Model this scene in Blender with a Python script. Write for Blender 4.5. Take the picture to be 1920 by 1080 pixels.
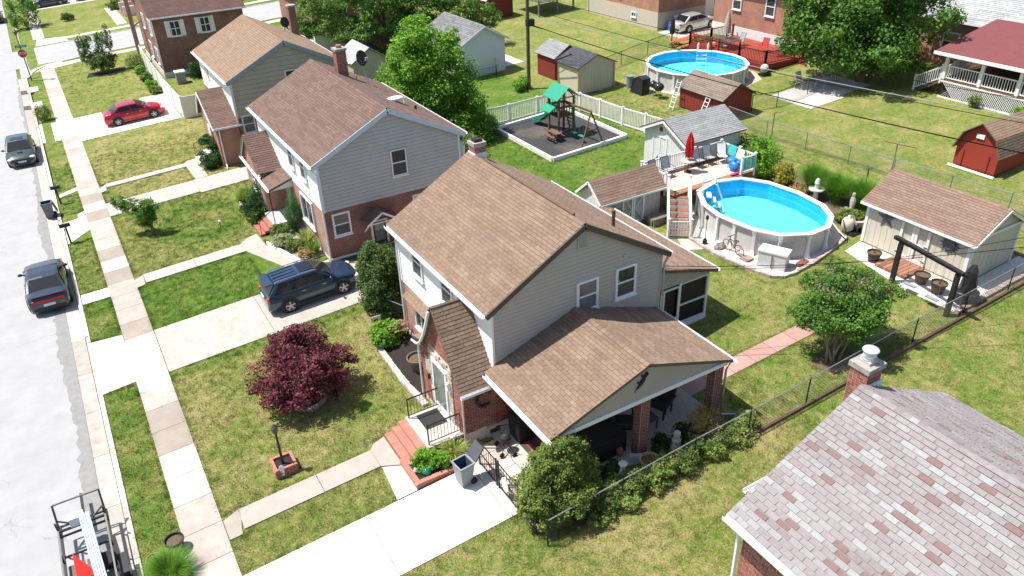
import bpy, bmesh, math, random
import numpy as np
from mathutils import Vector, Matrix
random.seed(7); rng = np.random.default_rng(7)
S = bpy.context.scene; C = S.collection
for o in list(bpy.data.objects): bpy.data.objects.remove(o)

# ---------------------------------------------------------------- camera, sky, sun, exposure
CAM = Vector((0, 0, 20.0))
cd = bpy.data.cameras.new('camera'); cam = bpy.data.objects.new('camera', cd); C.objects.link(cam)
rt = Vector((.85711, -.51417, -.03137)); fw = Vector((.42849, .74544, -.51061)).normalized()
up = rt.cross(fw).normalized(); rt = fw.cross(up).normalized()
cam.matrix_world = Matrix(((rt.x, up.x, -fw.x, 0), (rt.y, up.y, -fw.y, 0), (rt.z, up.z, -fw.z, 20.0), (0, 0, 0, 1)))
cd.sensor_width = 36; cd.lens = 27.19; cd.clip_start = .1; cd.clip_end = 2000
S.camera = cam
SUNV = Vector((-.40, .29, 1.0)).normalized()          # towards the sun
w = bpy.data.worlds.new('World'); S.world = w; w.use_nodes = True
nt = w.node_tree; sky = nt.nodes.new('ShaderNodeTexSky'); sky.sky_type = 'NISHITA'; sky.sun_disc = False
sky.sun_elevation = math.asin(SUNV.z); sky.sun_rotation = math.atan2(SUNV.x, SUNV.y)
sky.air_density = 1.0; sky.dust_density = 1.5; sky.ozone_density = 1.0
nt.links.new(sky.outputs[0], nt.nodes['Background'].inputs[0]); nt.nodes['Background'].inputs[1].default_value = .108
sl = bpy.data.lights.new('sun', 'SUN'); so = bpy.data.objects.new('sun', sl); C.objects.link(so)
sl.energy = 4.8; sl.angle = math.radians(.53); sl.color = (1, .95, .87)
so.rotation_euler = (-SUNV).to_track_quat('-Z', 'Y').to_euler(); so.location = (0, 0, 60)
S.view_settings.view_transform = 'Standard'; S.view_settings.look = 'None'
S.view_settings.exposure = .62; S.view_settings.gamma = 1; S.view_settings.use_curve_mapping = False
S.render.engine = 'CYCLES'

# ---------------------------------------------------------------- helpers
SL = .055; KX = -2.1
def gz(x):
    if x < KX: return 0.0
    return .105 + SL * (min(x, 75) - KX)
OFF = {}
def V(*a): return Vector(a if len(a) > 1 else a[0])
def tag(o, label=None, cat=None, group=None, kind=None):
    if label: o['label'] = label
    if cat: o['category'] = cat
    if group: o['group'] = group
    if kind: o['kind'] = kind
    return o
def empty(name, loc, label=None, cat=None, group=None, kind=None):
    o = bpy.data.objects.new(name, None); C.objects.link(o); o.location = loc; o.empty_display_size = .2
    OFF[o.name] = Vector(loc); return tag(o, label, cat, group, kind)
def off(p): return OFF.get(p.name, Vector((0, 0, 0))) if p else Vector((0, 0, 0))
def link(o, parent):
    C.objects.link(o)
    if parent:
        o.parent = parent; OFF[o.name] = off(parent)
    return o
class MB:
    def __init__(s): s.v = []; s.f = []; s.t = []
    def add(s, vs, fs, t=0.0):
        n = len(s.v); s.v += [tuple(p) for p in vs]; s.f += [tuple(i + n for i in f) for f in fs]; s.t += [t] * len(fs); return s
    def box(s, x0, x1, y0, y1, z0, z1, t=0.0):
        return s.add([(x0,y0,z0),(x1,y0,z0),(x1,y1,z0),(x0,y1,z0),(x0,y0,z1),(x1,y0,z1),(x1,y1,z1),(x0,y1,z1)],
            [(0,3,2,1),(4,5,6,7),(0,1,5,4),(1,2,6,5),(2,3,7,6),(3,0,4,7)], t)
    def obox(s, c, dx, dy, dz, rz=0, t=0.0):            # box on base centre c turned about z
        ca, sa = math.cos(rz), math.sin(rz); pts = []
        for z in (0, dz):
            for a, b in ((-1,-1),(1,-1),(1,1),(-1,1)):
                x, y = a*dx/2, b*dy/2; pts.append((c[0]+x*ca-y*sa, c[1]+x*sa+y*ca, c[2]+z))
        return s.add(pts, [(0,3,2,1),(4,5,6,7),(0,1,5,4),(1,2,6,5),(2,3,7,6),(3,0,4,7)], t)
    def bar(s, p, q, w, h=None, upv=(0,0,1), t=0.0):
        p, q = Vector(p), Vector(q); h = h or w; d = (q-p).normalized(); u = Vector(upv)
        if abs(d.dot(u)) > .98: u = Vector((1,0,0))
        r = d.cross(u).normalized(); u = r.cross(d)
        pts = [e + r*a*w/2 + u*b*h/2 for e in (p, q) for a, b in ((-1,-1),(1,-1),(1,1),(-1,1))]
        return s.add(pts, [(0,1,2,3),(7,6,5,4),(0,4,5,1),(1,5,6,2),(2,6,7,3),(3,7,4,0)], t)
    def cyl(s, p, q, r, r2=None, n=10, caps=True, t=0.0):
        p, q = Vector(p), Vector(q); r2 = r if r2 is None else r2; d = (q-p).normalized()
        u = Vector((1,0,0)) if abs(d.z) > .9 else Vector((0,0,1)); a = d.cross(u).normalized(); b = d.cross(a)
        pts = []
        for e, rr in ((p, r), (q, r2)):
            for k in range(n):
                an = 2*math.pi*k/n; pts.append(e + a*math.cos(an)*rr + b*math.sin(an)*rr)
        fs = [(k, k+n, (k+1)%n+n, (k+1)%n) for k in range(n)]
        if caps: fs += [tuple(range(n)), tuple(range(2*n-1, n-1, -1))]
        return s.add(pts, fs, t)
    def tube(s, pts, r, n=6, t=0.0):
        pts = [Vector(p) for p in pts]; vs = []; fs = []
        for i, p in enumerate(pts):
            d = (pts[min(i+1, len(pts)-1)] - pts[max(i-1, 0)]).normalized()
            u = Vector((0,0,1)) if abs(d.z) < .9 else Vector((1,0,0)); a = d.cross(u).normalized(); b = d.cross(a)
            rr = r[i] if isinstance(r, (list, tuple)) else r
            vs += [p + a*math.cos(2*math.pi*k/n)*rr + b*math.sin(2*math.pi*k/n)*rr for k in range(n)]
        for i in range(len(pts)-1):
            fs += [(i*n+k, i*n+(k+1)%n, (i+1)*n+(k+1)%n, (i+1)*n+k) for k in range(n)]
        fs += [tuple(range(n-1, -1, -1)), tuple((len(pts)-1)*n+k for k in range(n))]
        return s.add(vs, fs, t)
    def lathe(s, c, prof, n=16, t=0.0, sx=1, sy=1):
        vs = []; fs = []
        for r, z in prof:
            vs += [(c[0]+r*sx*math.cos(2*math.pi*k/n), c[1]+r*sy*math.sin(2*math.pi*k/n), c[2]+z) for k in range(n)]
        for i in range(len(prof)-1):
            fs += [(i*n+k, i*n+(k+1)%n, (i+1)*n+(k+1)%n, (i+1)*n+k) for k in range(n)]
        fs += [tuple(range(n-1, -1, -1)), tuple((len(prof)-1)*n+k for k in range(n))]
        return s.add(vs, fs, t)
    def ball(s, c, r, nu=12, nv=7, t=0.0):
        r = (r, r, r) if not isinstance(r, (tuple, list)) else r
        prof = [(max(.001, math.sin(math.pi*i/nv)), -math.cos(math.pi*i/nv)) for i in range(nv+1)]
        vs = []; fs = []
        for a, z in prof:
            vs += [(c[0]+r[0]*a*math.cos(2*math.pi*k/nu), c[1]+r[1]*a*math.sin(2*math.pi*k/nu), c[2]+r[2]*z) for k in range(nu)]
        for i in range(nv):
            fs += [(i*nu+k, i*nu+(k+1)%nu, (i+1)*nu+(k+1)%nu, (i+1)*nu+k) for k in range(nu)]
        return s.add(vs, fs, t)
    def ext(s, pts, vec, t=0.0):                         # polygon swept along vec
        vec = Vector(vec); n = len(pts); a = [Vector(p) for p in pts]
        return s.add(a + [p + vec for p in a], [tuple(range(n-1,-1,-1)), tuple(range(n, 2*n))] + [(k, (k+1)%n, (k+1)%n+n, k+n) for k in range(n)], t)
    def build(s, name, mat, parent=None, smooth=False, label=None, flat=False):
        me = bpy.data.meshes.new(name); o0 = off(parent)
        me.from_pydata([(x-o0.x, y-o0.y, z-o0.z) for x, y, z in s.v], [], s.f)
        if any(s.t):
            at = me.attributes.new('tint', 'FLOAT', 'FACE'); at.data.foreach_set('value', s.t)
        if smooth: me.polygons.foreach_set('use_smooth', [True]*len(me.polygons))
        me.materials.append(mat); o = bpy.data.objects.new(name, me); link(o, parent)
        if not flat:
            bm = bmesh.new(); bm.from_mesh(me); bmesh.ops.recalc_face_normals(bm, faces=bm.faces); bm.to_mesh(me); bm.free()
        if label: o['label'] = label
        return o
    def solo(s, name, mat, label, cat, group=None, smooth=False, kind=None):   # a thing that is one mesh, origin at its base
        a = np.array(s.v); c = (a.min(0)+a.max(0))/2; b = Vector((c[0], c[1], a[:,2].min()))
        s.v = [(x-b.x, y-b.y, z-b.z) for x, y, z in s.v]
        o = s.build(name, mat, None, smooth); o.location = b; OFF[o.name] = b
        return tag(o, label, cat, group, kind)
def dup(o, parent=None):
    c = o.copy(); C.objects.link(c); c.parent = parent
    for ch in o.children: dup(ch, c)
    return c

# ---------------------------------------------------------------- materials
MATS = {}
def ramp(nt, cols):
    r = nt.nodes.new('ShaderNodeValToRGB'); e = r.color_ramp.elements
    while len(e) < len(cols): e.new(.5)
    for i, c in enumerate(cols): e[i].position = i/(len(cols)-1); e[i].color = (*c, 1)
    return r
def mat(name, col, rough=.7, metal=0, var=.12, scale=5, bump=0, bscale=40, tint=None, spec=.4, trans=0, stain=None, coat=0, crack=None):
    if name in MATS: return MATS[name]
    m = bpy.data.materials.new(name); m.use_nodes = True; n = m.node_tree; b = n.nodes['Principled BSDF']
    L = n.links.new; b.inputs['Roughness'].default_value = rough; b.inputs['Metallic'].default_value = metal
    b.inputs['Specular IOR Level'].default_value = spec; b.inputs['Transmission Weight'].default_value = trans
    b.inputs['Coat Weight'].default_value = coat; b.inputs['Coat Roughness'].default_value = .05
    g = n.nodes.new('ShaderNodeNewGeometry')
    if tint:
        a = n.nodes.new('ShaderNodeAttribute'); a.attribute_name = 'tint'; r = ramp(n, tint); L(a.outputs['Fac'], r.inputs[0]); src = r.outputs[0]
    else:
        rgb = n.nodes.new('ShaderNodeRGB'); rgb.outputs[0].default_value = (*col, 1); src = rgb.outputs[0]
    if var:
        t = n.nodes.new('ShaderNodeTexNoise'); t.inputs['Scale'].default_value = scale; t.inputs['Detail'].default_value = 6; t.inputs['Roughness'].default_value = .65
        L(g.outputs['Position'], t.inputs['Vector'])
        mr = n.nodes.new('ShaderNodeMapRange'); mr.inputs[1].default_value = .3; mr.inputs[2].default_value = .7
        mr.inputs[3].default_value = 1-var; mr.inputs[4].default_value = 1+var; L(t.outputs['Fac'], mr.inputs[0])
        mx = n.nodes.new('ShaderNodeVectorMath'); mx.operation = 'SCALE'; L(src, mx.inputs[0]); L(mr.outputs[0], mx.inputs['Scale']); src = mx.outputs[0]
    if stain:                                             # (colour, scale, amount): blotches of dirt
        t2 = n.nodes.new('ShaderNodeTexNoise'); t2.inputs['Scale'].default_value = stain[1]; t2.inputs['Detail'].default_value = 8; t2.inputs['Roughness'].default_value = .7
        L(g.outputs['Position'], t2.inputs['Vector'])
        m2 = n.nodes.new('ShaderNodeMapRange'); m2.inputs[1].default_value = .48; m2.inputs[2].default_value = .72; m2.inputs[4].default_value = stain[2]; L(t2.outputs['Fac'], m2.inputs[0])
        mm = n.nodes.new('ShaderNodeMix'); mm.data_type = 'RGBA'; L(m2.outputs[0], mm.inputs[0]); L(src, mm.inputs[6]); mm.inputs[7].default_value = (*stain[0], 1); src = mm.outputs[2]
    if crack:                                             # (scale, width, amount): wandering hairline cracks and seams
        dn = n.nodes.new('ShaderNodeTexNoise'); dn.inputs['Scale'].default_value = 1.1; dn.inputs['Detail'].default_value = 5; L(g.outputs['Position'], dn.inputs['Vector'])
        dv = n.nodes.new('ShaderNodeVectorMath'); dv.operation = 'MULTIPLY_ADD'; dv.inputs[1].default_value = (1.6, 1.6, 0); L(dn.outputs['Color'], dv.inputs[0]); L(g.outputs['Position'], dv.inputs[2])
        vo = n.nodes.new('ShaderNodeTexVoronoi'); vo.feature = 'DISTANCE_TO_EDGE'; vo.inputs['Scale'].default_value = crack[0]; L(dv.outputs[0], vo.inputs['Vector'])
        cm = n.nodes.new('ShaderNodeMapRange'); cm.inputs[1].default_value = 0; cm.inputs[2].default_value = crack[1]; cm.inputs[3].default_value = crack[2]; cm.inputs[4].default_value = 0; L(vo.outputs['Distance'], cm.inputs[0])
        t4 = n.nodes.new('ShaderNodeTexNoise'); t4.inputs['Scale'].default_value = .35; L(g.outputs['Position'], t4.inputs['Vector']); m4 = n.nodes.new('ShaderNodeMapRange'); m4.inputs[1].default_value = .5; m4.inputs[2].default_value = .58; L(t4.outputs['Fac'], m4.inputs[0])
        mu = n.nodes.new('ShaderNodeMath'); mu.operation = 'MULTIPLY'; L(cm.outputs[0], mu.inputs[0]); L(m4.outputs[0], mu.inputs[1])
        mk = n.nodes.new('ShaderNodeMix'); mk.data_type = 'RGBA'; L(mu.outputs[0], mk.inputs[0]); L(src, mk.inputs[6]); mk.inputs[7].default_value = (.12,.11,.10,1); src = mk.outputs[2]
    L(src, b.inputs['Base Color'])
    if bump:
        t3 = n.nodes.new('ShaderNodeTexNoise'); t3.inputs['Scale'].default_value = bscale; t3.inputs['Detail'].default_value = 4; L(g.outputs['Position'], t3.inputs['Vector'])
        bp = n.nodes.new('ShaderNodeBump'); bp.inputs['Strength'].default_value = bump; bp.inputs['Distance'].default_value = .02; L(t3.outputs['Fac'], bp.inputs['Height']); L(bp.outputs[0], b.inputs['Normal'])
    MATS[name] = m; return m
def leafmat(name, cols, rough=.55, gain=2.2):
    if name in MATS: return MATS[name]
    cols = [tuple(min(.9, q*gain) for q in c) for c in cols] if max(max(c) for c in cols) < .3 else cols
    m = mat(name, cols[0], rough, tint=cols, var=.12, scale=2, spec=.3)
    n = m.node_tree; b = n.nodes['Principled BSDF']; out = n.nodes['Material Output']
    tr = n.nodes.new('ShaderNodeBsdfTranslucent'); ad = n.nodes.new('ShaderNodeMixShader'); ad.inputs[0].default_value = .36
    src = b.inputs['Base Color'].links[0].from_socket; n.links.new(src, tr.inputs[0]); n.links.new(b.outputs[0], ad.inputs[1]); n.links.new(tr.outputs[0], ad.inputs[2]); n.links.new(ad.outputs[0], out.inputs[0])
    return m
def brickmat(name, c1, c2, mort, scale=1.0):
    if name in MATS: return MATS[name]
    m = bpy.data.materials.new(name); m.use_nodes = True; n = m.node_tree; b = n.nodes['Principled BSDF']; L = n.links.new
    g = n.nodes.new('ShaderNodeNewGeometry'); sx = n.nodes.new('ShaderNodeSeparateXYZ'); L(g.outputs['Position'], sx.inputs[0])
    sn = n.nodes.new('ShaderNodeSeparateXYZ'); L(g.outputs['True Normal'], sn.inputs[0])
    ab = n.nodes.new('ShaderNodeMath'); ab.operation = 'ABSOLUTE'; L(sn.outputs[0], ab.inputs[0])
    gt = n.nodes.new('ShaderNodeMath'); gt.operation = 'GREATER_THAN'; gt.inputs[1].default_value = .7; L(ab.outputs[0], gt.inputs[0])
    mx = n.nodes.new('ShaderNodeMix'); L(gt.outputs[0], mx.inputs[0]); L(sx.outputs[0], mx.inputs[2]); L(sx.outputs[1], mx.inputs[3])
    cb = n.nodes.new('ShaderNodeCombineXYZ'); L(mx.outputs[0], cb.inputs[0]); L(sx.outputs[2], cb.inputs[1])
    bt = n.nodes.new('ShaderNodeTexBrick'); L(cb.outputs[0], bt.inputs['Vector']); bt.inputs['Scale'].default_value = 1
    bt.inputs['Color1'].default_value = (*c1, 1); bt.inputs['Color2'].default_value = (*c2, 1); bt.inputs['Mortar'].default_value = (*mort, 1)
    bt.inputs['Brick Width'].default_value = .215*scale; bt.inputs['Row Height'].default_value = .075*scale; bt.inputs['Mortar Size'].default_value = .013*scale; bt.inputs['Bias'].default_value = -.1
    t = n.nodes.new('ShaderNodeTexNoise'); t.inputs['Scale'].default_value = 1.3; t.inputs['Detail'].default_value = 8; L(g.outputs['Position'], t.inputs['Vector'])
    mr = n.nodes.new('ShaderNodeMapRange'); mr.inputs[1].default_value = .3; mr.inputs[2].default_value = .7; mr.inputs[3].default_value = .8; mr.inputs[4].default_value = 1.2; L(t.outputs['Fac'], mr.inputs[0])
    sc = n.nodes.new('ShaderNodeVectorMath'); sc.operation = 'SCALE'; L(bt.outputs['Color'], sc.inputs[0]); L(mr.outputs[0], sc.inputs['Scale']); L(sc.outputs[0], b.inputs['Base Color'])
    bp = n.nodes.new('ShaderNodeBump'); bp.inputs['Strength'].default_value = .6; bp.inputs['Distance'].default_value = .01; bp.invert = True; L(bt.outputs['Fac'], bp.inputs['Height']); L(bp.outputs[0], b.inputs['Normal'])
    b.inputs['Roughness'].default_value = .85; MATS[name] = m; return m

WHITE = mat('white_vinyl', (.78,.78,.77), .45, var=.04, scale=2)
TRIM = mat('white_trim', (.76,.78,.8), .4, var=.04)
GREIGE = mat('greige_siding', (.44,.405,.37), .55, var=.05, scale=1.5)
GREY2 = mat('pale_grey_siding', (.47,.475,.47), .55, var=.05, scale=1.5)
SAGE = mat('sage_siding', (.45,.44,.35), .6, var=.06, scale=1.5)
CONC = mat('concrete', (.5,.455,.41), .9, var=.12, scale=1.2, bump=.25, bscale=60, tint=[(.30,.255,.215),(.375,.33,.29),(.43,.39,.35),(.50,.47,.435),(.68,.66,.63)], stain=((.25,.205,.175),1.6,.4), crack=(.4,.008,.55))
ASPH = mat('worn_asphalt', (.365,.367,.374), .92, var=.09, scale=1.1, bump=.6, bscale=90, stain=((.315,.315,.32),.35,.45), crack=(.22,.006,.4))
GLASS = mat('window_glass', (.025,.033,.042), .06, var=.25, scale=3, spec=.8)
GLASSB = mat('blind_glass', (.16,.17,.18), .1, var=.2, scale=4, spec=.7)
BLACK = mat('black_metal', (.018,.018,.02), .45, var=.1)
STEEL = mat('galvanized_steel', (.42,.44,.46), .4, .8, var=.1)
RUBBER = mat('rubber', (.02,.02,.02), .8)
BARK = mat('bark', (.16,.115,.08), .95, var=.3, scale=12, bump=.6, bscale=30)
PALEBARK = mat('pale_bark', (.33,.25,.17), .9, var=.25, scale=10, bump=.3)
MULCH = mat('dark_mulch', (.028,.022,.02), 1, var=.6, scale=25, bump=1, bscale=35)
SOIL = mat('soil', (.13,.09,.06), 1, var=.4, scale=15, bump=1, bscale=40)
WOOD = mat('brown_wood', (.17,.09,.055), .75, var=.25, scale=8)
REDBRICK = mat('red_brick', (.3,.1,.07), .85, tint=[(.19,.058,.042),(.26,.082,.058),(.31,.105,.075),(.38,.15,.11)], var=.12, scale=10, bump=.2, bscale=60)
MORTAR = mat('mortar', (.58,.53,.48), .95, var=.1)
BRICKW = brickmat('brick_wall', (.27,.08,.055), (.38,.13,.09), (.5,.42,.36))
BRICKD = brickmat('dark_brick_wall', (.18,.05,.035), (.27,.08,.055), (.32,.22,.17))
BRICKO = brickmat('orange_brick_wall', (.30,.085,.05), (.40,.14,.085), (.46,.35,.27))
FOUND = mat('painted_foundation', (.68,.68,.67), .8, var=.08, scale=2)
TAN = mat('tan_panel', (.58,.53,.44), .7, var=.05, scale=2)
REDP = mat('barn_red', (.22,.032,.025), .75, var=.12, scale=3)
PLASTG = mat('grey_plastic', (.26,.275,.29), .45, var=.05)
# ---------------------------------------------------------------- pieces: shingles, bricks, boards, windows
UNIT = {}
SHAPES = {'tab': [(-.5,-.5,0),(.5,-.5,0),(.5,.5,0),(-.5,.5,0),(-.5,-.5,1),(.5,-.5,1),(.5,.5,.35),(-.5,.5,.35)],
          'block': [(-.5,-.5,0),(.5,-.5,0),(.5,.5,0),(-.5,.5,0),(-.5,-.5,1),(.5,-.5,1),(.5,.5,1),(-.5,.5,1)]}
BF = [(0,3,2,1),(4,5,6,7),(0,1,5,4),(1,2,6,5),(2,3,7,6),(3,0,4,7)]
def unit(name, kind, t, m):
    k = (name, kind, t, m.name)
    if k not in UNIT:
        me = bpy.data.meshes.new(name); me.from_pydata(SHAPES[kind], [], BF)
        a = me.attributes.new('tint', 'FLOAT', 'FACE'); a.data.foreach_set('value', [t]*6); me.materials.append(m); UNIT[k] = me
    return UNIT[k]
def pieces(parent, recs, name, m, kind='block', nmax=300, stuff='pieces'):
    o0 = off(parent); recs = sorted(recs, key=lambda r: (r[3].dot(CAM - r[0]) <= 0, (CAM - r[0]).length))
    for p, u, v, n, w_, h, d, t in recs[:nmax]:
        o = bpy.data.objects.new(name, unit(name, kind, round(t*7)/7, m)); p = p - o0
        o.matrix_basis = Matrix(((u.x*w_, v.x*h, n.x*d, p.x), (u.y*w_, v.y*h, n.y*d, p.y), (u.z*w_, v.z*h, n.z*d, p.z), (0,0,0,1)))
        link(o, parent)
    rest = recs[nmax:]
    if rest:
        b = MB(); sh = SHAPES[kind]
        for p, u, v, n, w_, h, d, t in rest: b.add([p + u*(a*w_) + v*(c*h) + n*(e*d) for a, c, e in sh], BF, max(t, .001))
        o = b.build(stuff, m, parent); o['kind'] = 'stuff'
SCREENP = mat('screened_pane', (.055,.06,.066), .35, var=.15, scale=4, spec=.4)
class Slope:
    def __init__(s, e0, e1, r1, r0):
        e0, e1, r1, r0 = map(Vector, (e0, e1, r1, r0))
        U = (e1-e0).normalized(); a = r0-e0; Vv = (a - U*a.dot(U)).normalized()
        if U.cross(Vv).z < 0: e0, e1, r0, r1 = e1, e0, r1, r0; U = -U
        s.U, s.P = U, e0; s.Vv = Vv; s.N = U.cross(Vv).normalized(); s.Lv = (r0-e0).dot(Vv)
        s.c = ((e0-e0).dot(U), (e1-e0).dot(U), (r1-e0).dot(U), (r0-e0).dot(U)); s.pts = (e0, e1, r1, r0)
    def rng(s, v):
        k = min(1, max(0, v/s.Lv)); return s.c[0]+(s.c[3]-s.c[0])*k, s.c[1]+(s.c[2]-s.c[1])*k
def shingle_recs(sl, tw=.33, ex=.145, cols=(.2,.8), patch=0, th=.018):
    recs = []; nr = max(1, int(round(sl.Lv/ex))); ex = sl.Lv/nr
    for i in range(nr):
        v = (i+.5)*ex; a, b = sl.rng(v); u = a - random.random()*tw*.3 - (tw/2 if i % 2 else 0); k = random.random()
        while u < b:
            u0, u1 = max(a, u+.006), min(b, u+tw-.006); u += tw
            if u1-u0 < .03: continue
            if random.random() < .55: k = random.random()
            t = cols[0]+(cols[1]-cols[0])*k
            if patch and random.random() < patch: t = 1.0
            p = sl.P + sl.U*((u0+u1)/2) + sl.Vv*v + sl.N*.002
            recs.append((p, sl.U, sl.Vv, sl.N, u1-u0, ex*.93, th*(.8+.4*random.random()), min(1, max(.02, t))))
    return recs
def roof(root, slopes, m, deckmat, tw=.33, ex=.145, cols=(.2,.8), nmax=300, patch=0, th=.1, name='roof', ridge=None, plain=False, tabth=.018):
    b = MB()
    for s in slopes: b.ext([p - s.N*.002 for p in s.pts], -s.N*th)
    rf = b.build(name, deckmat, root)
    if plain: return rf
    recs = []
    for s in slopes: recs += shingle_recs(s, tw, ex, cols, patch, tabth)
    if ridge:
        p, q = map(Vector, ridge[:2]); n = max(1, int((q-p).length/.2)); U = (q-p).normalized()
        for s in slopes[:2]:
            for i in range(n):
                c = p + U*((i+.5)*(q-p).length/n) - s.Vv*.07 + s.N*.018
                recs.append((c, s.U, s.Vv, s.N, .2, .15, .012, random.uniform(*cols)))
    pieces(rf, recs, 'shingle', m, 'tab', nmax, 'shingle_field'); return rf
def brick_recs(P, U, Lu, Lv, N, skip=None, bw=.21, bh=.073, d=.007, gap=.016):
    P, U, N = Vector(P), Vector(U).normalized(), Vector(N); Z = Vector((0,0,1)); recs = []; n = int(Lv/bh)
    for i in range(n):
        v = (i+.5)*bh; u = -(bw/2 if i % 2 else 0)
        while u < Lu:
            u0, u1 = max(0, u), min(Lu, u+bw); u += bw
            if u1-u0 < .03: continue
            if skip and skip((u0+u1)/2, v): continue
            recs.append((P+U*((u0+u1)/2)+Z*v, U, Z, N, u1-u0-gap, bh-gap, d*(.85+.3*random.random()), random.uniform(.05,1)))
    return recs
def siding(root, P, U, N, Lv, rng, m, bh=.2, d=.03, name='siding_board'):
    """lap boards up a wall: rng(v) gives the span along U at height v"""
    P, U, N = Vector(P), Vector(U).normalized(), Vector(N); Z = Vector((0,0,1)); n = max(1, int(round(Lv/bh))); bh = Lv/n
    for i in range(n):
        v0, v1 = i*bh+.022, (i+1)*bh; a0, b0 = rng(v0); a1, b1 = rng(v1)
        if b0-a0 < .05: continue
        if b1-a1 < .01: a1, b1 = (a1+b1)/2-.005, (a1+b1)/2+.005
        q = lambda u, v, e: P+U*u+Z*v+N*e
        MB().add([q(a0,v0,0), q(b0,v0,0), q(b1,v1,0), q(a1,v1,0), q(a0,v0,d), q(b0,v0,d), q(b1,v1,.008), q(a1,v1,.008)], BF).build(name, m, root)
def window(root, P, U, N, w_, h, m=None, frame=None, glass=None, style='sash', d=.07, cw=.09, name='window', sill=True, shutters=None):
    """P = bottom centre on the wall face"""
    P, U, N = Vector(P), Vector(U).normalized(), Vector(N).normalized(); Z = Vector((0,0,1)); frame = frame or TRIM; glass = glass or GLASS
    def slab(b, u0, u1, v0, v1, n0, n1):
        b.add([P+U*u+Z*v+N*e for e in (n0, n1) for u, v in ((u0,v0),(u1,v0),(u1,v1),(u0,v1))], [(0,3,2,1),(4,5,6,7),(0,1,5,4),(1,2,6,5),(2,3,7,6),(3,0,4,7)])
    b = MB(); a = w_/2
    slab(b, -a, -a+cw, 0, h, 0, d); slab(b, a-cw, a, 0, h, 0, d); slab(b, -a+cw, a-cw, h-cw, h, 0, d-.003); slab(b, -a+cw, a-cw, 0, cw, 0, d-.003)
    if style in ('sash', 'cross'): slab(b, -a+cw, a-cw, h/2-.03, h/2+.03, 0, d-.02)
    if style in ('cross', 'slider'): slab(b, -.03, .03, cw, h-cw, 0, d-.021)
    if style == 'grid':
        for k in (1, 2): slab(b, -a+k*w_/3-.03, -a+k*w_/3+.03, cw, h-cw, 0, d-.021)
        slab(b, -a+cw, a-cw, h*.66, h*.66+.03, 0, d-.025)
    f = b.build(name, frame, root)
    if style == 'sash':
        for v0, v1, e in ((cw, h/2-.03, .03), (h/2+.03, h-cw, .018)):
            g = MB(); slab(g, -a+cw, a-cw, v0, v1, .002, e); g.build('pane', glass if v0 > cw+.01 or glass is not GLASS else SCREENP, f)
    else:
        g = MB(); slab(g, -a+cw, a-cw, cw, h-cw, .002, .02); g.build('pane', glass, f)
    if sill:
        g = MB(); slab(g, -a-.04, a+.04, -.06, -.001, 0, d+.05); g.build('sill', frame, f)
    if shutters:
        for sd in (-1, 1):
            g = MB(); u0 = sd*(a+.2); slab(g, u0-.18, u0+.18, -.02, h+.02, .0, .03)
            for j in range(2):
                slab(g, u0-.12, u0+.12, .06+j*h/2, h/2-.06+j*h/2, .03, .045)
            g.build('shutter', shutters, root)
    return f

# ---------------------------------------------------------------- the setting
def bend(x, y): return x - .0065*max(0, y-38)             # the street drifts a little to the left further up
GRASSM = None
def grassmat():
    m = bpy.data.materials.new('lawn'); m.use_nodes = True; n = m.node_tree; b = n.nodes['Principled BSDF']; L = n.links.new
    g = n.nodes.new('ShaderNodeNewGeometry'); b.inputs['Roughness'].default_value = .95; b.inputs['Specular IOR Level'].default_value = .15
    def noise(sc, det=6, ro=.6, vec=None):
        t = n.nodes.new('ShaderNodeTexNoise'); t.inputs['Scale'].default_value = sc; t.inputs['Detail'].default_value = det; t.inputs['Roughness'].default_value = ro; L(vec or g.outputs['Position'], t.inputs['Vector']); return t.outputs['Fac']
    def math_(op, a, c, cl=False):
        k = n.nodes.new('ShaderNodeMath'); k.operation = op; k.use_clamp = cl
        for i, q in enumerate((a, c)):
            if isinstance(q, (int, float)): k.inputs[i].default_value = q
            else: L(q, k.inputs[i])
        return k.outputs[0]
    at = n.nodes.new('ShaderNodeAttribute'); at.attribute_name = 'dry'
    big = math_('MULTIPLY', math_('SUBTRACT', noise(.5, 9, .75), .5), 1.9)
    med = math_('MULTIPLY', math_('SUBTRACT', noise(3.5, 6, .7), .5), 1.5)
    fine = math_('MULTIPLY', math_('SUBTRACT', noise(14, 5, .8), .5), 2.0)
    f = math_('ADD', math_('ADD', math_('ADD', at.outputs['Fac'], big), med), fine, True)
    r = ramp(n, [(.070,.148,.018),(.115,.186,.03),(.185,.216,.054),(.27,.25,.09),(.37,.31,.15)]); L(f, r.inputs[0])
    mr = n.nodes.new('ShaderNodeMapRange'); mr.inputs[1].default_value = .25; mr.inputs[2].default_value = .75; mr.inputs[3].default_value = .55; mr.inputs[4].default_value = 1.4; L(noise(26, 3, .85), mr.inputs[0])
    sc = n.nodes.new('ShaderNodeVectorMath'); sc.operation = 'SCALE'; L(r.outputs[0], sc.inputs[0]); L(mr.outputs[0], sc.inputs['Scale']); L(sc.outputs[0], b.inputs['Base Color'])
    bp = n.nodes.new('ShaderNodeBump'); bp.inputs['Strength'].default_value = .9; bp.inputs['Distance'].default_value = .05; L(noise(38, 4, .8), bp.inputs['Height']); L(bp.outputs[0], b.inputs['Normal'])
    return m
LAWN = grassmat()
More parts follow.
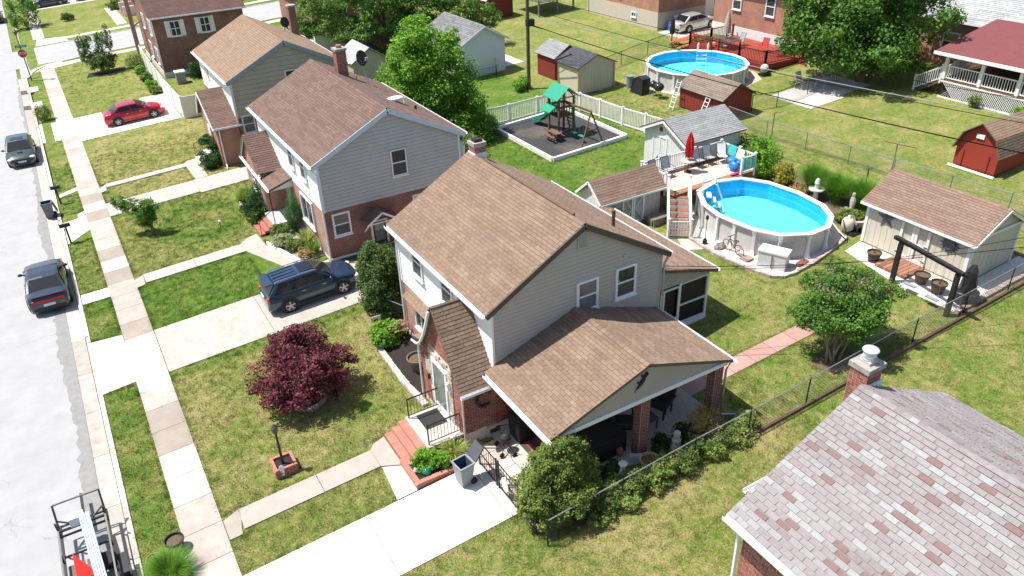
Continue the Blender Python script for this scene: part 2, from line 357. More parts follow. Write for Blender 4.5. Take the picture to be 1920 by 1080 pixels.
def dryness(x, y):
    d = .50
    if x < -.7: d = .36                                     # verge
    elif x < 10 and 21 < y < 31: d = .62
    elif x < 10 and 18.5 < y < 20.3: d = .58
    elif x < 10 and 34.8 < y < 40.2: d = .14
    elif x < 10 and 41 < y < 50: d = .52
    elif x < 10 and 52 < y < 68: d = .66
    elif x < 10 and y > 72: d = .5
    elif y < 14 : d = .68 if x < 19 else .52
    elif x > 17.5 and x < 33 and y > 31: d = .18
    elif 17.5 < x < 33: d = .52
    elif x > 33: d = .53
    if 6.2 < x < 9 and 36 < y < 40: d = .1
    if x < 10 and (31 < y < 31.0 or 30.2 < y < 31): d = .25
    if x < 9 and 41 < y < 49:                               # a greener ring in the lawn of the second house
        r = math.hypot(x-5.2, y-45.6); d -= .4*math.exp(-((r-2.2)/.5)**2)
    return d
def build_ground():
    xs = [-400,-200,-60,-12.2,-12,-2.16,-2.159] + list(np.arange(-2.0, 60, .5)) + [62,66,70,75,90,140,300]
    ys = [-300,-120,-40] + list(np.arange(0, 140, .5)) + [142,150,170,220,400]
    b = MB(); nx = len(xs); dr = []
    for y in ys:
        for x in xs:
            z = gz(x) if x > -2.16 else (-.06 if x > -12.1 else .1)
            b.v.append((x, y, z)); dr.append(dryness(x, y))
    for j in range(len(ys)-1):
        for i in range(nx-1): b.f.append((j*nx+i, j*nx+i+1, (j+1)*nx+i+1, (j+1)*nx+i)); b.t.append(0)
    o = b.build('ground', LAWN); o['kind'] = 'structure'
    a = o.data.attributes.new('dry', 'FLOAT', 'POINT'); a.data.foreach_set('value', dr)
build_ground()

PAVED = []                                                # (x0,x1,y0,y1) where no grass grows
def sheet(name, rect, m, lift=.004, n=8, kind='structure'):
    x0, x1, y0, y1 = rect; b = MB()
    for i in range(n):
        a, c = x0+(x1-x0)*i/n, x0+(x1-x0)*(i+1)/n
        b.add([(a,y0,gz(a)+lift),(c,y0,gz(c)+lift),(c,y1,gz(c)+lift),(a,y1,gz(a)+lift)], [(0,1,2,3)])
    o = b.build(name, m); o['kind'] = kind; PAVED.append(rect); return o
def slab_quad(b, pts, lift, t, d=.1):
    """concrete slab with its top following the slope"""
    top = [(x, y, gz(x)+lift) for x, y in pts]; b.ext([(x, y, z-d) for x, y, z in top], (0, 0, d), t)
def slabs(name, quads, lift=.035, m=None, part='slab'):
    r = empty(name, (quads[0][0][0][0], quads[0][0][0][1], gz(quads[0][0][0][0])), kind='structure')
    for pts, t in quads:
        b = MB(); slab_quad(b, pts, lift, max(t, .001)); b.build(part, m or CONC, r)
        xs = [p[0] for p in pts]; ys = [p[1] for p in pts]; PAVED.append((min(xs)-.03, max(xs)+.03, min(ys)-.03, max(ys)+.03))
    return r
def rect(x0, x1, y0, y1, g=.012): return [(x0+g,y0+g),(x1-g,y0+g),(x1-g,y1-g),(x0+g,y1-g)]
# road, gutter, kerb
b = MB(); yy = list(np.arange(-80, 92, 4)) + [92, 96.3, 105.6] + list(np.arange(110, 300, 10))
for a, c in zip(yy[:-1], yy[1:]): b.add([(-12,a,0),(bend(-2.9,a),a,0),(bend(-2.9,c),c,0),(-12,c,0)], [(0,1,2,3)])
o = b.build('road', ASPH); o['kind'] = 'structure'
b = MB(); ys_ = np.arange(10, 92, .35); ex = [-3.2-.22*random.random()-.18*math.sin(y*.21)**2 for y in ys_]
for i in range(len(ys_)-1): b.add([(ex[i],ys_[i],.003),(bend(-2.89,ys_[i]),ys_[i],.003),(bend(-2.89,ys_[i+1]),ys_[i+1],.003),(ex[i+1],ys_[i+1],.003)], [(0,1,2,3)])
o = b.build('road_edge', mat('dusty_asphalt', (.255,.25,.245), .95, var=.15, scale=3, bump=.5, bscale=80)); o['kind'] = 'structure'
b = MB(); gx = [-4.6,-2.2] + list(np.arange(-1, 80, 3)); 
for a, c in zip(gx[:-1], gx[1:]): b.add([(a,96.3,gz(a)+.012),(c,96.3,gz(c)+.012),(c,105.6,gz(c)+.012),(a,105.6,gz(a)+.012)], [(0,1,2,3)])
arc = [(-2.35+4.6*(1-math.cos(t)), 91.7+4.6*math.sin(t)) for t in np.linspace(0, math.pi/2, 9)]
b.add([(-2.95,91.7,.011)]+[(x, y, max(.011, gz(x)+.011)) for x, y in arc]+[(-2.95,96.35,.011)], [tuple(range(11))])
o = b.build('cross_street', ASPH); o['kind'] = 'structure'; PAVED.append((-3,80,96.3,105.6))
GUT = mat('gutter_concrete', (.45,.41,.37), .9, var=.12, scale=2, bump=.3, tint=[(.37,.33,.29),(.44,.40,.365),(.5,.46,.42)], stain=((.25,.21,.18),1.6,.55))
gr = empty('gutter', (-2.6, 20, 0), kind='structure'); kr = empty('kerb', (-2.2, 20, 0), kind='structure')
y = 12.0
while y < 92:
    y1 = min(y+3.05, 91.7); g = .01; t = random.random()
    q = lambda x, yy, z: (bend(x, yy), yy, z)
    MB().add([q(-2.88,y+g,.006),q(-2.31,y+g,-.012),q(-2.31,y1-g,-.012),q(-2.88,y1-g,.006),q(-2.88,y+g,-.1),q(-2.31,y+g,-.1),q(-2.31,y1-g,-.1),q(-2.88,y1-g,-.1)], [(0,1,2,3),(7,6,5,4),(0,4,5,1),(1,5,6,2),(2,6,7,3),(3,7,4,0)], t).build('gutter_slab', GUT, gr)
    low = any(a < (y+y1)/2 < c for a, c in ((12,18.6),(31,35.8),(50,52.5),(68,73.8)))
    zt = .05 if low else .125
    MB().add([q(-2.305,y+g,-.1),q(-2.09,y+g,-.1),q(-2.09,y1-g,-.1),q(-2.305,y1-g,-.1),q(-2.27,y+g,zt),q(-2.09,y+g,.125),q(-2.09,y1-g,.125),q(-2.27,y1-g,zt)], BF, .5+.5*t).build('kerb_stone', CONC, kr)
    y = y1 if y1 < 91.6 else 99
for i in range(8):                                          # the rounded corner
    (x0, y0), (x1, y1) = arc[i], arc[i+1]; cx, cy = -2.35+4.6, 91.7
    f = lambda x, y, k: (cx+(x-cx)*k, cy+(y-cy)*k)
    p = [f(x0,y0,1.0), f(x1,y1,1.0), f(x1,y1,.93), f(x0,y0,.93)]
    bb = MB(); slab_quad(bb, p, .05, .7, .15); bb.build('kerb_stone', CONC, kr)
for x0 in np.arange(2.3, 60, 3):
    bb = MB(); slab_quad(bb, rect(x0, x0+3, 96.1, 96.3), .05, .6, .15); bb.build('kerb_stone', CONC, kr)
    bb = MB(); slab_quad(bb, rect(x0, x0+3, 105.6, 105.85), .05, .6, .15); bb.build('kerb_stone', CONC, kr)
for y0 in np.arange(109, 139, 3):
    bb = MB(); slab_quad(bb, [(bend(p[0],p[1]),p[1]) for p in rect(-2.05,-1.9, y0, y0+3)], .03, .6, .15); bb.build('kerb_stone', CONC, kr)
# storm drain grates
for k, y0 in enumerate((85.2, 79.4)):
    gx_ = bend(-2.62, y0); r = empty('storm_drain', (gx_, y0+.5, .006), 'black iron storm drain grate in the gutter, ' + ('nearer the stop sign' if k == 0 else 'nearer the parked green car'), 'drain')
    MB().box(gx_-.27, gx_+.27, y0, y0+1.5, .002, .009).build('pit', mat('drain_dark', (.03,.03,.03), 1), r)
    for j in range(9): MB().box(gx_-.26, gx_+.26, y0+.05+j*.16, y0+.12+j*.16, .009, .025).build('bar', mat('iron', (.2,.18,.16), .7), r)
    bb = MB(); bb.box(gx_+.3, gx_+1.25, y0-.2, y0+1.7, .05, .17, .8); bb.build('hood', CONC, r)
# sidewalk: slabs of uneven tone
quads = []; y = 12.0; seq = [.15,.3,.75,.8,.35,.25,.5,.45,.2,.85,.9,.4]
k = 0
while y < 93:
    L_ = 1.52; y1 = y+L_; drv = any(a-.3 < (y+y1)/2 < c+.3 for a, c in ((15.6,18.4),(31.2,35.2),(68,73.4)))
    t = random.choice([.05,.3,.35,.45,.5,.6,.7]) if not drv else .95
    if 25.2 < y < 26.8: t = .02
    if 21.5 < y < 24.8: t = .75
    if 18.4 < y < 21.5: t = .35
    quads.append(([(bend(-.74,y+.01),y+.01),(bend(.55,y+.01),y+.01),(bend(.55,y1-.01),y1-.01),(bend(-.74,y1-.01),y1-.01)], t)); y = y1
slabs('sidewalk', quads)
quads = [([(bend(-.95,93.2),93.2),(bend(.3,93.2),93.2),(3.4,94.0),(3.4,95.25),(.8,95.1)], .8)]
quads += [(rect(a, a+1.5, 94.0, 95.25), random.choice([.7,.8,.9])) for a in np.arange(3.4, 30, 1.5)]
quads += [([(bend(-1.9,93.2),93.2),(bend(-.95,93.2),93.2),(.8,95.1),(1.4,96.1),(.2,95.6)], .95)]
quads += [(rect(a, a+1.5, 107.4, 108.6), .85) for a in np.arange(2.5, 27, 1.5)]
quads += [([(-.9,106),(2.5,106),(2.5,108.6),(-.6,110)], .9)]
quads += [(rect(-1.0, .3, a, a+1.5), .5) for a in np.arange(110, 140, 1.5)]
slabs('corner_sidewalk', quads)
# driveways and walks
slabs('bright_driveway', [(rect(.58,4.69,15.62,18.45),.97),(rect(4.69,8.62,15.62,18.45),1.0),(rect(-2.08,-.76,15.6,18.6),.95),(rect(8.62,8.98,15.62,18.6),.8)], .03)
slabs('neighbour_driveway', [([(-2.08,31.1),(-.76,31.2),(-.76,33.2),(-2.08,33.4)],.95),([(-2.08,33.42),(-.76,33.22),(-.76,35.42),(-2.08,35.65)],.9),(rect(.58,5.3,31.0,34.9),.5),(rect(5.3,9.9,31.0,34.9),.42),(rect(9.9,14.5,28.9,34.9),.4),(rect(14.5,19,29.6,34.9),.4)], .03)
slabs('third_driveway', [(rect(.3,5.9,50.0,52.3),.5),(rect(5.9,11.5,49.8,52.3),.55),(rect(11.5,17,49.8,52.3),.5),([(bend(-2.1,50),50.3),(bend(-.76,50),50.0),(bend(-.76,52),52.1),(bend(-2.1,52),51.2)],.95)], .03)
slabs('far_driveway', [([(bend(-2.1,70),68.6),(bend(-.76,70),68),(bend(-.76,70),73.2),(bend(-2.1,70),74)],.95),(rect(.3,7.9,66.5,69),.95),(rect(.3,7.9,69,71.1),.7),(rect(.3,7.9,71.1,73.2),.95),(rect(5.8,8.0,73.2,75.0),.45)], .03)
slabs('front_walk', [([(.58,20.1),(1.0,20.1),(1.2,21.3),(.58,21.05)],.2),(rect(1.1,3.9,20.28,21.28),.35),(rect(3.9,6.0,20.28,21.28),.3),([(6.0,20.28),(6.68,19.9),(6.68,21.65),(6.2,21.5),(6.0,21.28)],.3),([(5.85,18.48),(6.6,18.48),(6.66,19.85),(6.02,20.2)],.95)], .045)
slabs('second_walk', [([(.5,39.6),(.95,39.7),(1.0,40.85),(.5,40.5)],.4),(rect(1.0,3.6,39.85,40.9),.55),(rect(3.6,6.2,39.85,40.9),.5),([(6.2,39.85),(7.35,39.8),(7.25,41.6),(6.6,41.3),(6.2,40.9)],.45),([(6.25,39.82),(7.75,36.0),(8.6,36.0),(7.35,39.78)],.35),(rect(7.6,9.6,34.92,36.0),.4)], .045)
slabs('third_walk', [([(.3,54.3),(.8,54.6),(.85,55.75),(.3,55.0)],.5),(rect(.85,6.0,55.1,55.8),.6),([(6.0,55.1),(6.1,52.3),(6.9,52.3),(6.9,56.2),(6.3,56.2),(6.0,55.8)],.5)], .045)
slabs('verge_pads', [([(-2.07,39.64),(-.76,39.6),(-.76,40.66),(-2.07,40.74)],.95),([(-2.1,55.4),(-.8,56),(-.8,56.7),(-2.1,56.0)],.7),(rect(-.95,-.76,19.9,21.3),.9),([(-2.1,47.6),(-.8,48.9),(-.8,51.2),(-2.1,51.0)],.95)], .03)
slabs('rear_path', [(rect(a, a+1.15, 16.72, 17.55), random.choice([.4,.7,.9])) for a in np.arange(17.3, 24.1, 1.15)], .03, mat('pink_paver', (.42,.25,.22), .9, tint=[(.33,.18,.155),(.40,.235,.205),(.46,.28,.25)], var=.1, scale=6))
slabs('garden_path', [(rect(8.98,10.0,a,a+.5), random.random()) for a in np.arange(14.6, 18.9, .5)], .035, mat('pale_paver', (.5,.42,.37), .9, tint=[(.42,.33,.28),(.5,.42,.37),(.58,.5,.45)], var=.12, scale=8))
slabs('patio', [(rect(10.0,13.7,15.2,19.38),.6),(rect(13.7,17.3,15.2,19.38),.55)], .05)
slabs('garage_apron', [(rect(34.2,36,59,68),.9)], .03)
slabs('rear_patio', [(rect(44.2,47.6,34.5,38.3),.75),(rect(47.6,51,35.0,38.3),.75),(rect(50.0,58.2,53.9,57.6),.6)], .03)
slabs('corner_lot_drive', [(rect(.4,12,131.0,134.5),.8),(rect(8.4,9.6,110,123),.8)], .03)
# ---------------------------------------------------------------- houses
X_, Y_, Z_ = Vector((1,0,0)), Vector((0,1,0)), Vector((0,0,1))
def tintmat(name, cols, **k):
    return mat(name, cols[0], .9, tint=cols, var=k.get('var', .1), scale=k.get('scale', 1.2), bump=.35, bscale=120, spec=.2, stain=k.get('stain'))
SH_MAIN = tintmat('brown_shingle', [(.165,.109,.079),(.207,.142,.103),(.234,.163,.119),(.26,.185,.137),(.287,.21,.16)], stain=((.125,.088,.07),.7,.35))
SH_TWO = tintmat('russet_shingle', [(.12,.078,.067),(.15,.098,.083),(.178,.119,.099),(.205,.142,.118)], stain=((.12,.07,.06),.6,.4))
SH_TAN = tintmat('tan_shingle', [(.22,.15,.105),(.26,.18,.125),(.29,.205,.145)])
SH_DARK = tintmat('dark_brown_shingle', [(.10,.062,.055),(.13,.08,.068),(.15,.095,.08)])
SH_PINK = tintmat('pink_grey_shingle', [(.325,.325,.33),(.285,.27,.271),(.25,.225,.226),(.275,.25,.25),(.26,.23,.23),(.235,.205,.204),(.215,.165,.162),(.205,.135,.13)], var=.14, scale=14)
SH_GREY = tintmat('grey_shingle', [(.20,.205,.21),(.27,.275,.28),(.34,.345,.35)])
SH_CHAR = tintmat('charcoal_shingle', [(.05,.055,.065),(.075,.08,.09),(.10,.105,.12)])
SH_LGREY = tintmat('light_grey_shingle', [(.30,.32,.32),(.38,.40,.40),(.46,.48,.47)])
DECKM = mat('roof_deck', (.14,.10,.085), .8)
FLASH = mat('dark_flashing', (.085,.068,.058), .6)
def walls(root, x0, x1, y0, y1, zb, ze, zr, m, ridge='y', name='wall'):
    b = MB()
    if ridge == 'y':
        xm = (x0+x1)/2; b.ext([(x0,y0,zb),(x1,y0,zb),(x1,y0,ze),(xm,y0,zr),(x0,y0,ze)], (0,y1-y0,0))
    else:
        ym = (y0+y1)/2; b.ext([(x0,y0,zb),(x0,y0,ze),(x0,ym,zr),(x0,y1,ze),(x0,y1,zb)], (x1-x0,0,0))
    return b.build(name, m, root)
def gutter(root, p, q, w_=.12, m=None):
    b = MB(); p, q = Vector(p), Vector(q); d = (q-p).normalized(); r = d.cross(Z_).normalized()
    b.bar(p, q, w_, .015); b.bar(p+r*w_/2+Z_*.05, q+r*w_/2+Z_*.05, .012, .11); b.bar(p-r*w_/2+Z_*.05, q-r*w_/2+Z_*.05, .012, .11)
    return b.build('gutter', m or TRIM, root)
def spout(root, pts, m=None, r=.045): return MB().tube(pts, r, 6).build('downspout', m or TRIM, root)
def rake(root, e, r, e2, w_=.16, m=None, d=.05):
    b = MB(); y = Vector((0,0,0)); b.bar(e, r, d, w_); b.bar(r, e2, d, w_); return b.build('rake_board', m or TRIM, root)
def chimney(root, x, y, w_, d, z0, z1, cap=True, bricks=False):
    c = MB().box(x-w_/2, x+w_/2, y-d/2, y+d/2, z0, z1).build('chimney', BRICKD if not bricks else MORTAR, root)
    if bricks:
        recs = brick_recs((x-w_/2,y+d/2,z0), (0,-1,0), d, z1-z0, Vector((-1,0,0))) + brick_recs((x-w_/2,y-d/2,z0), (1,0,0), w_, z1-z0, Vector((0,-1,0)))
        recs += brick_recs((x-w_/2,y+d/2,z0), (1,0,0), w_, z1-z0, Vector((0,1,0)))
        pieces(c, recs, 'brick', REDBRICK)
    MB().box(x-w_/2-.05, x+w_/2+.05, y-d/2-.05, y+d/2+.05, z1, z1+.14).build('chimney_cap', mat('cap_concrete', (.33,.31,.29), .9, var=.3, scale=6), c)
    return c

# ---- the house in the middle
H = empty('house', (10.3, 19.4, gz(10.3)), 'brown roofed house with greige gable siding, lizard ornament and covered side porch', 'house', 'houses')
walls(H, 10.3, 17.7, 19.4, 27.4, .4, 6.2, 8.28, BRICKW)
MB().box(10.27, 17.73, 19.37, 27.43, .4, .98).build('foundation', mat('beige_stucco', (.5,.44,.36), .9, var=.1), H)
siding(H, (10.3,27.4,3.46), -Y_, -X_, 2.72, lambda v: (0, 8.0), WHITE, .17)
def gab(w_, hw, rise): return lambda v: (0, w_) if v <= hw else (min(w_/2, (v-hw)/rise*w_/2), max(w_/2, w_-(v-hw)/rise*w_/2))
siding(H, (10.3,19.4,3.3), X_, -Y_, 4.95, gab(7.4, 2.9, 2.08), GREIGE, .16)
for x in (10.3, 17.7): MB().box(x-.03, x+.05, 19.36, 19.46, 3.4, 6.15).build('corner_board', WHITE if x < 12 else GREIGE, H)
E0, R0, E1 = (9.98, 6.1), (14.0, 8.4), (18.02, 6.1)
sl1 = Slope((E0[0],19.22,E0[1]), (E0[0],27.6,E0[1]), (R0[0],27.6,R0[1]), (R0[0],19.22,R0[1]))
sl2 = Slope((E1[0],19.22,E1[1]), (E1[0],27.6,E1[1]), (R0[0],27.6,R0[1]), (R0[0],19.22,R0[1]))
RF = roof(H, [sl1, sl2], SH_MAIN, DECKM, cols=(.25,.72), ridge=((14,19.22,8.4),(14,27.6,8.4)))
MB().tube([(14.02,19.9,8.47),(14.02,26.2,8.47)], .05, 8).build('ridge_vent', SH_MAIN, RF)
rake(H, (10.0,19.2,6.0), (14,19.2,8.29), (18,19.2,6.0), .2, FLASH)
MB().box(10.05, 10.28, 19.3, 27.5, 5.93, 5.97).build('soffit', WHITE, H)
MB().box(9.99, 10.05, 19.3, 27.5, 5.9, 6.06).build('fascia', WHITE, H)
gutter(H, (9.93,19.25,5.98), (9.93,27.6,5.98)); gutter(H, (18.08,19.25,5.98), (18.08,27.6,5.98))
spout(H, [(9.95,27.3,5.95),(10.2,27.3,5.6),(10.2,27.3,1.0),(9.9,27.3,.86)]); spout(H, [(18,19.3,5.95),(17.85,19.35,5.6),(17.85,19.35,4.2)], GREIGE)
MB().cyl((16.3,20.6,6.9), (16.3,20.6,7.75), .07, n=8).build('vent_pipe', mat('rust_pipe', (.12,.06,.05), .6), RF)
for k, (u, z) in enumerate(((25.36, 4.55), (22.74, 4.55))): window(H, (10.278,u,z), -Y_, -X_, .95, 1.38)
window(H, (14.26,19.378,4.75), X_, -Y_, .95, 1.3, glass=GLASSB); window(H, (16.0,19.378,4.77), X_, -Y_, .95, 1.3)
b = MB(); b.box(13.8, 14.24, 19.34, 19.38, 7.36, 7.99); gv = b.build('gable_vent', GREIGE, H)
for k in range(7): MB().box(13.85, 14.19, 19.31, 19.34, 7.42+k*.075, 7.455+k*.075).build('louver', GREIGE, gv)
MB().box(15.85, 16.0, 19.35, 19.38, 6.42, 6.57).build('vent_cover', GREIGE, H)
ch = chimney(RF, 14.25, 27.3, .5, .5, 7.6, 8.75, bricks=True)
b = MB().box(13.96, 14.54, 27.0, 27.58, 8.0, 8.45); b.build('flashing', WHITE, ch)
MB().box(14.07, 14.43, 27.13, 27.47, 8.89, 9.0).build('flue_cap', BLACK, ch)
# picture window and its pent roof
window(H, (10.3,25.3,1.8), -Y_, -X_, 1.7, 1.28, style='grid', d=.08)
MB().box(10.15, 10.32, 24.4, 26.2, 1.62, 1.74).build('brick_sill', BRICKW, H)
s = Slope((9.85,26.45,3.28), (9.85,22.8,3.28), (10.29,22.8,3.5), (10.29,26.45,3.5)); roof(H, [s], SH_MAIN, DECKM, nmax=0, name='pent_roof', th=.05)
# vestibule
prof = [(19.4,3.38),(21.1,5.78),(21.45,5.1),(21.8,4.45),(22.15,3.95),(22.5,3.66),(22.85,3.6)]
b = MB(); b.ext([(9.0,19.385,.4),(9.0,22.8,.4)]+[(9.0, max(19.385, min(22.8, y)), z) for y, z in reversed(prof)], (1.28,0,0)); b.build('vestibule_wall', MORTAR, H)
def inpoly(u, v):
    y, z = 22.8-u, .95+v
    zl = np.interp(y, [p[0] for p in prof], [p[1] for p in prof])
    return z > zl-.05 or (20.1 < y < 22.0 and 1.2 < z < 3.8 - .6*max(0, abs(y-21.1)-.75)) or (22.0 < y < 22.4 and 2.3 < z < 3.0)
recs = brick_recs((9.0,22.8,.95), (0,-1,0), 3.4, 5.0, Vector((-1,0,0)), inpoly)
recs += brick_recs((9.0,19.385,1.28), (1,0,0), 2.6, 2.15, Vector((0,-1,0)))
for x in (10.2, 13.6, 16.92):                                # porch columns
    MB().box(x+.02, x+.4, 15.32, 15.7, .8, 3.6).build('porch_column', MORTAR, H)
    recs += brick_recs((x+.02,15.7,.85), (0,-1,0), .38, 2.74, Vector((-1,0,0))) + brick_recs((x+.02,15.32,.85), (1,0,0), .38, 2.74, Vector((0,-1,0)))
    recs += brick_recs((x+.4,15.32,.85), (0,1,0), .38, 2.74, Vector((1,0,0))) + brick_recs((x+.4,15.7,.85), (-1,0,0), .38, 2.74, Vector((0,1,0)))
ncol = 4*70*3
pieces(H, [q for q in recs if q[0].y > 16], 'brick', REDBRICK, 'block', 220, 'brickwork'); pieces(H, [q for q in recs if q[0].y <= 16], 'brick', mat('shaded_column_brick', (.2,.07,.05), .85, tint=[(.10,.032,.026),(.15,.045,.034),(.2,.065,.048)], var=.1, scale=10), 'block', 80, 'column_brickwork')  # column bricks are a darker red, with the porch roof's shade put into the colour
MB().box(9.85, 10.75, 19.30, 19.36, .78, 1.25).build('cellar_window_surround', mat('pale_trim', (.55,.5,.42), .7), H)
MB().box(9.95, 10.35, 19.27, 19.30, .95, 1.12).build('cellar_window', GLASS, H)
STONE = mat('field_stone', (.45,.40,.32), .9, tint=[(.30,.26,.2),(.42,.37,.28),(.52,.47,.38),(.58,.54,.47)], var=.2, scale=9, bump=.4)
st = []
for k in range(40):
    z = 1.28 + (k//4)*.25; side = (k % 4); y = [20.2, 20.37, 21.73, 21.9][side]; z += random.uniform(-.03,.03)
    st.append((Vector((8.985, y, z)), -Y_, Z_, -X_, random.uniform(.13,.18), random.uniform(.18,.24), .045, random.random()))
for k in range(6): st.append((Vector((8.985, 20.3+k*.3, 3.5+.12*(k % 2))), -Y_, Z_, -X_, .27, .2, .045, random.random()))
pieces(H, st, 'stone', STONE)
for i in range(2):
    for j in range(3): MB().box(8.97, 9.0, 22.02+i*.19, 22.19+i*.19, 2.35+j*.21, 2.54+j*.21).build('glass_block', mat('glass_block', (.45,.5,.42), .15, var=.2, scale=12), H)
door = MB(); door.box(8.9, 8.99, 20.5, 20.62, 1.22, 3.36); door.box(8.9, 8.99, 21.58, 21.7, 1.22, 3.36); door.box(8.9, 8.99, 20.62, 21.58, 3.24, 3.36); door.box(8.9, 8.985, 20.62, 21.58, 1.22, 1.4)
door = door.build('front_door', WHITE, H); MB().box(8.93, 8.97, 20.62, 21.58, 1.4, 3.24).build('pane', mat('storm_door_glass', (.2,.23,.22), .08, var=.3, scale=2), door)
MB().bar((8.87,21.5,2.15), (8.87,21.5,2.4), .03).build('handle', STEEL, door)
b = MB(); b.box(8.83, 8.95, 20.22, 20.34, 2.75, 3.0); b.ball((8.85,20.28,3.05), .08); b.build('door_lantern', WHITE, H)
b = MB(); b.box(8.84, 8.96, 21.95, 22.02, 2.2, 2.42); b.build('mail_slot_box', BLACK, H)
s1 = Slope((8.82,19.22,3.2), (10.3,19.22,3.2), (10.3,21.1,5.88), (8.82,21.1,5.88)); ss = [s1]
pl = [(21.1,5.88),(21.45,5.18),(21.8,4.53),(22.15,4.03),(22.5,3.74),(22.98,3.64)]
for (ya, za), (yb, zb) in zip(pl[:-1], pl[1:]): ss.append(Slope((8.82,yb,zb), (10.3,yb,zb), (10.3,ya,za), (8.82,ya,za)))
roof(H, ss, SH_MAIN, DECKM, name='vestibule_roof', nmax=90, th=.08)
for k, (dx, m_) in enumerate(((.0, BLACK), (-.05, TRIM))):
    b = MB()
    for (ya, za), (yb, zb) in zip(pl[:-1], pl[1:]): b.bar((8.8+dx,ya,za-.1-.06*k), (8.8+dx,yb,zb-.1-.06*k), .06, .1, (1,0,0))
    b.build('scroll_trim', m_, H)
gutter(H, (8.82,19.16,3.1), (10.0,19.16,3.1)); spout(H, [(8.93,19.3,3.1),(8.93,19.3,.8)], MORTAR, .035); spout(H, [(8.93,22.86,3.5),(8.93,22.86,.8)], TRIM, .04)
# stoop: landing, steps, mat, rails
b = MB().box(7.62, 8.99, 19.6, 21.5, .4, 1.1); b.build('landing_base', mat('dark_stucco', (.22,.2,.18), .9, var=.2), H)
MB().box(7.56, 8.995, 19.54, 21.56, 1.1, 1.22, .6).build('landing', CONC, H)
MB().box(7.95, 8.8, 20.45, 21.35, 1.221, 1.236).build('door_mat', mat('door_mat', (.03,.03,.032), .95, var=.3, scale=20), H)
for k, (x0, zt) in enumerate(((6.72,.78),(7.02,.95),(7.3,1.1))):
    st_ = MB().box(x0, 7.6, 19.62, 21.6, .45, zt-.06).build('step', mat('step_mortar', (.36,.17,.13), .9), H)
    r_ = []
    for j in range(19): r_.append((Vector((x0+.16, 19.67+j*.104, zt-.06)), X_, Y_, Z_, .35, .096, .06, random.uniform(.4,1)))
    pieces(st_, r_, 'brick', mat('salmon_brick', (.42,.19,.14), .85, tint=[(.34,.13,.095),(.40,.17,.125),(.44,.2,.15)], var=.1, scale=9))
for y0 in (19.68, 21.42):
    b = MB(); b.bar((7.68,y0,1.22), (7.68,y0,2.12), .04); b.bar((8.95,y0,1.22), (8.95,y0,2.12), .03); b.bar((7.68,y0,2.1), (8.95,y0,2.1), .04); b.bar((7.68,y0,1.34), (8.95,y0,1.34), .025)
    rl = b.build('railing', BLACK, H)
    for k in range(9): MB().bar((7.8+k*.13,y0,1.34), (7.8+k*.13,y0,2.08), .014).build('baluster', BLACK, rl)
# side porch roof, gable, beam
s1 = Slope((9.9,15.2,3.7), (9.9,19.38,3.7), (13.75,19.38,5.05), (13.75,15.2,5.05)); s2 = Slope((17.6,15.2,3.7), (17.6,19.38,3.7), (13.75,19.38,5.05), (13.75,15.2,5.05))
roof(H, [s1, s2], SH_MAIN, DECKM, name='porch_roof', nmax=160, ridge=((13.75,15.2,5.05),(13.75,19.38,5.05)))
siding(H, (9.95,15.36,3.66), X_, -Y_, 1.33, lambda v: (v/1.35*3.8, 7.6-v/1.35*3.8), GREIGE, .1, .015)
MB().box(10.0, 17.5, 15.36, 15.42, 3.66, 3.7).build('gable_backing', GREIGE, H)
b = MB(); b.ext([(9.95,15.37,3.66),(17.55,15.37,3.66),(13.75,15.37,4.98)], (0,.05,0)); b.build('porch_gable', GREIGE, H)
MB().box(10.0, 17.45, 15.28, 15.62, 3.5, 3.66).build('porch_beam', TRIM, H)
MB().box(10.02, 10.2, 15.62, 19.38, 3.5, 3.66).build('porch_beam', TRIM, H); MB().box(17.25, 17.43, 15.62, 19.38, 3.5, 3.66).build('porch_beam', TRIM, H)
MB().box(10.2, 17.25, 15.62, 19.37, 3.6, 3.64).build('porch_ceiling', WHITE, H)
gutter(H, (9.84,15.1,3.58), (9.84,19.3,3.58)); gutter(H, (17.66,15.1,3.58), (17.66,19.3,3.58)); spout(H, [(9.88,15.25,3.55),(10.08,15.25,3.3),(10.08,15.25,1.0)]); spout(H, [(17.6,15.3,3.55),(17.4,15.28,3.3),(17.4,15.28,1.3),(17.9,15.0,1.22)], STEEL)
# screened room behind
s = Slope((21.6,20.1,3.82), (21.6,27.5,3.82), (17.72,27.5,4.95), (17.72,20.1,4.95)); roof(H, [s], SH_MAIN, DECKM, name='screen_room_roof', nmax=0, th=.12)
b = MB(); b.ext([(17.72,20.35,3.6),(21.3,20.35,3.6),(21.3,20.35,3.78),(17.72,20.35,4.8)], (0,.08,0)); b.build('screen_room_gable', GREIGE, H)
siding(H, (17.72,20.35,3.6), X_, -Y_, 1.12, lambda v: (0, 3.58-max(0, v-.15)/.97*3.5), GREIGE, .14, .018)
MB().box(17.72, 21.35, 20.3, 27.3, .9, 1.55).build('screen_room_base', WHITE, H)
SCREEN = mat('dark_screen', (.012,.012,.014), .6)
MB().box(17.75, 21.27, 20.42, 27.2, 1.55, 3.6).build('insect_screen', SCREEN, H)
b = MB()
for x in (17.8, 18.75, 19.75, 21.3): b.box(x-.05, x+.05, 20.33, 20.41, 1.55, 3.6)
for z in (1.6, 2.5, 3.55): b.box(19.8, 21.25, 20.335, 20.405, z-.03, z+.03)
for y in (22.2, 24, 25.8, 27.25): b.box(21.26, 21.34, y-.05, y+.05, 1.55, 3.6)
b.box(21.26, 21.34, 20.4, 27.2, 2.5, 2.56); b.build('screen_frame', WHITE, H)
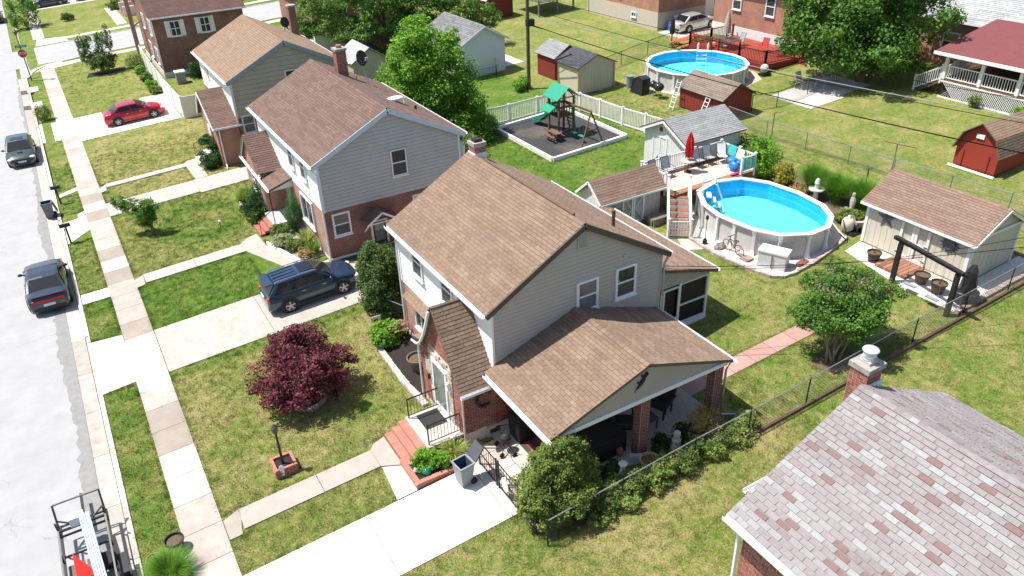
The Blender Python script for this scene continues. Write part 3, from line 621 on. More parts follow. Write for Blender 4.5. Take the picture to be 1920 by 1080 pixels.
b = MB(); b.box(18.8, 18.88, 20.28, 20.33, 1.3, 3.55); b.box(19.62, 19.7, 20.28, 20.33, 1.3, 3.55); b.box(18.88, 19.62, 20.285, 20.33, 1.95, 2.03); b.box(18.88, 19.62, 20.285, 20.33, 1.62, 1.7); b.box(18.88, 19.62, 20.285, 20.33, 1.3, 1.4); b.box(18.88, 19.62, 20.285, 20.33, 3.47, 3.55)
for k in range(5): b.box(18.98+k*.14, 19.0+k*.14, 20.29, 20.32, 1.7, 1.95)
b.build('screen_door', WHITE, H); gutter(H, (21.65,20.1,3.72), (21.65,27.4,3.72))

# ---- second house (grey gable)
H2 = empty('house', (9.7, 35.6, gz(9.7)), 'two storey house with pale grey gable, russet roof and satellite dish beside the blue car', 'house', 'houses')
walls(H2, 9.7, 17.5, 35.6, 47.0, .4, 6.3, 8.2, BRICKD)
MB().box(9.66, 17.54, 35.56, 47.04, .4, .97).build('foundation', FOUND, H2)
MB().box(9.66, 9.7, 35.66, 47.0, .97, 3.58).build('front_brick', BRICKW, H2)
siding(H2, (9.69,47.0,3.58), -Y_, -X_, 2.66, lambda v: (0, 11.4), WHITE, .19)
siding(H2, (9.7,35.6,3.6), X_, -Y_, 4.58, gab(7.8, 2.7, 1.9), GREY2, .19)
s1 = Slope((9.36,35.4,6.22), (9.36,47.2,6.22), (13.6,47.2,8.34), (13.6,35.4,8.34)); s2 = Slope((17.84,35.4,6.22), (17.84,47.2,6.22), (13.6,47.2,8.34), (13.6,35.4,8.34))
RF2 = roof(H2, [s1, s2], SH_TWO, DECKM, ridge=((13.6,35.4,8.34),(13.6,47.2,8.34)))
RB = mat('pale_blue_trim', (.52,.6,.68), .5, var=.04)
rake(H2, (9.38,35.38,6.1), (13.6,35.38,8.2), (17.82,35.38,6.1), .24, RB)
MB().box(9.4, 9.66, 35.5, 47.1, 6.0, 6.04).build('soffit', WHITE, H2); gutter(H2, (9.3,35.4,6.1), (9.3,47.2,6.1)); gutter(H2, (17.9,35.4,6.1), (17.9,47.2,6.1))
spout(H2, [(9.33,35.5,6.05),(9.6,35.52,5.7),(9.6,35.52,.9)]); spout(H2, [(17.85,35.5,6.05),(17.62,35.5,5.7),(17.62,35.5,1.2)], GREY2)
for x in (9.7, 17.5): MB().box(x-.05, x+.05, 35.55, 35.62, 3.6, 6.2).build('corner_board', TRIM, H2)
window(H2, (13.98,35.575,4.66), X_, -Y_, .86, 1.42, cw=.06); window(H2, (10.5,35.6,2.16), X_, -Y_, .95, 1.26); window(H2, (15.0,35.6,2.1), X_, -Y_, .95, 1.26, glass=mat('curtain_glass', (.3,.3,.31), .2, var=.4, scale=9))
window(H2, (10.55,35.56,.52), X_, -Y_, .85, .4, style='slider', cw=.05, sill=False, d=.04); MB().box(10.05, 11.1, 34.9, 35.5, .72, .86).build('window_well', mat('dark_well', (.06,.06,.065), .8), H2)
window(H2, (9.66,40.15,4.58), -Y_, -X_, .85, 1.35, cw=.06); window(H2, (9.66,38.05,4.58), -Y_, -X_, .85, 1.35, cw=.06)
window(H2, (9.65,38.45,1.85), -Y_, -X_, 2.0, 1.6, style='slider', cw=.1, d=.09)
# side door and its little canopy
d2 = MB(); d2.box(12.0, 12.1, 35.52, 35.6, 1.1, 2.5); d2.box(12.84, 12.94, 35.52, 35.6, 1.1, 2.5); d2.box(12.1, 12.84, 35.52, 35.6, 2.42, 2.5); d2 = d2.build('side_door', WHITE, H2)
MB().box(12.1, 12.84, 35.54, 35.6, 1.1, 2.42).build('door_leaf', mat('dark_green_door', (.02,.045,.03), .4), d2); MB().box(12.2, 12.74, 35.52, 35.54, 1.3, 2.3).build('pane', GLASSB, d2)
ss = [Slope((11.5,34.7,2.72), (11.5,35.6,2.72), (12.42,35.6,3.3), (12.42,34.7,3.3)), Slope((13.34,34.7,2.72), (13.34,35.6,2.72), (12.42,35.6,3.3), (12.42,34.7,3.3))]
roof(H2, ss, SH_TWO, DECKM, name='door_canopy', nmax=0, th=.05)
b = MB()
for x0, sg in ((11.55,1),(13.29,-1)):
    b.bar((x0,34.72,2.66), (12.42,34.72,3.22), .05, .1); b.bar((x0+sg*.1,34.75,2.7), (x0+sg*.1,35.55,2.0), .06); b.bar((x0+sg*.1,34.75,2.7), (x0+sg*.1,35.58,2.7), .06)
b.bar((11.6,34.75,2.7), (13.24,34.75,2.7), .05); b.build('canopy_bracket', TRIM, H2)
# vestibule and stoop roof
b = MB(); b.ext([(8.45,42.9,.4),(8.45,46.7,.4),(8.45,46.7,3.6),(8.45,45.0,5.2),(8.45,42.9,3.6)], (1.2,0,0)); b.build('vestibule_wall', BRICKO, H2)
ss = [Slope((8.25,42.75,3.62), (9.66,42.75,3.62), (9.66,45.0,5.3), (8.25,45.0,5.3)), Slope((8.25,46.9,3.5), (9.66,46.9,3.5), (9.66,45.0,5.3), (8.25,45.0,5.3))]
roof(H2, ss, SH_TWO, DECKM, name='vestibule_roof', nmax=0)
roof(H2, [Slope((8.3,40.9,3.28), (8.3,42.9,3.28), (9.66,42.9,3.72), (9.66,40.9,3.72))], SH_TWO, DECKM, name='stoop_roof', nmax=0)
b = MB(); b.ext([(8.4,40.95,3.18),(9.66,40.95,3.18),(9.66,40.95,3.6)], (0,.06,0)); b.build('stoop_gable', WHITE, H2); gutter(H2, (8.24,40.9,3.18), (8.24,46.8,3.4)); rake(H2, (8.3,42.7,3.5), (8.3,45,5.18), (8.3,46.9,3.4), .14, TRIM)
window(H2, (8.45,44.9,1.9), -Y_, -X_, .7, 1.2); window(H2, (8.45,43.4,1.3), -Y_, -X_, .5, 1.9, cw=.06)
b = MB(); b.box(9.56, 9.65, 41.2, 42.2, 1.22, 3.1); b.build('front_door', mat('grey_door', (.3,.33,.34), .5), H2)
MB().box(8.2, 9.66, 40.9, 42.88, .4, 1.22, .85).build('stoop', CONC, H2)
for x0, zt in ((7.38,.78),(7.66,.92),(7.94,1.07)): MB().box(x0, 8.2, 41.0, 42.7, .45, zt, .5).build('step', mat('salmon_step', (.33,.13,.1), .85, var=.15, scale=9), H2)
b = MB(); b.bar((7.45,40.98,.8), (7.45,40.98,1.6), .03); b.bar((7.45,40.98,1.6), (8.3,40.98,2.1), .035); b.bar((8.3,40.98,1.22), (8.3,40.98,3.2), .05); b.bar((7.45,42.75,.8), (7.45,42.75,1.6), .03); b.bar((7.45,42.75,1.6), (8.3,42.75,2.1), .035); b.build('stair_rail', BLACK, H2)
chimney(RF2, 14.5, 44.3, .6, .6, 7.2, 9.3); b = MB(); b.cyl((14.5,44.3,9.4), (14.5,44.3,9.6), .16); b.build('flue_pot', mat('terracotta', (.4,.16,.09), .8), RF2)
b = MB(); b.ball((15.6,39.2,7.5), (.55,.3,.14), 12, 6); b.build('roof_vent', WHITE, RF2, True); MB().cyl((16.3,39.6,6.9), (16.3,39.6,7.35), .06).build('vent_pipe', WHITE, RF2); MB().cyl((16.5,38.6,6.8), (16.5,38.6,7.1), .07).build('vent_pipe', BLACK, RF2)
b = MB().box(17.55, 18.0, 35.9, 36.3, 4.6, 5.3); b.build('meter_box', WHITE, H2)

# ---- third house (sage gable)
H3 = empty('house', (9.75, 53.1, gz(9.75)), 'house with sage siding over brick and a tan roof, behind the satellite dish house', 'house', 'houses')
walls(H3, 9.75, 17.5, 53.1, 63.4, .4, 6.4, 8.3, BRICKD)
siding(H3, (9.75,53.1,3.8), X_, -Y_, 4.46, gab(7.75, 2.6, 1.86), SAGE, .3); siding(H3, (9.74,63.4,3.8), -Y_, -X_, 2.5, lambda v: (0, 10.3), WHITE, .25)
s1 = Slope((9.42,52.9,6.32), (9.42,63.6,6.32), (13.62,63.6,8.42), (13.62,52.9,8.42)); s2 = Slope((17.82,52.9,6.32), (17.82,63.6,6.32), (13.62,63.6,8.42), (13.62,52.9,8.42))
RF3 = roof(H3, [s1, s2], SH_TAN, DECKM, nmax=0, tw=.33, ex=.16)
rake(H3, (9.45,52.88,6.2), (13.62,52.88,8.28), (17.8,52.88,6.2), .26, mat('slate_trim', (.28,.34,.39), .5)); gutter(H3, (9.36,52.9,6.2), (9.36,63.6,6.2)); gutter(H3, (17.88,52.9,6.2), (17.88,63.6,6.2))
spout(H3, [(9.5,53.0,6.1),(9.66,53.0,5.8),(9.66,53.0,3.6)]); MB().box(9.66, 9.8, 53.03, 53.15, 3.8, 6.3).build('corner_board', WHITE, H3)
window(H3, (10.4,53.1,2.7), X_, -Y_, .85, 1.25, glass=GLASSB); window(H3, (13.8,53.08,5.2), X_, -Y_, .85, 1.25); window(H3, (9.7,60.8,5.0), -Y_, -X_, .4, 1.0); window(H3, (9.9,53.06,.95), X_, -Y_, .8, .4, style='slider', cw=.05, d=.04)
b = MB(); b.ext([(8.2,53.15,.4),(8.2,57.9,.4),(8.2,57.9,3.4),(8.2,56.5,5.1),(8.2,53.15,3.45)], (1.5,0,0)); b.build('vestibule_wall', BRICKO, H3)
roof(H3, [Slope((8.0,53.0,3.45), (9.72,53.0,3.45), (9.72,56.5,5.2), (8.0,56.5,5.2)), Slope((8.0,58.05,3.3), (9.72,58.05,3.3), (9.72,56.5,5.2), (8.0,56.5,5.2))], SH_TWO, DECKM, name='vestibule_roof', nmax=0)
gutter(H3, (8.0,52.94,3.34), (9.9,52.94,3.34)); spout(H3, [(8.35,53.0,3.3),(8.35,53.05,.9),(8.3,52.6,.72)]); rake(H3, (7.98,53.0,3.3), (7.98,56.5,5.06), (7.98,58.1,3.2), .14, TRIM)
MB().box(8.12, 8.2, 54.6, 55.8, 1.3, 3.4).build('stone_surround', STONE, H3); b = MB().box(8.08, 8.12, 54.8, 55.6, 1.3, 3.1); b.build('front_door', WHITE, H3)
for x0, zt in ((6.9,.8),(7.2,.98),(7.5,1.16)): MB().box(x0, 8.18, 54.7, 56.2, .5, zt, .95).build('step', CONC, H3)
b = MB(); b.bar((6.95,56.2,.8), (6.95,56.2,1.7), .03); b.bar((6.95,56.2,1.7), (8.1,56.2,2.1), .03)
for k in range(7): b.bar((7.05+k*.15,56.2,.9+k*.05), (7.05+k*.15,56.2,1.72+k*.05), .015)
b.build('stair_rail', BLACK, H3)
chimney(RF3, 17.15, 62.6, .55, .55, 5.6, 8.7)

# ---- fourth house (brick, white shutters)
H4 = empty('house', (9.0, 79.75, gz(9)), 'dark brick house with white shutters on the corner behind the white fence', 'house', 'houses')
walls(H4, 9.0, 17.2, 79.75, 91.0, .4, 6.3, 8.9, BRICKD, 'x'); MB().box(8.96, 17.24, 79.71, 91.04, .4, 1.25).build('foundation', FOUND, H4)
s1 = Slope((8.7,79.45,6.2), (17.5,79.45,6.2), (17.5,85.4,8.98), (8.7,85.4,8.98)); s2 = Slope((8.7,91.3,6.2), (17.5,91.3,6.2), (17.5,85.4,8.98), (8.7,85.4,8.98))
roof(H4, [s1, s2], SH_DARK, DECKM, nmax=0, ex=.18, tw=.4); gutter(H4, (8.7,79.38,6.1), (17.5,79.38,6.1)); spout(H4, [(8.85,79.5,6.1),(8.95,79.68,5.8),(8.95,79.68,.8)])
for x in (10.85, 13.55): window(H4, (x,79.75,4.35), X_, -Y_, .95, 1.4, style='cross', shutters=WHITE)
for y in (82, 86): window(H4, (9.0,y,4.3), -Y_, -X_, .95, 1.4, style='cross', shutters=WHITE)
for y in (81.6, 85): window(H4, (9.0,y,1.7), -Y_, -X_, .95, 1.5, style='cross', shutters=WHITE)
b = MB(); b.box(7.9, 8.3, 88.2, 88.6, .6, 7.4); b.build('portico_pier', BRICKW, H4); MB().bar((8.3,88.4,4.2), (9.0,88.4,4.6), .12).build('pier_brace', BRICKW, H4)
chimney(H4, 16.9, 80.6+4, .7, .7, 6, 10.4)

# ---- pink shingled house in the corner
H5 = empty('house', (10.95, 8.3, gz(11)), 'brick house with mottled pink and grey shingle roof and topped chimney at the lower right', 'house', 'houses')
walls(H5, 10.95, 18.5, -6, 8.4, .4, 5.95, 7.95, MORTAR)
s1 = Slope((10.6,-5.8,6.0), (10.6,8.7,6.0), (14.72,8.7,8.05), (14.72,-5.8,8.05)); s2 = Slope((18.84,-5.8,6.0), (18.84,8.7,6.0), (14.72,8.7,8.05), (14.72,-5.8,8.05))
RF5 = roof(H5, [s1, s2], SH_PINK, mat('pale_deck', (.5,.5,.52), .7), tw=.33, ex=.15, cols=(0,.78), patch=.07, ridge=((14.72,-5.8,8.05),(14.72,8.7,8.05)), tabth=.028)
gutter(H5, (10.54,-5.8,5.88), (10.54,8.72,5.88), .13); spout(H5, [(10.58,8.6,5.85),(10.9,8.5,5.5),(10.9,8.46,.9)], r=.06)
recs = brick_recs((10.95,8.4,2.2), (0,-1,0), 4.2, 3.7, Vector((-1,0,0)), lambda u, v: 2.0 < u < 3.1 and v < 3.1) + brick_recs((10.95,8.4,4.2), (1,0,0), 1.5, 1.7, Vector((0,1,0)))
pieces(H5, recs, 'brick', REDBRICK, 'block', 300, 'brickwork')
window(H5, (10.95,5.85,3.7), -Y_, -X_, 1.05, 1.5)
roof(H5, [Slope((13.1,10.2,4.05), (18.3,10.2,4.05), (18.3,8.42,4.6), (13.1,8.42,4.6))], SH_PINK, MATS['pale_deck'], nmax=0, cols=(0,.6), name='side_roof'); gutter(H5, (13.1,10.28,3.95), (18.3,10.28,3.95)); MB().box(13.3, 18, 8.42, 9.9, .8, 3.95).build('side_wall', FOUND, H5)
c5 = chimney(RF5, 15.3, 9.0, .56, .5, 5.6, 8.2, bricks=True); MB().box(15.0, 15.6, 8.68, 8.73, 7.6, 7.86).build('flashing', WHITE, c5)
b = MB(); b.box(15.14, 15.46, 8.84, 9.16, 8.34, 8.42); b.build('flue_tile', mat('cap_pale', (.5,.47,.42), .9), c5)
b = MB(); b.lathe((15.3,9.0,8.42), [(.16,0),(.11,.05),(.11,.11),(.16,.13),(.16,.16),(.1,.18),(.1,.24),(.21,.27),(.19,.3),(.02,.33)], 18); b.build('chimney_cowl', mat('white_metal', (.75,.77,.8), .3, .3), c5, True)
# ---------------------------------------------------------------- fences
def chainlink(name, label, pts, h=1.1, m=None, railm=None, step=.13, mesh=True, meshm=None, group='chain link fences'):
    m = m or BLACK; r = empty(name, (pts[0][0], pts[0][1], gz(pts[0][0])), label, 'fence', group)
    P = [Vector((x, y, gz(x))) for x, y in pts]
    for p in P: MB().cyl(p-Z_*.1, p+Z_*(h+.03), .028, n=7).build('post', m, r)
    for a, c in zip(P[:-1], P[1:]):
        MB().cyl(a+Z_*h, c+Z_*h, .022, n=6).build('top_rail', railm or m, r)
        if not mesh: continue
        b = MB(); L_ = (c-a).length; n = int(L_/step); d = (c-a)/L_; nr = int(round((h-.05)/step)); hh = nr*step
        for i in range(-nr, n+1):
            for sg in (1, -1):
                u0 = i*step if sg > 0 else (i+nr)*step; u1 = u0 + sg*hh; v0, v1 = 0., hh
                lo, hi = 0., 1.
                for k in (0, 1):
                    pass
                if max(u0,u1) <= 0 or min(u0,u1) >= L_: continue
                def cl(u, w_, v, t):
                    if u < 0: f = (0-u)/(w_-u); return 0., v+(t-v)*f
                    if u > L_: f = (L_-u)/(w_-u); return L_, v+(t-v)*f
                    return u, v
                a0, b0 = cl(u0, u1, v0, v1); a1, b1 = cl(u1, u0, v1, v0)
                b.bar(a+d*a0+Z_*(b0+.03), a+d*a1+Z_*(b1+.03), .006)
        b.build('mesh', meshm or m, r)['kind'] = 'stuff'
    return r
def fz(p, q, n): return [(p[0]+(q[0]-p[0])*i/n, p[1]+(q[1]-p[1])*i/n) for i in range(n+1)]
chainlink('chain_link_fence', 'black chain link fence with pale top rail beside the flower bed and side yard', [(9.0,14.0),(11.9,14.02),(15.0,14.05),(17.5,14.0),(20.45,14.0),(23.5,14.02),(26.6,14.05),(29.8,14.0),(32.9,13.97),(36.2,13.95)], 1.12, BLACK, STEEL)
GALV = mat('grey_wire', (.25,.26,.26), .5, .4)
chainlink('chain_link_fence', 'grey chain link fence along the rear lot line behind the ornamental grasses', [(38.4,36.6),(38.3,33),(38.5,30),(38.7,27),(38.9,24.2),(39.2,21),(39.5,18),(39.9,15)], 1.1, GALV, GALV, .16)
chainlink('chain_link_fence', 'dark chain link fence running from the red shed to the big tree', [(41.1,37.0),(42.9,36.4),(46.3,36.7),(50.2,37.4)], 1.1, BLACK, BLACK, .16)
chainlink('chain_link_fence', 'dark chain link fence behind the round pool and picnic table', [(37.7,51.2),(41.4,52.1),(44.9,52.9),(48.8,53.6)], 1.15, BLACK, BLACK, .16)
chainlink('chain_link_fence', 'grey chain link fence meeting the red gambrel barn at right', [(36.2,13.95),(40,14.6),(44,18.6),(47.4,20.2)], 1.15, GALV, GALV, .16)
chainlink('chain_link_fence', 'black chain link fence running beside the white garage driveway', [(31.8,56.6),(33.6,60),(35.2,65),(36.2,70),(37,75)], 1.2, BLACK, GALV, .18)
chainlink('chain_link_fence', 'short black chain link fence in front of the white garage', [(24.5,57),(28,57.2),(31.8,56.6)], 1.0, BLACK, BLACK, .18)
chainlink('chain_link_fence', 'short dark chain link fence beside the dense round shrub and central house', [(10.4,27.75),(10.0,28.75)], 1.1, BLACK, STEEL, .12)
# white picket fence round the play area
def picket(name, label, pts, h=1.25, group=None):
    r = empty(name, (pts[0][0], pts[0][1], gz(pts[0][0])), label, 'fence', group)
    P = [Vector((x, y, gz(x))) for x, y in pts]
    for p in P:
        b = MB(); b.box(p.x-.065, p.x+.065, p.y-.065, p.y+.065, p.z-.05, p.z+h+.08); b.add([(p.x-.09,p.y-.09,p.z+h+.08),(p.x+.09,p.y-.09,p.z+h+.08),(p.x+.09,p.y+.09,p.z+h+.08),(p.x-.09,p.y+.09,p.z+h+.08),(p.x,p.y,p.z+h+.16)], [(0,1,4),(1,2,4),(2,3,4),(3,0,4),(3,2,1,0)]); b.build('post', WHITE, r)
    for a, c in zip(P[:-1], P[1:]):
        for z in (.12, h): MB().bar(a+Z_*z, c+Z_*z, .05, .1).build('rail', WHITE, r)
        n = int((c-a).length/.135)
        for i in range(1, n): MB().bar(a+(c-a)*(i/n)+Z_*.12, a+(c-a)*(i/n)+Z_*h, .05, .03).build('picket', WHITE, r)
picket('picket_fence', 'white vinyl picket fence enclosing the play area', [(25.0,47.3),(27.3,47.0),(29.65,46.9),(31.95,46.75),(32.4,45.4),(32.6,43.2),(32.8,40.9),(33.1,38.8),(33.4,36.8)])
# solid vinyl fence by the red car
r = empty('vinyl_fence', (8.0,66.0,gz(8)), 'tall solid white vinyl fence beside the red car', 'fence')
for a, c in zip([(8.05,66.0),(7.95,69.5),(7.9,73),(7.9,76.5),(7.95,80),(8,84)], [(7.95,69.5),(7.9,73),(7.9,76.5),(7.95,80),(8,84),(8.1,88)]):
    MB().add([(a[0],a[1],gz(a[0])),(c[0],c[1],gz(c[0])),(c[0]+.06,c[1],gz(c[0])),(a[0]+.06,a[1],gz(a[0])),(a[0],a[1],gz(a[0])+1.75),(c[0],c[1],gz(c[0])+1.75),(c[0]+.06,c[1],gz(c[0])+1.75),(a[0]+.06,a[1],gz(a[0])+1.75)], BF).build('panel', WHITE, r)
    MB().box(a[0]-.04, a[0]+.1, a[1]-.07, a[1]+.07, gz(a[0]), gz(a[0])+1.85).build('post', WHITE, r)
MB().box(8.15, 9.72, 65.9, 65.97, .6, 2.45).build('panel', WHITE, r)
r = empty('vinyl_fence', (18.6,52.0,gz(18.6)), 'pale vinyl fence panel standing behind the satellite dish', 'fence')
for k in range(3): MB().box(18.6+k*1.8, 20.36+k*1.8, 50.2, 50.27, gz(18.6)-.1, gz(18.6)+1.9).build('panel', FOUND, r)
for k in range(4): MB().box(18.5+k*1.8, 18.62+k*1.8, 50.17, 50.3, gz(18.6)-.1, gz(18.6)+2.0).build('post', FOUND, r)

# ---------------------------------------------------------------- pools
POOLW = mat('pool_wall', (.55,.54,.52), .5, var=.12, scale=2.2, stain=((.4,.37,.33),1.5,.4))
LINER = mat('pool_liner', (.02,.33,.66), .5, var=.2, scale=7)
FLOOR = mat('pool_floor', (.14,.80,.84), .6, var=.08, scale=2)
WATER = mat('pool_water', (.85,.96,1), .02, var=0, trans=1, spec=.5)
wn = WATER.node_tree; wb = wn.nodes['Principled BSDF']; wb.inputs['IOR'].default_value = 1.33
t = wn.nodes.new('ShaderNodeTexNoise'); t.inputs['Scale'].default_value = 5; t.inputs['Detail'].default_value = 3; bp = wn.nodes.new('ShaderNodeBump'); bp.inputs['Strength'].default_value = .5; bp.inputs['Distance'].default_value = .06
wn.links.new(t.outputs['Fac'], bp.inputs['Height']); wn.links.new(bp.outputs[0], wb.inputs['Normal'])
# clear water lets sunlight through to the liner as real shallow water does
tr = wn.nodes.new('ShaderNodeBsdfTransparent'); tr.inputs[0].default_value = (.84,.99,1,1); mxs = wn.nodes.new('ShaderNodeMixShader'); fr = wn.nodes.new('ShaderNodeFresnel'); fr.inputs[0].default_value = 1.33
gl = wn.nodes.new('ShaderNodeBsdfGlossy'); gl.inputs['Roughness'].default_value = .03
wn.links.new(bp.outputs[0], fr.inputs['Normal']); wn.links.new(bp.outputs[0], gl.inputs['Normal']); wn.links.new(fr.outputs[0], mxs.inputs[0]); wn.links.new(tr.outputs[0], mxs.inputs[1]); wn.links.new(gl.outputs[0], mxs.inputs[2]); wn.links.new(mxs.outputs[0], wn.nodes['Material Output'].inputs[0])
def pool(name, label, pts, zt, zwater, zb=None):
    n = len(pts); cx = sum(p[0] for p in pts)/n; cy = sum(p[1] for p in pts)/n
    P = [Vector((x, y, 0)) for x, y in pts]; ctr = Vector((cx, cy, 0))
    if sum((P[i].x-cx)*(P[(i+1)%n].y-cy)-(P[(i+1)%n].x-cx)*(P[i].y-cy) for i in range(n)) < 0: P.reverse()
    r = empty(name, (cx, cy, gz(cx)), label, 'pool', 'above ground pools')
    def inn(p, k): return p + (ctr-p).normalized()*k
    for i in range(n):
        a, c = P[i], P[(i+1)%n]; zg = min(gz(a.x), gz(c.x))-.1
        ai, ci = inn(a,.1), inn(c,.1)
        MB().add([ai+Z_*zg, ci+Z_*zg, ci+Z_*(zt-.02), ai+Z_*(zt-.02), inn(a,.16)+Z_*zg, inn(c,.16)+Z_*zg, inn(c,.16)+Z_*(zt-.02), inn(a,.16)+Z_*(zt-.02)], [(0,1,2,3),(7,6,5,4),(3,2,6,7),(0,4,5,1)]).build('wall_panel', POOLW, r)
        d = (c-a).normalized(); o_ = inn(a, -.0)
        # upright that flares at its foot
        b = MB(); nrm = (a-ctr).normalized(); t_ = Vector((-nrm.y, nrm.x, 0)); z0 = gz(a.x)-.05
        def sec(z, hw, dp): return [inn(a,.1)+t_*hw+Z_*z, inn(a,.1)-t_*hw+Z_*z, inn(a,.1)-t_*hw+nrm*dp+Z_*z, inn(a,.1)+t_*hw+nrm*dp+Z_*z]
        ss = [sec(z0,.14,.22), sec(z0+.35,.08,.1), sec(zt-.3,.07,.09), sec(zt-.03,.12,.11)]
        for q, w_ in zip(ss[:-1], ss[1:]): b.add(q+w_, [(0,1,5,4),(1,2,6,5),(2,3,7,6),(3,0,4,7)])
        b.build('upright', WHITE, r)
        # arched skirt between the uprights
        MB().add([a+nrm*.05+Z_*(zt-.02), c+(c-ctr).normalized()*.05+Z_*(zt-.02), c+(c-ctr).normalized()*.05+Z_*(zt+.05), a+nrm*.05+Z_*(zt+.05), inn(a,.22)+Z_*(zt-.02), inn(c,.22)+Z_*(zt-.02), inn(c,.22)+Z_*(zt+.05), inn(a,.22)+Z_*(zt+.05)], [(0,1,2,3),(7,6,5,4),(3,2,6,7),(0,4,5,1),(0,3,7,4),(1,5,6,2)]).build('top_rail', WHITE, r)
    zf = max(gz(p.x) for p in P)+.1
    b = MB(); q = [inn(p,.165) for p in P]
    for i in range(n): b.add([q[i]+Z_*zf, q[(i+1)%n]+Z_*zf, q[(i+1)%n]+Z_*(zt-.03), q[i]+Z_*(zt-.03)], [(3,2,1,0)])
    b.build('liner', LINER, r)
    b = MB(); b.add([p+Z_*zf for p in q], [tuple(range(n))]); b.build('pool_floor', FLOOR, r, flat=True)
    b = MB(); b.add([inn(p,.17)+Z_*zwater for p in P], [tuple(range(n))]); b.build('water', WATER, r, flat=True)
    return r
oval = [(26.42,25.1),(26.5,24.0),(26.68,22.85),(27.3,21.75),(28.5,21.05),(29.85,21.1),(30.95,21.8),(31.65,22.9),(31.9,24.7),(31.65,26.6),(30.85,27.9),(29.3,28.4),(27.65,27.9),(26.75,26.5)]
pl_ = pool('oval_pool', 'oval above ground pool with turquoise water beside the white deck', oval, 3.03, 2.78)
rp = [(43.3+3.95*math.cos(2*math.pi*k/16), 45.1+3.95*math.sin(2*math.pi*k/16)) for k in range(16)]
pool('round_pool', 'round above ground pool with blue water beside the red deck', rp, 3.82, 3.56)
def ladder_steps(name, label, c, ang, z0, n, rise, run, w_, m):
    r = empty(name, (c[0], c[1], z0), label, 'pool steps'); d = Vector((math.cos(ang), math.sin(ang), 0)); s = Vector((-d.y, d.x, 0)); c = Vector((c[0], c[1], 0))
    for k in range(n):
        p = c + d*k*run; b = MB(); b.bar(p-s*w_/2+Z_*(z0-k*rise), p+s*w_/2+Z_*(z0-k*rise), run*.95, .05); b.build('tread', m, r)
        MB().bar(p+d*run*.45-s*w_/2+Z_*(z0-(k+.5)*rise), p+d*run*.45+s*w_/2+Z_*(z0-(k+.5)*rise), .02, rise*.8).build('riser', m, r)
    for sg in (-1, 1):
        a = c+s*sg*w_/2; MB().tube([a-d*.35+Z_*z0, a-d*.35+Z_*(z0+.75), a+Z_*(z0+.9), a+d*run*1.2+Z_*(z0+.75), a+d*run*n+Z_*(z0-n*rise)], .025, 6).build('handrail', WHITE, r)
ladder_steps('pool_steps', 'white plastic steps going down into the oval pool', (27.95,27.3), -.7, 2.95, 4, .26, .26, .75, mat('pale_blue_plastic', (.55,.68,.75), .4))
r = empty('pool_ladder', (45.9,47.3,3.0), 'white A frame ladder in the round pool', 'ladder')
for sg in (-1, 1):
    o_ = Vector((.3, -.25, 0))*sg; MB().tube([Vector((45.3,46.7,2.9))+o_, Vector((45.6,47.0,4.5))+o_, Vector((46.1,47.4,4.5))+o_, Vector((46.4,47.7,3.2))+o_], .03, 6).build('rail', WHITE, r)
for k in range(4): p = Vector((45.33+.06*k,46.73+.06*k,3.15+.28*k)); MB().bar(p-Vector((.3,-.25,0)), p+Vector((.3,-.25,0)), .12, .03).build('rung', WHITE, r)
# ---------------------------------------------------------------- pool deck
DK = mat('deck_board', (.25,.115,.07), .7, tint=[(.19,.085,.052),(.25,.115,.07),(.33,.18,.115)], var=.15, scale=6)
DKP = mat('sun_bleached_board', (.52,.44,.37), .8, tint=[(.46,.385,.32),(.55,.47,.4),(.62,.55,.48)], var=.12, scale=6)
r = empty('pool_deck', (30.1,30.6,gz(30)), 'raised wooden pool deck with white railings and stairs', 'deck'); D = r
y = 28.3; k = 0
while y < 30.98:
    MB().box(26.35, 32.35, y, y+.135, 2.92, 2.96, random.random()*.98+.01).build('board', DK if y < 28.7 or y > 30.6 else DKP, r); y += .145
for q in ((26.37,32.33,30.93,31.03),(26.4,32.33,28.32,28.42),(26.37,26.47,28.5,30.9),(32.2,32.31,28.5,30.9)): MB().box(*q, 2.6, 2.91).build('joist', DK, r)
for x in (26.55, 29.3, 32.15):
    for y in (28.55, 30.8): MB().box(x-.07, x+.07, y-.07, y+.07, 1.5, 2.6).build('support_post', DK, r)
def railing(root, a, c, z, h=.95, sp=.13, m=None, pw=.11, posts=(1,1), cap=True):
    m = m or WHITE; a, c = Vector(a), Vector(c); a.z = c.z = 0
    z0, z1 = (z, z) if not isinstance(z, tuple) else z
    A, B_ = a+Z_*z0, c+Z_*z1
    for e, f in ((A, posts[0]), (B_, posts[1])):
        if f:
            b = MB(); b.box(e.x-pw/2, e.x+pw/2, e.y-pw/2, e.y+pw/2, e.z-.25, e.z+h+.1)
            if cap: b.box(e.x-pw*.72, e.x+pw*.72, e.y-pw*.72, e.y+pw*.72, e.z+h+.1, e.z+h+.15)
            b.build('rail_post', m, root)
    for zz in (.1, h): MB().bar(A+Z_*zz, B_+Z_*zz, .06, .07).build('rail', m, root)
    n = max(2, int((B_-A).length/sp))
    for i in range(1, n): p = A+(B_-A)*(i/n); MB().bar(p+Z_*.1, p+Z_*h, .035).build('baluster', m, root)
for a, c in (((26.38,29.0),(26.38,31.0)), ((26.38,31.0),(28.3,31.0)), ((28.3,31.0),(30.2,31.0)), ((30.2,31.0),(32.28,31.0)), ((32.28,31.0),(32.28,29.5)), ((32.28,29.5),(32.28,28.35)), ((32.28,28.35),(31.3,28.35))): railing(r, (*a,0), (*c,0), 2.96, posts=(1,0))
railing(r, (31.3,28.35,0), (31.31,28.36,0), 2.96, posts=(1,0), sp=9)
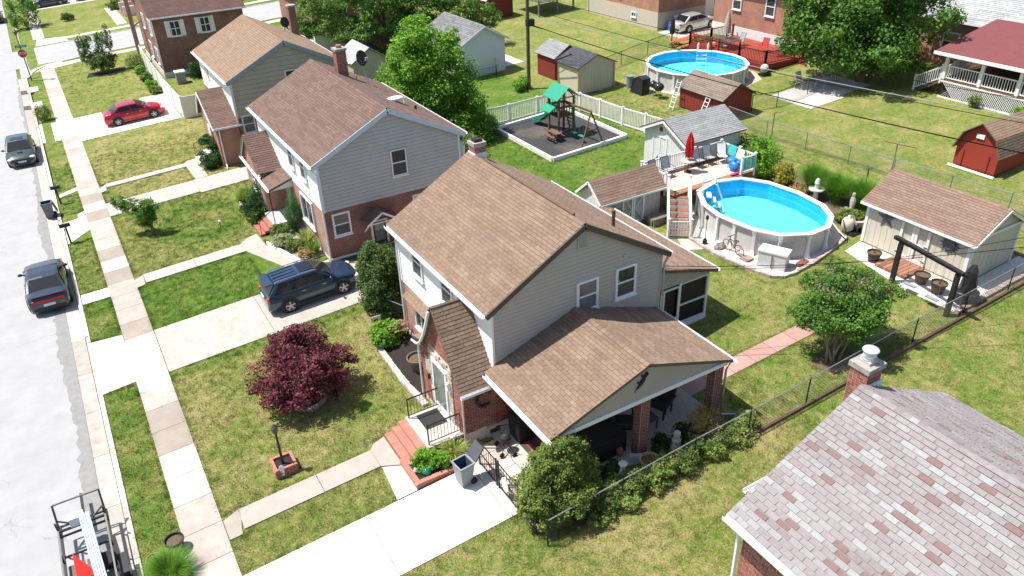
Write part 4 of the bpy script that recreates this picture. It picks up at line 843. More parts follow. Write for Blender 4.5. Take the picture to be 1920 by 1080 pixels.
# stairs down to the lawn
st0, st1 = Vector((26.8,28.4,2.96)), Vector((25.15,26.35,1.66)); dd = (st1-st0); hz = Vector((dd.x,dd.y,0)); dn = hz.normalized(); sd = Vector((-dn.y,dn.x,0)); n = 7
for k in range(n):
    p = st0 + hz*((k+.5)/n); z = st0.z + dd.z*(k+1)/(n+.0)+.02
    MB().bar(p-sd*.5+Z_*(z-Z_.dot(p)), p+sd*.5+Z_*(z-Z_.dot(p)), .36, .04, t=.4).build('stair_tread', DK, r)
    q = p + dn*.19; MB().bar(q-sd*.5+Z_*(z-q.z-.1), q+sd*.5+Z_*(z-q.z-.1), .015, .15).build('stair_riser', WHITE, r)
for sg in (-1, 1):
    a, c = st0+sd*.56*sg, st1+sd*.56*sg; MB().bar(a-Z_*.2, c-Z_*.2, .05, .26).build('stringer', WHITE, r)
    railing(r, (a.x,a.y,0), (c.x,c.y,0), (a.z, c.z), .9, posts=(1,1))
gt = MB(); a, c = st1-sd*.5-Z_*.02, st1+sd*.5-Z_*.02
for z in (.12,.5,.88): gt.bar(a+Z_*z, c+Z_*z, .04, .06)
for k in range(8): gt.bar(a+(c-a)*(k/7)+Z_*.12, a+(c-a)*(k/7)+Z_*.88, .035)
gt.build('gate', WHITE, r); bb = MB(); slab_quad(bb, [(24.5,25.2),(25.3,24.7),(25.9,25.6),(25.0,26.3)], .03, .6); bb.build('stair_pad', CONC, r)
# deck furniture
SLING = mat('grey_sling', (.33,.34,.36), .8); FRAME = mat('dark_frame', (.05,.045,.045), .5)
def patio_chair(loc, rz, label, sm=SLING, fm=FRAME, group='sling chairs on the pool deck', s=1):
    r = empty('patio_chair', (0,0,0), label, 'chair', group)
    b = MB(); b.add([(-.25,-.25,.42),(.25,-.25,.42),(.25,.22,.38),(-.25,.22,.38),(-.25,-.25,.44),(.25,-.25,.44),(.25,.22,.40),(-.25,.22,.40)], BF); b.build('seat', sm, r)
    b = MB(); b.add([(-.25,.2,.4),(.25,.2,.4),(.25,.42,1.02),(-.25,.42,1.02),(-.25,.23,.39),(.25,.23,.39),(.25,.45,1.01),(-.25,.45,1.01)], BF); b.build('backrest', sm, r)
    for sg in (-1, 1):
        MB().tube([(.28*sg,-.3,0),(.28*sg,-.28,.6),(.28*sg,.25,.62)], .016, 5).build('arm', fm, r); MB().tube([(.27*sg,.35,0),(.27*sg,.2,.4),(.27*sg,.44,1.04)], .016, 5).build('leg', fm, r)
    MB().bar((-.27,.44,1.03), (.27,.44,1.03), .03).build('top_bar', fm, r)
    r.location = loc; r.rotation_euler.z = rz; r.scale = (s,s,s); return r
patio_chair((27.0,30.5,2.96), .1, 'grey sling chair on the pool deck, closest to the stairs'); patio_chair((27.85,30.5,2.96), -.05, 'grey sling chair on the pool deck, second from the stairs')
patio_chair((30.2,30.55,2.96), .05, 'grey sling chair just right of the red umbrella'); patio_chair((31.0,30.55,2.96), -.1, 'grey sling chair two places right of the red umbrella')
patio_chair((31.75,30.3,2.96), -.5, 'white sling chair in the far corner of the pool deck', WHITE)
patio_chair((31.75,29.25,2.96), -1.5, 'white deck chair draped with toys and towels by the railing', WHITE)
r = empty('umbrella_table', (29.2,30.35,2.96), 'small round table under the red umbrella on the pool deck', 'table')
b = MB(); b.lathe((29.2,30.35,3.64), [(.42,0),(.44,.02),(.42,.04)], 20); b.build('tabletop', mat('beige_top', (.55,.5,.43), .4), r); MB().lathe((29.2,30.35,2.96), [(.22,0),(.2,.06),(.03,.1),(.03,.68)], 14).build('base', FRAME, r)
r = empty('patio_umbrella', (29.2,30.35,2.97), 'closed red umbrella standing on the pool deck', 'umbrella')
RED = mat('red_canvas', (.55,.012,.018), .75, var=.15, scale=5)
MB().cyl((29.2,30.35,3.68), (29.2,30.35,5.3), .025).build('pole', FRAME, r)
b = MB(); vs = []; n = 16
for z, rr in ((3.78,.17),(4.1,.2),(4.5,.21),(4.9,.16),(5.2,.07),(5.3,.01)):
    vs += [(29.2+(rr*(1.25 if k % 2 else .7))*math.cos(2*math.pi*k/n), 30.35+(rr*(1.25 if k % 2 else .7))*math.sin(2*math.pi*k/n), z+(.12 if k % 2 == 0 and z < 3.9 else 0)) for k in range(n)]
b.add(vs, [(i*n+k, i*n+(k+1)%n, (i+1)*n+(k+1)%n, (i+1)*n+k) for i in range(5) for k in range(n)]); b.build('canopy', RED, r)
b = MB(); b.ball((31.55,29.3,3.5), (.35,.3,.14)); b.ball((31.35,29.0,3.25), (.2,.35,.28)); b.ball((31.7,29.0,3.4), (.25,.3,.16)); b.solo('pool_float', mat('blue_float', (.03,.22,.62), .35, tint=[(.03,.2,.6),(.1,.5,.6)], var=.5, scale=5), 'blue and aqua inflatable pool float heaped on deck chair', 'float', smooth=True)
b = MB(); b.tube([(30.7,28.5,3.04),(31.2,28.46,3.04)], .08, 8); b.solo('pool_noodle', mat('pink_foam', (.75,.06,.25), .7), 'pink foam roll lying at the edge of the pool deck', 'float', smooth=True)
b = MB()
for k in range(6): b.add([(31.38+k*.15,28.29,3.95),(31.53+k*.15,28.29,3.95),(31.53+k*.15,28.26+.02*(k%2),3.2+.06*(k%3)),(31.38+k*.15,28.26+.02*((k+1)%2),3.2+.06*((k+2)%3)),(31.38+k*.15,28.3,3.95),(31.53+k*.15,28.3,3.95),(31.53+k*.15,28.285,3.2),(31.38+k*.15,28.285,3.2)], BF, [.05,.95,.4,.7,.2,.9][k])
b.solo('beach_towel', mat('towel', (.2,.6,.5), .95, tint=[(.05,.45,.35),(.05,.4,.6),(.65,.6,.1),(.1,.55,.3)], var=.3, scale=9), 'green and aqua beach towel hanging over the deck railing', 'towel')
b = MB(); b.add([(32.2,29.7,3.99),(32.2,30.3,3.99),(32.15,30.3,3.35),(32.16,29.7,3.4),(32.24,29.7,3.99),(32.24,30.3,3.99),(32.22,30.3,3.35),(32.22,29.7,3.4)], BF); b.solo('beach_towel', mat('aqua_towel', (.05,.5,.48), .95, var=.25, scale=6), 'plain aqua towel hanging on the far deck railing', 'towel')

# ---------------------------------------------------------------- pool surround: pebble bed, edging, things in it
PEB = mat('white_pebbles', (.55,.5,.46), .9, var=.35, scale=30, bump=1, bscale=30)
def bed(name, pts, m, lift=.012):
    b = MB(); b.add([(x, y, gz(x)+lift) for x, y in pts], [tuple(range(len(pts)))]); o = b.build(name, m); o['kind'] = 'structure'
    xs = [p[0] for p in pts]; ys = [p[1] for p in pts]; PAVED.append((min(xs), max(xs), min(ys), max(ys))); return o
bed('pebble_bed', [(25.5,25.9),(25.4,23.9),(25.6,22.2),(26.0,20.75),(26.7,20.5),(28.3,20.55),(29.9,20.85),(31.5,21.3),(33,24),(32.8,28),(30,28.9),(27,28.6)], PEB)
def edging(name, label, pts, m, sz=(.3,.16,.14), cat='edging', lift=0):
    r = empty(name, (pts[0][0], pts[0][1], gz(pts[0][0])), label, cat)
    for (xa, ya), (xb, yb) in zip(pts[:-1], pts[1:]):
        L_ = math.hypot(xb-xa, yb-ya); n = max(1, int(round(L_/sz[0]))); a = math.atan2(yb-ya, xb-xa)
        for i in range(n):
            x, y = xa+(xb-xa)*(i+.5)/n, ya+(yb-ya)*(i+.5)/n; b = MB()
            b.obox((x, y, gz(x)-.04+lift), L_/n*.95, sz[1]*random.uniform(.9,1.1), sz[2]+.04+random.uniform(-.01,.015), a+random.uniform(-.06,.06), random.uniform(.05,1)); b.build('stone', m, r)
    return r
PAVB = mat('edging_block', (.4,.33,.3), .9, tint=[(.3,.22,.2),(.40,.31,.28),(.48,.41,.37)], var=.15, scale=9)
edging('block_edging', 'row of low blocks edging the white pebbles of the oval pool', [(25.5,25.9),(25.35,23.9),(25.55,22.2),(25.9,20.85),(26.3,20.5),(26.9,20.42),(28.3,20.5),(29.9,20.8),(31.5,21.2)], PAVB)
edging('block_edging', 'low stacked block wall behind the pool pump', [(31.75,21.5),(32.4,21.7),(33.4,21.1)], PAVB, (.3,.2,.36))
r = empty('storage_box', (26.75,21.55,gz(26.7)), 'white plastic storage box standing against the oval pool', 'box')
MB().obox((26.75,21.55,gz(26.7)-.03), .7, 1.3, .82, .45).build('body', mat('offwhite_plastic', (.62,.63,.64), .5), r); MB().obox((26.75,21.55,gz(26.7)+.79), .76, 1.38, .09, .45).build('lid', WHITE, r); MB().obox((26.5,21.43,gz(26.7)+.1), .3, .02, .66, .45).build('seam', mat('seam_grey', (.3,.3,.3), .7), r)
# bicycle ornament
r = empty('bicycle', (26.15,23.5,gz(26.1)), 'small rusty bicycle leaning in the pebbles beside the pool', 'bicycle')
RUST = mat('rusty_iron', (.12,.065,.045), .8, .2)
def ring(b, c, ax, R_, r_, n=18):
    c, ax = Vector(c), Vector(ax).normalized(); u = ax.cross(Z_).normalized(); v = ax.cross(u); b.tube([c+u*math.cos(2*math.pi*k/n)*R_+v*math.sin(2*math.pi*k/n)*R_ for k in range(n+1)], r_, 5)
zb = gz(26.1)
for y, nm in ((23.95,'front'),(23.15,'rear')):
    b = MB(); ring(b, (26.15,y,zb+.32), (1,0,.15), .3, .02)
    for k in range(4): a = k*math.pi/4; b.bar((26.15,y-.28*math.cos(a),zb+.32-.28*math.sin(a)), (26.15,y+.28*math.cos(a),zb+.32+.28*math.sin(a)), .01)
    b.build('wheel', RUST, r)
b = MB(); b.bar((26.15,23.15,zb+.32), (26.15,23.5,zb+.32), .03); b.bar((26.15,23.5,zb+.32), (26.15,23.38,zb+.72), .03); b.bar((26.15,23.38,zb+.66), (26.15,23.82,zb+.68), .03); b.bar((26.15,23.5,zb+.32), (26.15,23.82,zb+.66), .03); b.bar((26.15,23.95,zb+.32), (26.15,23.8,zb+.85), .03); b.build('frame', RUST, r)
MB().bar((25.92,23.78,zb+.88), (26.38,23.78,zb+.88), .03).build('handlebar', RUST, r); MB().ball((26.15,23.36,zb+.76), (.07,.13,.04), 8, 5).build('saddle', BLACK, r)
b = MB(); b.box(26.0, 26.5, 22.5, 22.95, zb, zb+.08); b.box(26.05, 26.45, 22.45, 22.9, zb+.08, zb+.15); b.solo('paving_slabs', PAVB, 'small stack of paving slabs beside the white storage box', 'slabs')
for k, (x, y, s_, m_) in enumerate(((27.9,20.75,.3,mat('red_rock', (.22,.085,.06), .95, var=.3, scale=6, bump=.6, bscale=12)),(26.05,24.35,.32,mat('grey_rock', (.24,.2,.18), .95, var=.3, scale=6, bump=.6, bscale=12)))):
    b = MB(); b.ball((x,y,gz(x)+.08), (s_*1.2,s_*.8,s_*.55), 10, 6); b.v = [(p[0]+random.uniform(-.03,.03), p[1]+random.uniform(-.03,.03), p[2]+random.uniform(-.03,.03)) for p in b.v]; b.solo('boulder', m_, ('rust red boulder beside the white storage box', 'flat grey boulder near the pool wall and bicycle')[k], 'boulder')
r = empty('garden_torch', (25.75,25.1,gz(25.7)), 'black garden torch with round base near the deck stairs', 'torch')
b = MB(); b.cyl((25.75,25.1,gz(25.7)), (25.75,25.1,gz(25.7)+1.35), .018); b.build('pole', BLACK, r); MB().lathe((25.75,25.1,gz(25.7)+1.35), [(.03,0),(.08,.05),(.08,.18),(.03,.25)], 10).build('lamp', BLACK, r); MB().lathe((25.75,25.1,gz(25.7)), [(.12,0),(.12,.2),(.05,.32)], 10).build('base', BLACK, r)
r = empty('pool_filter', (32.0,21.55,gz(32)), 'beige pool filter tank with black pump and hoses', 'pool filter')
zb = gz(32); MB().lathe((31.95,21.6,zb+.12), [(.2,0),(.3,.1),(.3,.5),(.2,.66),(.06,.7),(.06,.82)], 16).build('tank', mat('cream_plastic', (.6,.56,.48), .4), r, True)
MB().box(31.75, 32.6, 21.05, 21.7, zb, zb+.12).build('base', BLACK, r); b = MB(); b.cyl((32.25,21.1,zb+.24), (32.25,21.5,zb+.24), .12); b.box(32.1,32.45,21.1,21.4,zb+.1,zb+.36); b.build('pump', BLACK, r)
MB().tube([(31.7,21.7,zb+.7),(31.55,21.5,zb+.5),(31.5,21.2,zb+.1),(31.1,20.9,zb+.06),(30.7,21.1,zb+.5)], .03, 6).build('hose', BLACK, r); MB().tube([(32,21.6,zb+.9),(32.3,21.6,zb+.8),(32.4,21.4,zb+.3)], .03, 6).build('hose', WHITE, r)

# ---------------------------------------------------------------- sheds
def shed_boards(root, P, U, N, L_, h, m, bw=.3, top=None):
    P, U, N = Vector(P), Vector(U), Vector(N); n = max(1, int(round(L_/bw)))
    for i in range(n):
        u0, u1 = i*L_/n+.008, (i+1)*L_/n-.008; h0, h1 = (top(u0), top(u1)) if top else (h, h)
        if top and u0 < L_/2 < u1:
            um = L_/2; hm = top(um); pts = [P+U*u0, P+U*u1, P+U*u1+Z_*h1, P+U*um+Z_*hm, P+U*u0+Z_*h0]
        else: pts = [P+U*u0, P+U*u1, P+U*u1+Z_*h1, P+U*u0+Z_*h0]
        MB().ext(pts, N*.015).build('board', m, root)
r = empty('garden_shed', (33.5,17.9,gz(33.5)), 'tan garden shed with star and sun ornaments on its front wall', 'shed', 'sheds'); z0 = gz(31.8)+.05
b = MB(); b.ext([(31.77,15.37,z0-.1),(35.3,15.37,z0-.1),(35.3,15.37,4.2),(33.54,15.37,5.2),(31.77,15.37,4.2)], (0,5.2,0)); b.build('wall', TAN, r)
shed_boards(r, (31.77,20.57,z0), -Y_, -X_, 5.2, 2.15, TAN, .3); shed_boards(r, (31.77,15.37,z0), X_, -Y_, 3.53, 2.1, TAN, .4)
b = MB(); b = None
for q in ((31.72,31.76,20.45,20.6,z0,4.15),(31.72,31.76,15.34,15.5,z0,4.15),(31.765,31.9,15.31,15.35,z0,4.11),(35.2,35.34,15.31,15.35,z0,4.11),(31.7,35.4,15.3,15.345,4.12,4.24)): MB().box(*q).build('corner_trim', WHITE, r)
roof(r, [Slope((31.5,15.1,4.1), (31.5,20.85,4.1), (33.54,20.85,5.3), (33.54,15.1,5.3)), Slope((35.58,15.1,4.1), (35.58,20.85,4.1), (33.54,20.85,5.3), (33.54,15.1,5.3))], tintmat('shed_shingle', [(.19,.125,.098),(.23,.155,.12),(.28,.195,.15)]), DECKM, nmax=200, ex=.14)
MB().box(31.47, 31.52, 15.1, 20.85, 3.98, 4.1).build('fascia', TRIM, r); rake(r, (31.5,15.08,4.02), (33.54,15.08,5.2), (35.58,15.08,4.02), .12, TRIM)
for y0 in (17.2, 17.95):
    b = MB(); b.box(31.68,31.74,y0,y0+.13,z0+.05,4.02); b.box(31.68,31.74,y0+.6,y0+.73,z0+.05,4.02); b.box(31.685,31.74,y0+.13,y0+.6,3.88,4.02); b.box(31.685,31.74,y0+.13,y0+.6,2.85,3.0); b.box(31.685,31.74,y0+.13,y0+.6,z0+.05,z0+.2); d = b.build('door', WHITE, r)
    for z in (z0+.25, 3.0, 3.85): MB().box(31.66,31.68,y0+(0 if y0 < 17.5 else .55),y0+.2+(0 if y0 < 17.5 else .55),z,z+.04).build('hinge', BLACK, d)
MB().box(33.3, 33.8, 15.3, 15.34, 4.55, 4.7).build('gable_vent', GREIGE, r)
for k in range(8): MB().box(30.3, 31.7, 17.1+k*.2, 17.28+k*.2, gz(30.6)+.01, gz(31)+.12, random.random()).build('ramp_board', DK, r)
b = MB(); c = Vector((31.73,19.5,3.62)); pts = []
for k in range(10): a = math.pi/2+k*math.pi/5+.12; R_ = .52 if k % 2 == 0 else .2; pts.append(c+Vector((0,-math.cos(a)*R_,math.sin(a)*R_)))
for k in range(10): b.add([c-X_*.1, pts[k], pts[(k+1)%10]], [(0,1,2)])
b.ext(pts, (.02,0,0)); b.solo('wall_star', mat('slate_metal', (.13,.14,.17), .5, .4, var=.2), 'dark metal barn star on the tan shed wall', 'ornament')
b = MB(); c = Vector((31.74,16.3,3.62)); b.cyl(c, c-X_*.06, .26, n=20)
for k in range(16):
    a = 2*math.pi*k/16; e = Vector((0,math.cos(a),math.sin(a))); f = Vector((0,-math.sin(a),math.cos(a))); R_ = .5 if k % 2 == 0 else .42
    b.ext([c+e*.28+f*.05, c+e*.28-f*.05, c+e*R_], (-.03,0,0))
ring(b, c-X_*.03, (1,0,0), .3, .02); b.solo('wall_sun', MATS['slate_metal'], 'dark metal sun ornament on the tan shed wall', 'ornament')
bed('gravel_apron', [(29.6,16.6),(29.7,14.15),(36,14.15),(36,15.3),(31.7,15.3),(31.7,20.6),(30.4,20.4)], mat('white_gravel', (.58,.56,.54), .95, var=.4, scale=40, bump=1, bscale=40), .014)
edging('block_edging', 'low block edging beside the gravel along the black fence', [(29.7,14.22),(36,14.22)], PAVB, (.3,.22,.14))
# swing frame
r = empty('garden_swing_set', (29.5,15.7,gz(29.5)), 'black timber swing frame standing before the tan shed', 'swing'); BT = mat('black_timber', (.022,.02,.02), .7)
for x, y in ((29.75,17.35),(29.2,14.35)): MB().box(x-.09, x+.09, y-.09, y+.09, gz(x)-.1, 3.85).build('post', BT, r)
MB().bar((29.82,17.75,3.95), (29.12,13.95,3.95), .12, .16).build('beam', BT, r); MB().bar((29.75,17.65,4.05), (29.05,14.05,4.05), .2, .05).build('cap', BT, r)
def swing(y, label):
    q = empty('hanging_swing', (29.45,y,2.2), label, 'swing', 'swing seats'); x = 29.2+(y-14.35)*.183
    for s_ in (-.22,.22): MB().cyl((x,y+s_,2.25), (x,y+s_,3.9), .008, n=4).build('chain', STEEL, q)
    MB().box(x-.1, x+.1, y-.28, y+.28, 2.2, 2.25).build('seat', mat('seat_grey', (.25,.27,.3), .6), q)
swing(16.4, 'hanging swing seat nearer the myrtle tree'); swing(15.2, 'hanging swing seat nearer the chain link fence')
def pot(loc, R_, h, m, label, plant=None, name='plant_pot', cat='pot', group='plant pots', soil=True):
    r = empty(name, loc, label, cat, group); x, y, z = loc
    MB().lathe(loc, [(R_*.68,0),(R_*.95,h*.85),(R_*1.05,h*.86),(R_*1.05,h),(R_*.93,h),(R_*.9,h*.8)], 18).build('pot', m, r, False)
    if soil: MB().lathe((x,y,z+h*.82), [(R_*.9,0),(R_*.5,.02)], 14).build('soil', SOIL, r)
    if plant:
        b = MB()
        for k in range(7): a = random.random()*6.28; b.tube([(x,y,z+h*.8),(x+.1*math.cos(a),y+.1*math.sin(a),z+h*.8+plant*.6),(x+.22*math.cos(a),y+.22*math.sin(a),z+h*.8+plant)], [.012,.009,.004], 4)
        b.build('stems', BARK, r)
    return r
BRN = mat('brown_pot', (.1,.065,.05), .6, var=.2)
pot((30.6,19.0,gz(30.6)+.014), .32, .5, BRN, 'brown pot with a small plant left of the shed ramp', .35); pot((30.65,16.55,gz(30.6)+.014), .33, .45, BRN, 'wide brown pot with soil right of the shed ramp'); pot((30.5,15.65,gz(30.5)+.014), .34, .5, BRN, 'brown pot with dry stems next to the swing frame', .4)
b = MB(); b.lathe((30.75,14.55,gz(30.7)), [(.5,0),(.48,.5),(.36,.55),(.3,1.0),(.22,1.5),(.1,1.75)], 12); b.v = [(x+random.uniform(-.05,.05), y+random.uniform(-.05,.05), z) for x, y, z in b.v]; b.solo('covered_grill', mat('black_cover', (.02,.021,.024), .35, var=.2), 'tall object under a black plastic cover beside the swing frame', 'grill')
# small shed with double doors
r = empty('garden_shed', (24.2,30,gz(24)), 'small grey shed with white crossed double doors below the pool deck', 'shed', 'sheds'); z0 = gz(22)
WS = mat('shed_white', (.62,.61,.6), .7, var=.06); LG = mat('shed_grey', (.42,.40,.39), .7, var=.06)
b = MB(); b.ext([(22.2,29.1,z0),(22.2,30.9,z0),(22.2,30.9,3.4),(22.2,30.0,4.15),(22.2,29.1,3.4)], (3.95,0,0)); b.build('wall', LG, r)
shed_boards(r, (22.2,29.1,z0+.1), X_, -Y_, 3.95, 1.85, LG, .28); shed_boards(r, (22.2,30.9,z0+.1), -Y_, -X_, 1.8, 1.85, WS, .28, lambda u: 1.85+.7*(1-abs(u-.9)/.9))
roof(r, [Slope((22.0,28.85,3.3), (26.4,28.85,3.3), (26.4,30.0,4.27), (22.0,30.0,4.27)), Slope((22.0,31.15,3.3), (26.4,31.15,3.3), (26.4,30,4.27), (22.0,30,4.27))], SH_MAIN, DECKM, nmax=150)
MB().bar((22.0,28.83,3.24), (26.4,28.83,3.24), .05, .1).build('fascia', WHITE, r); b = MB(); b.bar((21.98,28.9,3.26), (21.98,30,4.2), .05, .12); b.bar((21.98,31.1,3.26), (21.98,30,4.2), .05, .12); b.build('rake_board', TRIM, r)
for x0 in (23.55, 24.3):
    b = MB(); x1 = x0+.72
    for e in ((x0,x0+.1,1.62,3.25),(x1-.1,x1,1.62,3.25),(x0+.1,x1-.1,3.15,3.25),(x0+.1,x1-.1,1.62,1.75)): b.box(e[0],e[1],29.03,29.08,e[2],e[3])
    b.bar((x0+.1,29.05,1.75) if x0 < 24 else (x1-.1,29.05,1.75), (x1-.1,29.05,2.45) if x0 < 24 else (x0+.1,29.05,2.45), .03, .09, (0,1,0)); b.bar((x0+.1,29.05,3.15) if x0 < 24 else (x1-.1,29.05,3.15), (x1-.1,29.05,2.45) if x0 < 24 else (x0+.1,29.05,2.45), .03, .09, (0,1,0)); b.build('door', WHITE, r)
b = MB(); b.box(24.9, 26.6, 28.2, 28.8, gz(25.5), gz(25.5)+.3); b.box(24.9, 26.7, 28.0, 28.1, gz(25.5), gz(25.5)+.42); b.solo('timber_planter', mat('grey_timber', (.16,.14,.12), .9, var=.2), 'long dark timber planter lying between small shed and stairs', 'planter')
# white shed behind the deck
r = empty('garden_shed', (31.8,33.1,gz(30)), 'white shed with grey shingle roof behind the red umbrella', 'shed', 'sheds'); z0 = gz(29.8)
WP = mat('white_panel', (.7,.7,.69), .6, var=.05)
b = MB(); b.ext([(29.85,31.35,z0),(29.85,34.95,z0),(29.85,34.95,4.25),(29.85,33.15,5.05),(29.85,31.35,4.25)], (4.3,0,0)); b.build('wall', WP, r)
shed_boards(r, (29.85,34.95,z0+.05), -Y_, -X_, 3.6, 2.3, WP, .2, lambda u: 2.3+.8*(1-abs(u-1.8)/1.8))
roof(r, [Slope((29.6,35.2,4.2), (34.4,35.2,4.2), (34.4,33.15,5.2), (29.6,33.15,5.2)), Slope((29.6,31.1,4.2), (34.4,31.1,4.2), (34.4,33.15,5.2), (29.6,33.15,5.2))], SH_GREY, DECKM, nmax=160)
rake(r, (29.58,35.2,4.03), (29.58,33.15,5.03), (29.58,31.1,4.03), .12, WHITE)
b = MB(); b.box(29.8,29.84,32.9,33.0,z0+.1,4.05); b.box(29.8,29.84,34.1,34.2,z0+.1,4.05); b.box(29.8,29.84,33.0,34.1,3.95,4.05); b.box(29.805,29.84,33.5,33.6,z0+.1,3.95); b.bar((29.82,33.0,2.2), (29.82,33.5,2.9), .03, .07, (1,0,0)); b.bar((29.82,34.1,2.2), (29.82,33.6,2.9), .03, .07, (1,0,0)); b.build('door', TRIM, r)
MB().cyl((29.84,33.5,4.45), (29.79,33.5,4.45), .14, n=14).build('gable_vent', mat('rust_disc', (.16,.06,.04), .7), r)
# tan shed with dark roof, sheds behind
def simple_shed(label, x0, x1, y0, y1, ze, zr, wm, rm, ridge='y', door=None, nmax=0, skirt=None):
    z0 = gz(x0); r = empty('garden_shed', ((x0+x1)/2,(y0+y1)/2,gz((x0+x1)/2)), label, 'shed', 'sheds')
    walls(r, x0, x1, y0, y1, z0+.02, ze, zr, wm, ridge); k = (zr-ze)/((x1-x0)/2 if ridge == 'y' else (y1-y0)/2); e = .2
    if ridge == 'y':
        xm = (x0+x1)/2; ss = [Slope((x0-e,y0-e,ze-e*k+.06), (x0-e,y1+e,ze-e*k+.06), (xm,y1+e,zr+.06), (xm,y0-e,zr+.06)), Slope((x1+e,y0-e,ze-e*k+.06), (x1+e,y1+e,ze-e*k+.06), (xm,y1+e,zr+.06), (xm,y0-e,zr+.06))]
        shed_boards(r, (x0,y1,z0+.1), -Y_, -X_, y1-y0, ze-z0-.15, wm, .3); shed_boards(r, (x0,y0,z0+.1), X_, -Y_, x1-x0, ze-z0-.1, wm, .3, lambda u: ze-z0-.1+(zr-ze)*(1-abs(u-(x1-x0)/2)/((x1-x0)/2)))
    else:
        ym = (y0+y1)/2; ss = [Slope((x0-e,y0-e,ze-e*k+.06), (x1+e,y0-e,ze-e*k+.06), (x1+e,ym,zr+.06), (x0-e,ym,zr+.06)), Slope((x0-e,y1+e,ze-e*k+.06), (x1+e,y1+e,ze-e*k+.06), (x1+e,ym,zr+.06), (x0-e,ym,zr+.06))]
        shed_boards(r, (x0,y0,z0+.1), X_, -Y_, x1-x0, ze-z0-.15, wm, .3); shed_boards(r, (x0,y1,z0+.1), -Y_, -X_, y1-y0, ze-z0-.1, wm, .3, lambda u: ze-z0-.1+(zr-ze)*(1-abs(u-(y1-y0)/2)/((y1-y0)/2)))
    roof(r, ss, rm, DECKM, nmax=nmax, ex=.16, th=.06); return r
r = simple_shed('cream shed with charcoal roof beyond the picket fence', 34.2, 37.5, 48.15, 51.0, 4.25, 5.0, mat('cream_panel', (.55,.49,.37), .7, var=.05), SH_CHAR)
for x, y in ((34.25,48.2),(37.45,48.2),(34.25,50.9)): MB().box(x-.08, x+.08, y-.08, y+.04, gz(x)-.3, gz(x)+.1).build('foot', WOOD, r)
MB().bar((34.16,48.11,gz(34)+.05), (34.16,48.11,4.2), .1).build('corner_trim', mat('ochre_trim', (.5,.36,.17), .7), r); MB().bar((37.55,48.1,gz(34)+.05), (37.55,48.1,4.2), .1).build('corner_trim', MATS['ochre_trim'], r)
simple_shed('red shed with grey roof behind the cream shed', 35.0, 37.6, 52.6, 55.2, 4.0, 4.8, REDP, SH_GREY)
r = simple_shed('dark red shed with worn brown roof beside the round pool', 38.1, 40.9, 36.9, 41.1, 3.85, 4.7, REDP, tintmat('worn_brown', [(.16,.125,.10),(.21,.17,.14),(.26,.21,.175)]))
simple_shed('dark red shed with white roof edge at the top of the picture', 41.0, 44.2, 74.5, 78.0, 4.6, 5.6, mat('maroon_panel', (.16,.025,.03), .7, var=.1), SH_LGREY)
for k, (x, y, lab) in enumerate(((37.75,41.0,'aluminium ladder leaning at the left end of the dark red shed'),(37.85,38.1,'short white ladder leaning against the dark red shed wall'))):
    r = empty('ladder', (x,y,gz(x)), lab, 'ladder', 'ladders'); h = 2.0 if k == 0 else 1.5; z = gz(x)
    for s_ in (-.2,.2): MB().bar((x-.5,y+s_,z), (x+.15,y+s_,z+h), .05, .03).build('side_rail', TRIM, r)
    for j in range(6): f = (j+.5)/6; MB().bar((x-.5+.65*f,y-.2,z+h*f), (x-.5+.65*f,y+.2,z+h*f), .05, .03).build('rung', TRIM, r)
# gambrel barn
r = empty('garden_shed', (45,21.9,gz(44)), 'bright red gambrel barn shed with tan roof at the right edge', 'shed', 'sheds'); zz = gz(42.7)+.15
g_ = [(20.75,zz),(23.15,zz),(23.15,3.85),(22.85,4.6),(21.95,5.3),(21.05,4.6),(20.75,3.85)]
BR = mat('bright_barn_red', (.30,.038,.022), .7, var=.08, scale=2); b = MB(); b.ext([(42.75,y,z) for y, z in g_], (4.6,0,0)); b.build('wall', BR, r)
sl_ = []
for (ya, za), (yb, zb_) in (((23.3,3.72),(22.9,4.7)),((22.9,4.7),(21.95,5.42)),((20.6,3.72),(21.0,4.7)),((21.0,4.7),(21.95,5.42))): sl_.append(Slope((42.5,ya,za), (47.6,ya,za), (47.6,yb,zb_), (42.5,yb,zb_)))
roof(r, sl_, SH_TAN, DECKM, nmax=0, th=.05); MB().box(42.5, 42.6, 20.6, 23.3, zz-.12, zz).build('skid', WHITE, r); MB().box(42.68, 42.72, 21.75, 22.2, 4.5, 4.75).build('gable_vent', TRIM, r)
b = MB(); b.box(42.7, 42.74, 21.2, 21.24, zz, 3.7); b.box(42.7, 42.74, 22.66, 22.7, zz, 3.7); b.build('door_trim', REDP, r)

# ---------------------------------------------------------------- play area
pa = empty('play_area', (28.7,42.6,gz(28.7)), 'rubber mulch play area framed with white timbers', 'play area')
b = MB(); b.add([(25.8,39.0,gz(25.8)+.05),(31.5,39.0,gz(31.5)+.05),(31.5,46.1,gz(31.5)+.05),(25.8,46.1,gz(25.8)+.05)], [(0,1,2,3)]); b.build('rubber_mulch', mat('rubber_mulch', (.045,.045,.047), 1, var=.5, scale=18, bump=1, bscale=25, stain=((.22,.18,.14),.4,.6)), pa); PAVED.append((25.5,31.8,38.7,46.4))
for a, c in (((25.7,38.9),(31.6,38.9)),((31.6,38.9),(31.6,46.2)),((31.6,46.2),(25.7,46.2)),((25.7,46.2),(25.7,38.9))):
    for k in range(3):
        p, q = [Vector((a[0]+(c[0]-a[0])*f, a[1]+(c[1]-a[1])*f, 0)) for f in (k/3, (k+1)/3-.004)]
        MB().bar((p.x,p.y,gz(p.x)+.11), (q.x,q.y,gz(q.x)+.11), .18, .3).build('timber', WHITE, pa)
r = empty('play_set', (28.8,42.5,gz(28.8)), 'wooden swing set with green roof and slide in the play area', 'play set'); zg = gz(28.5)+.05
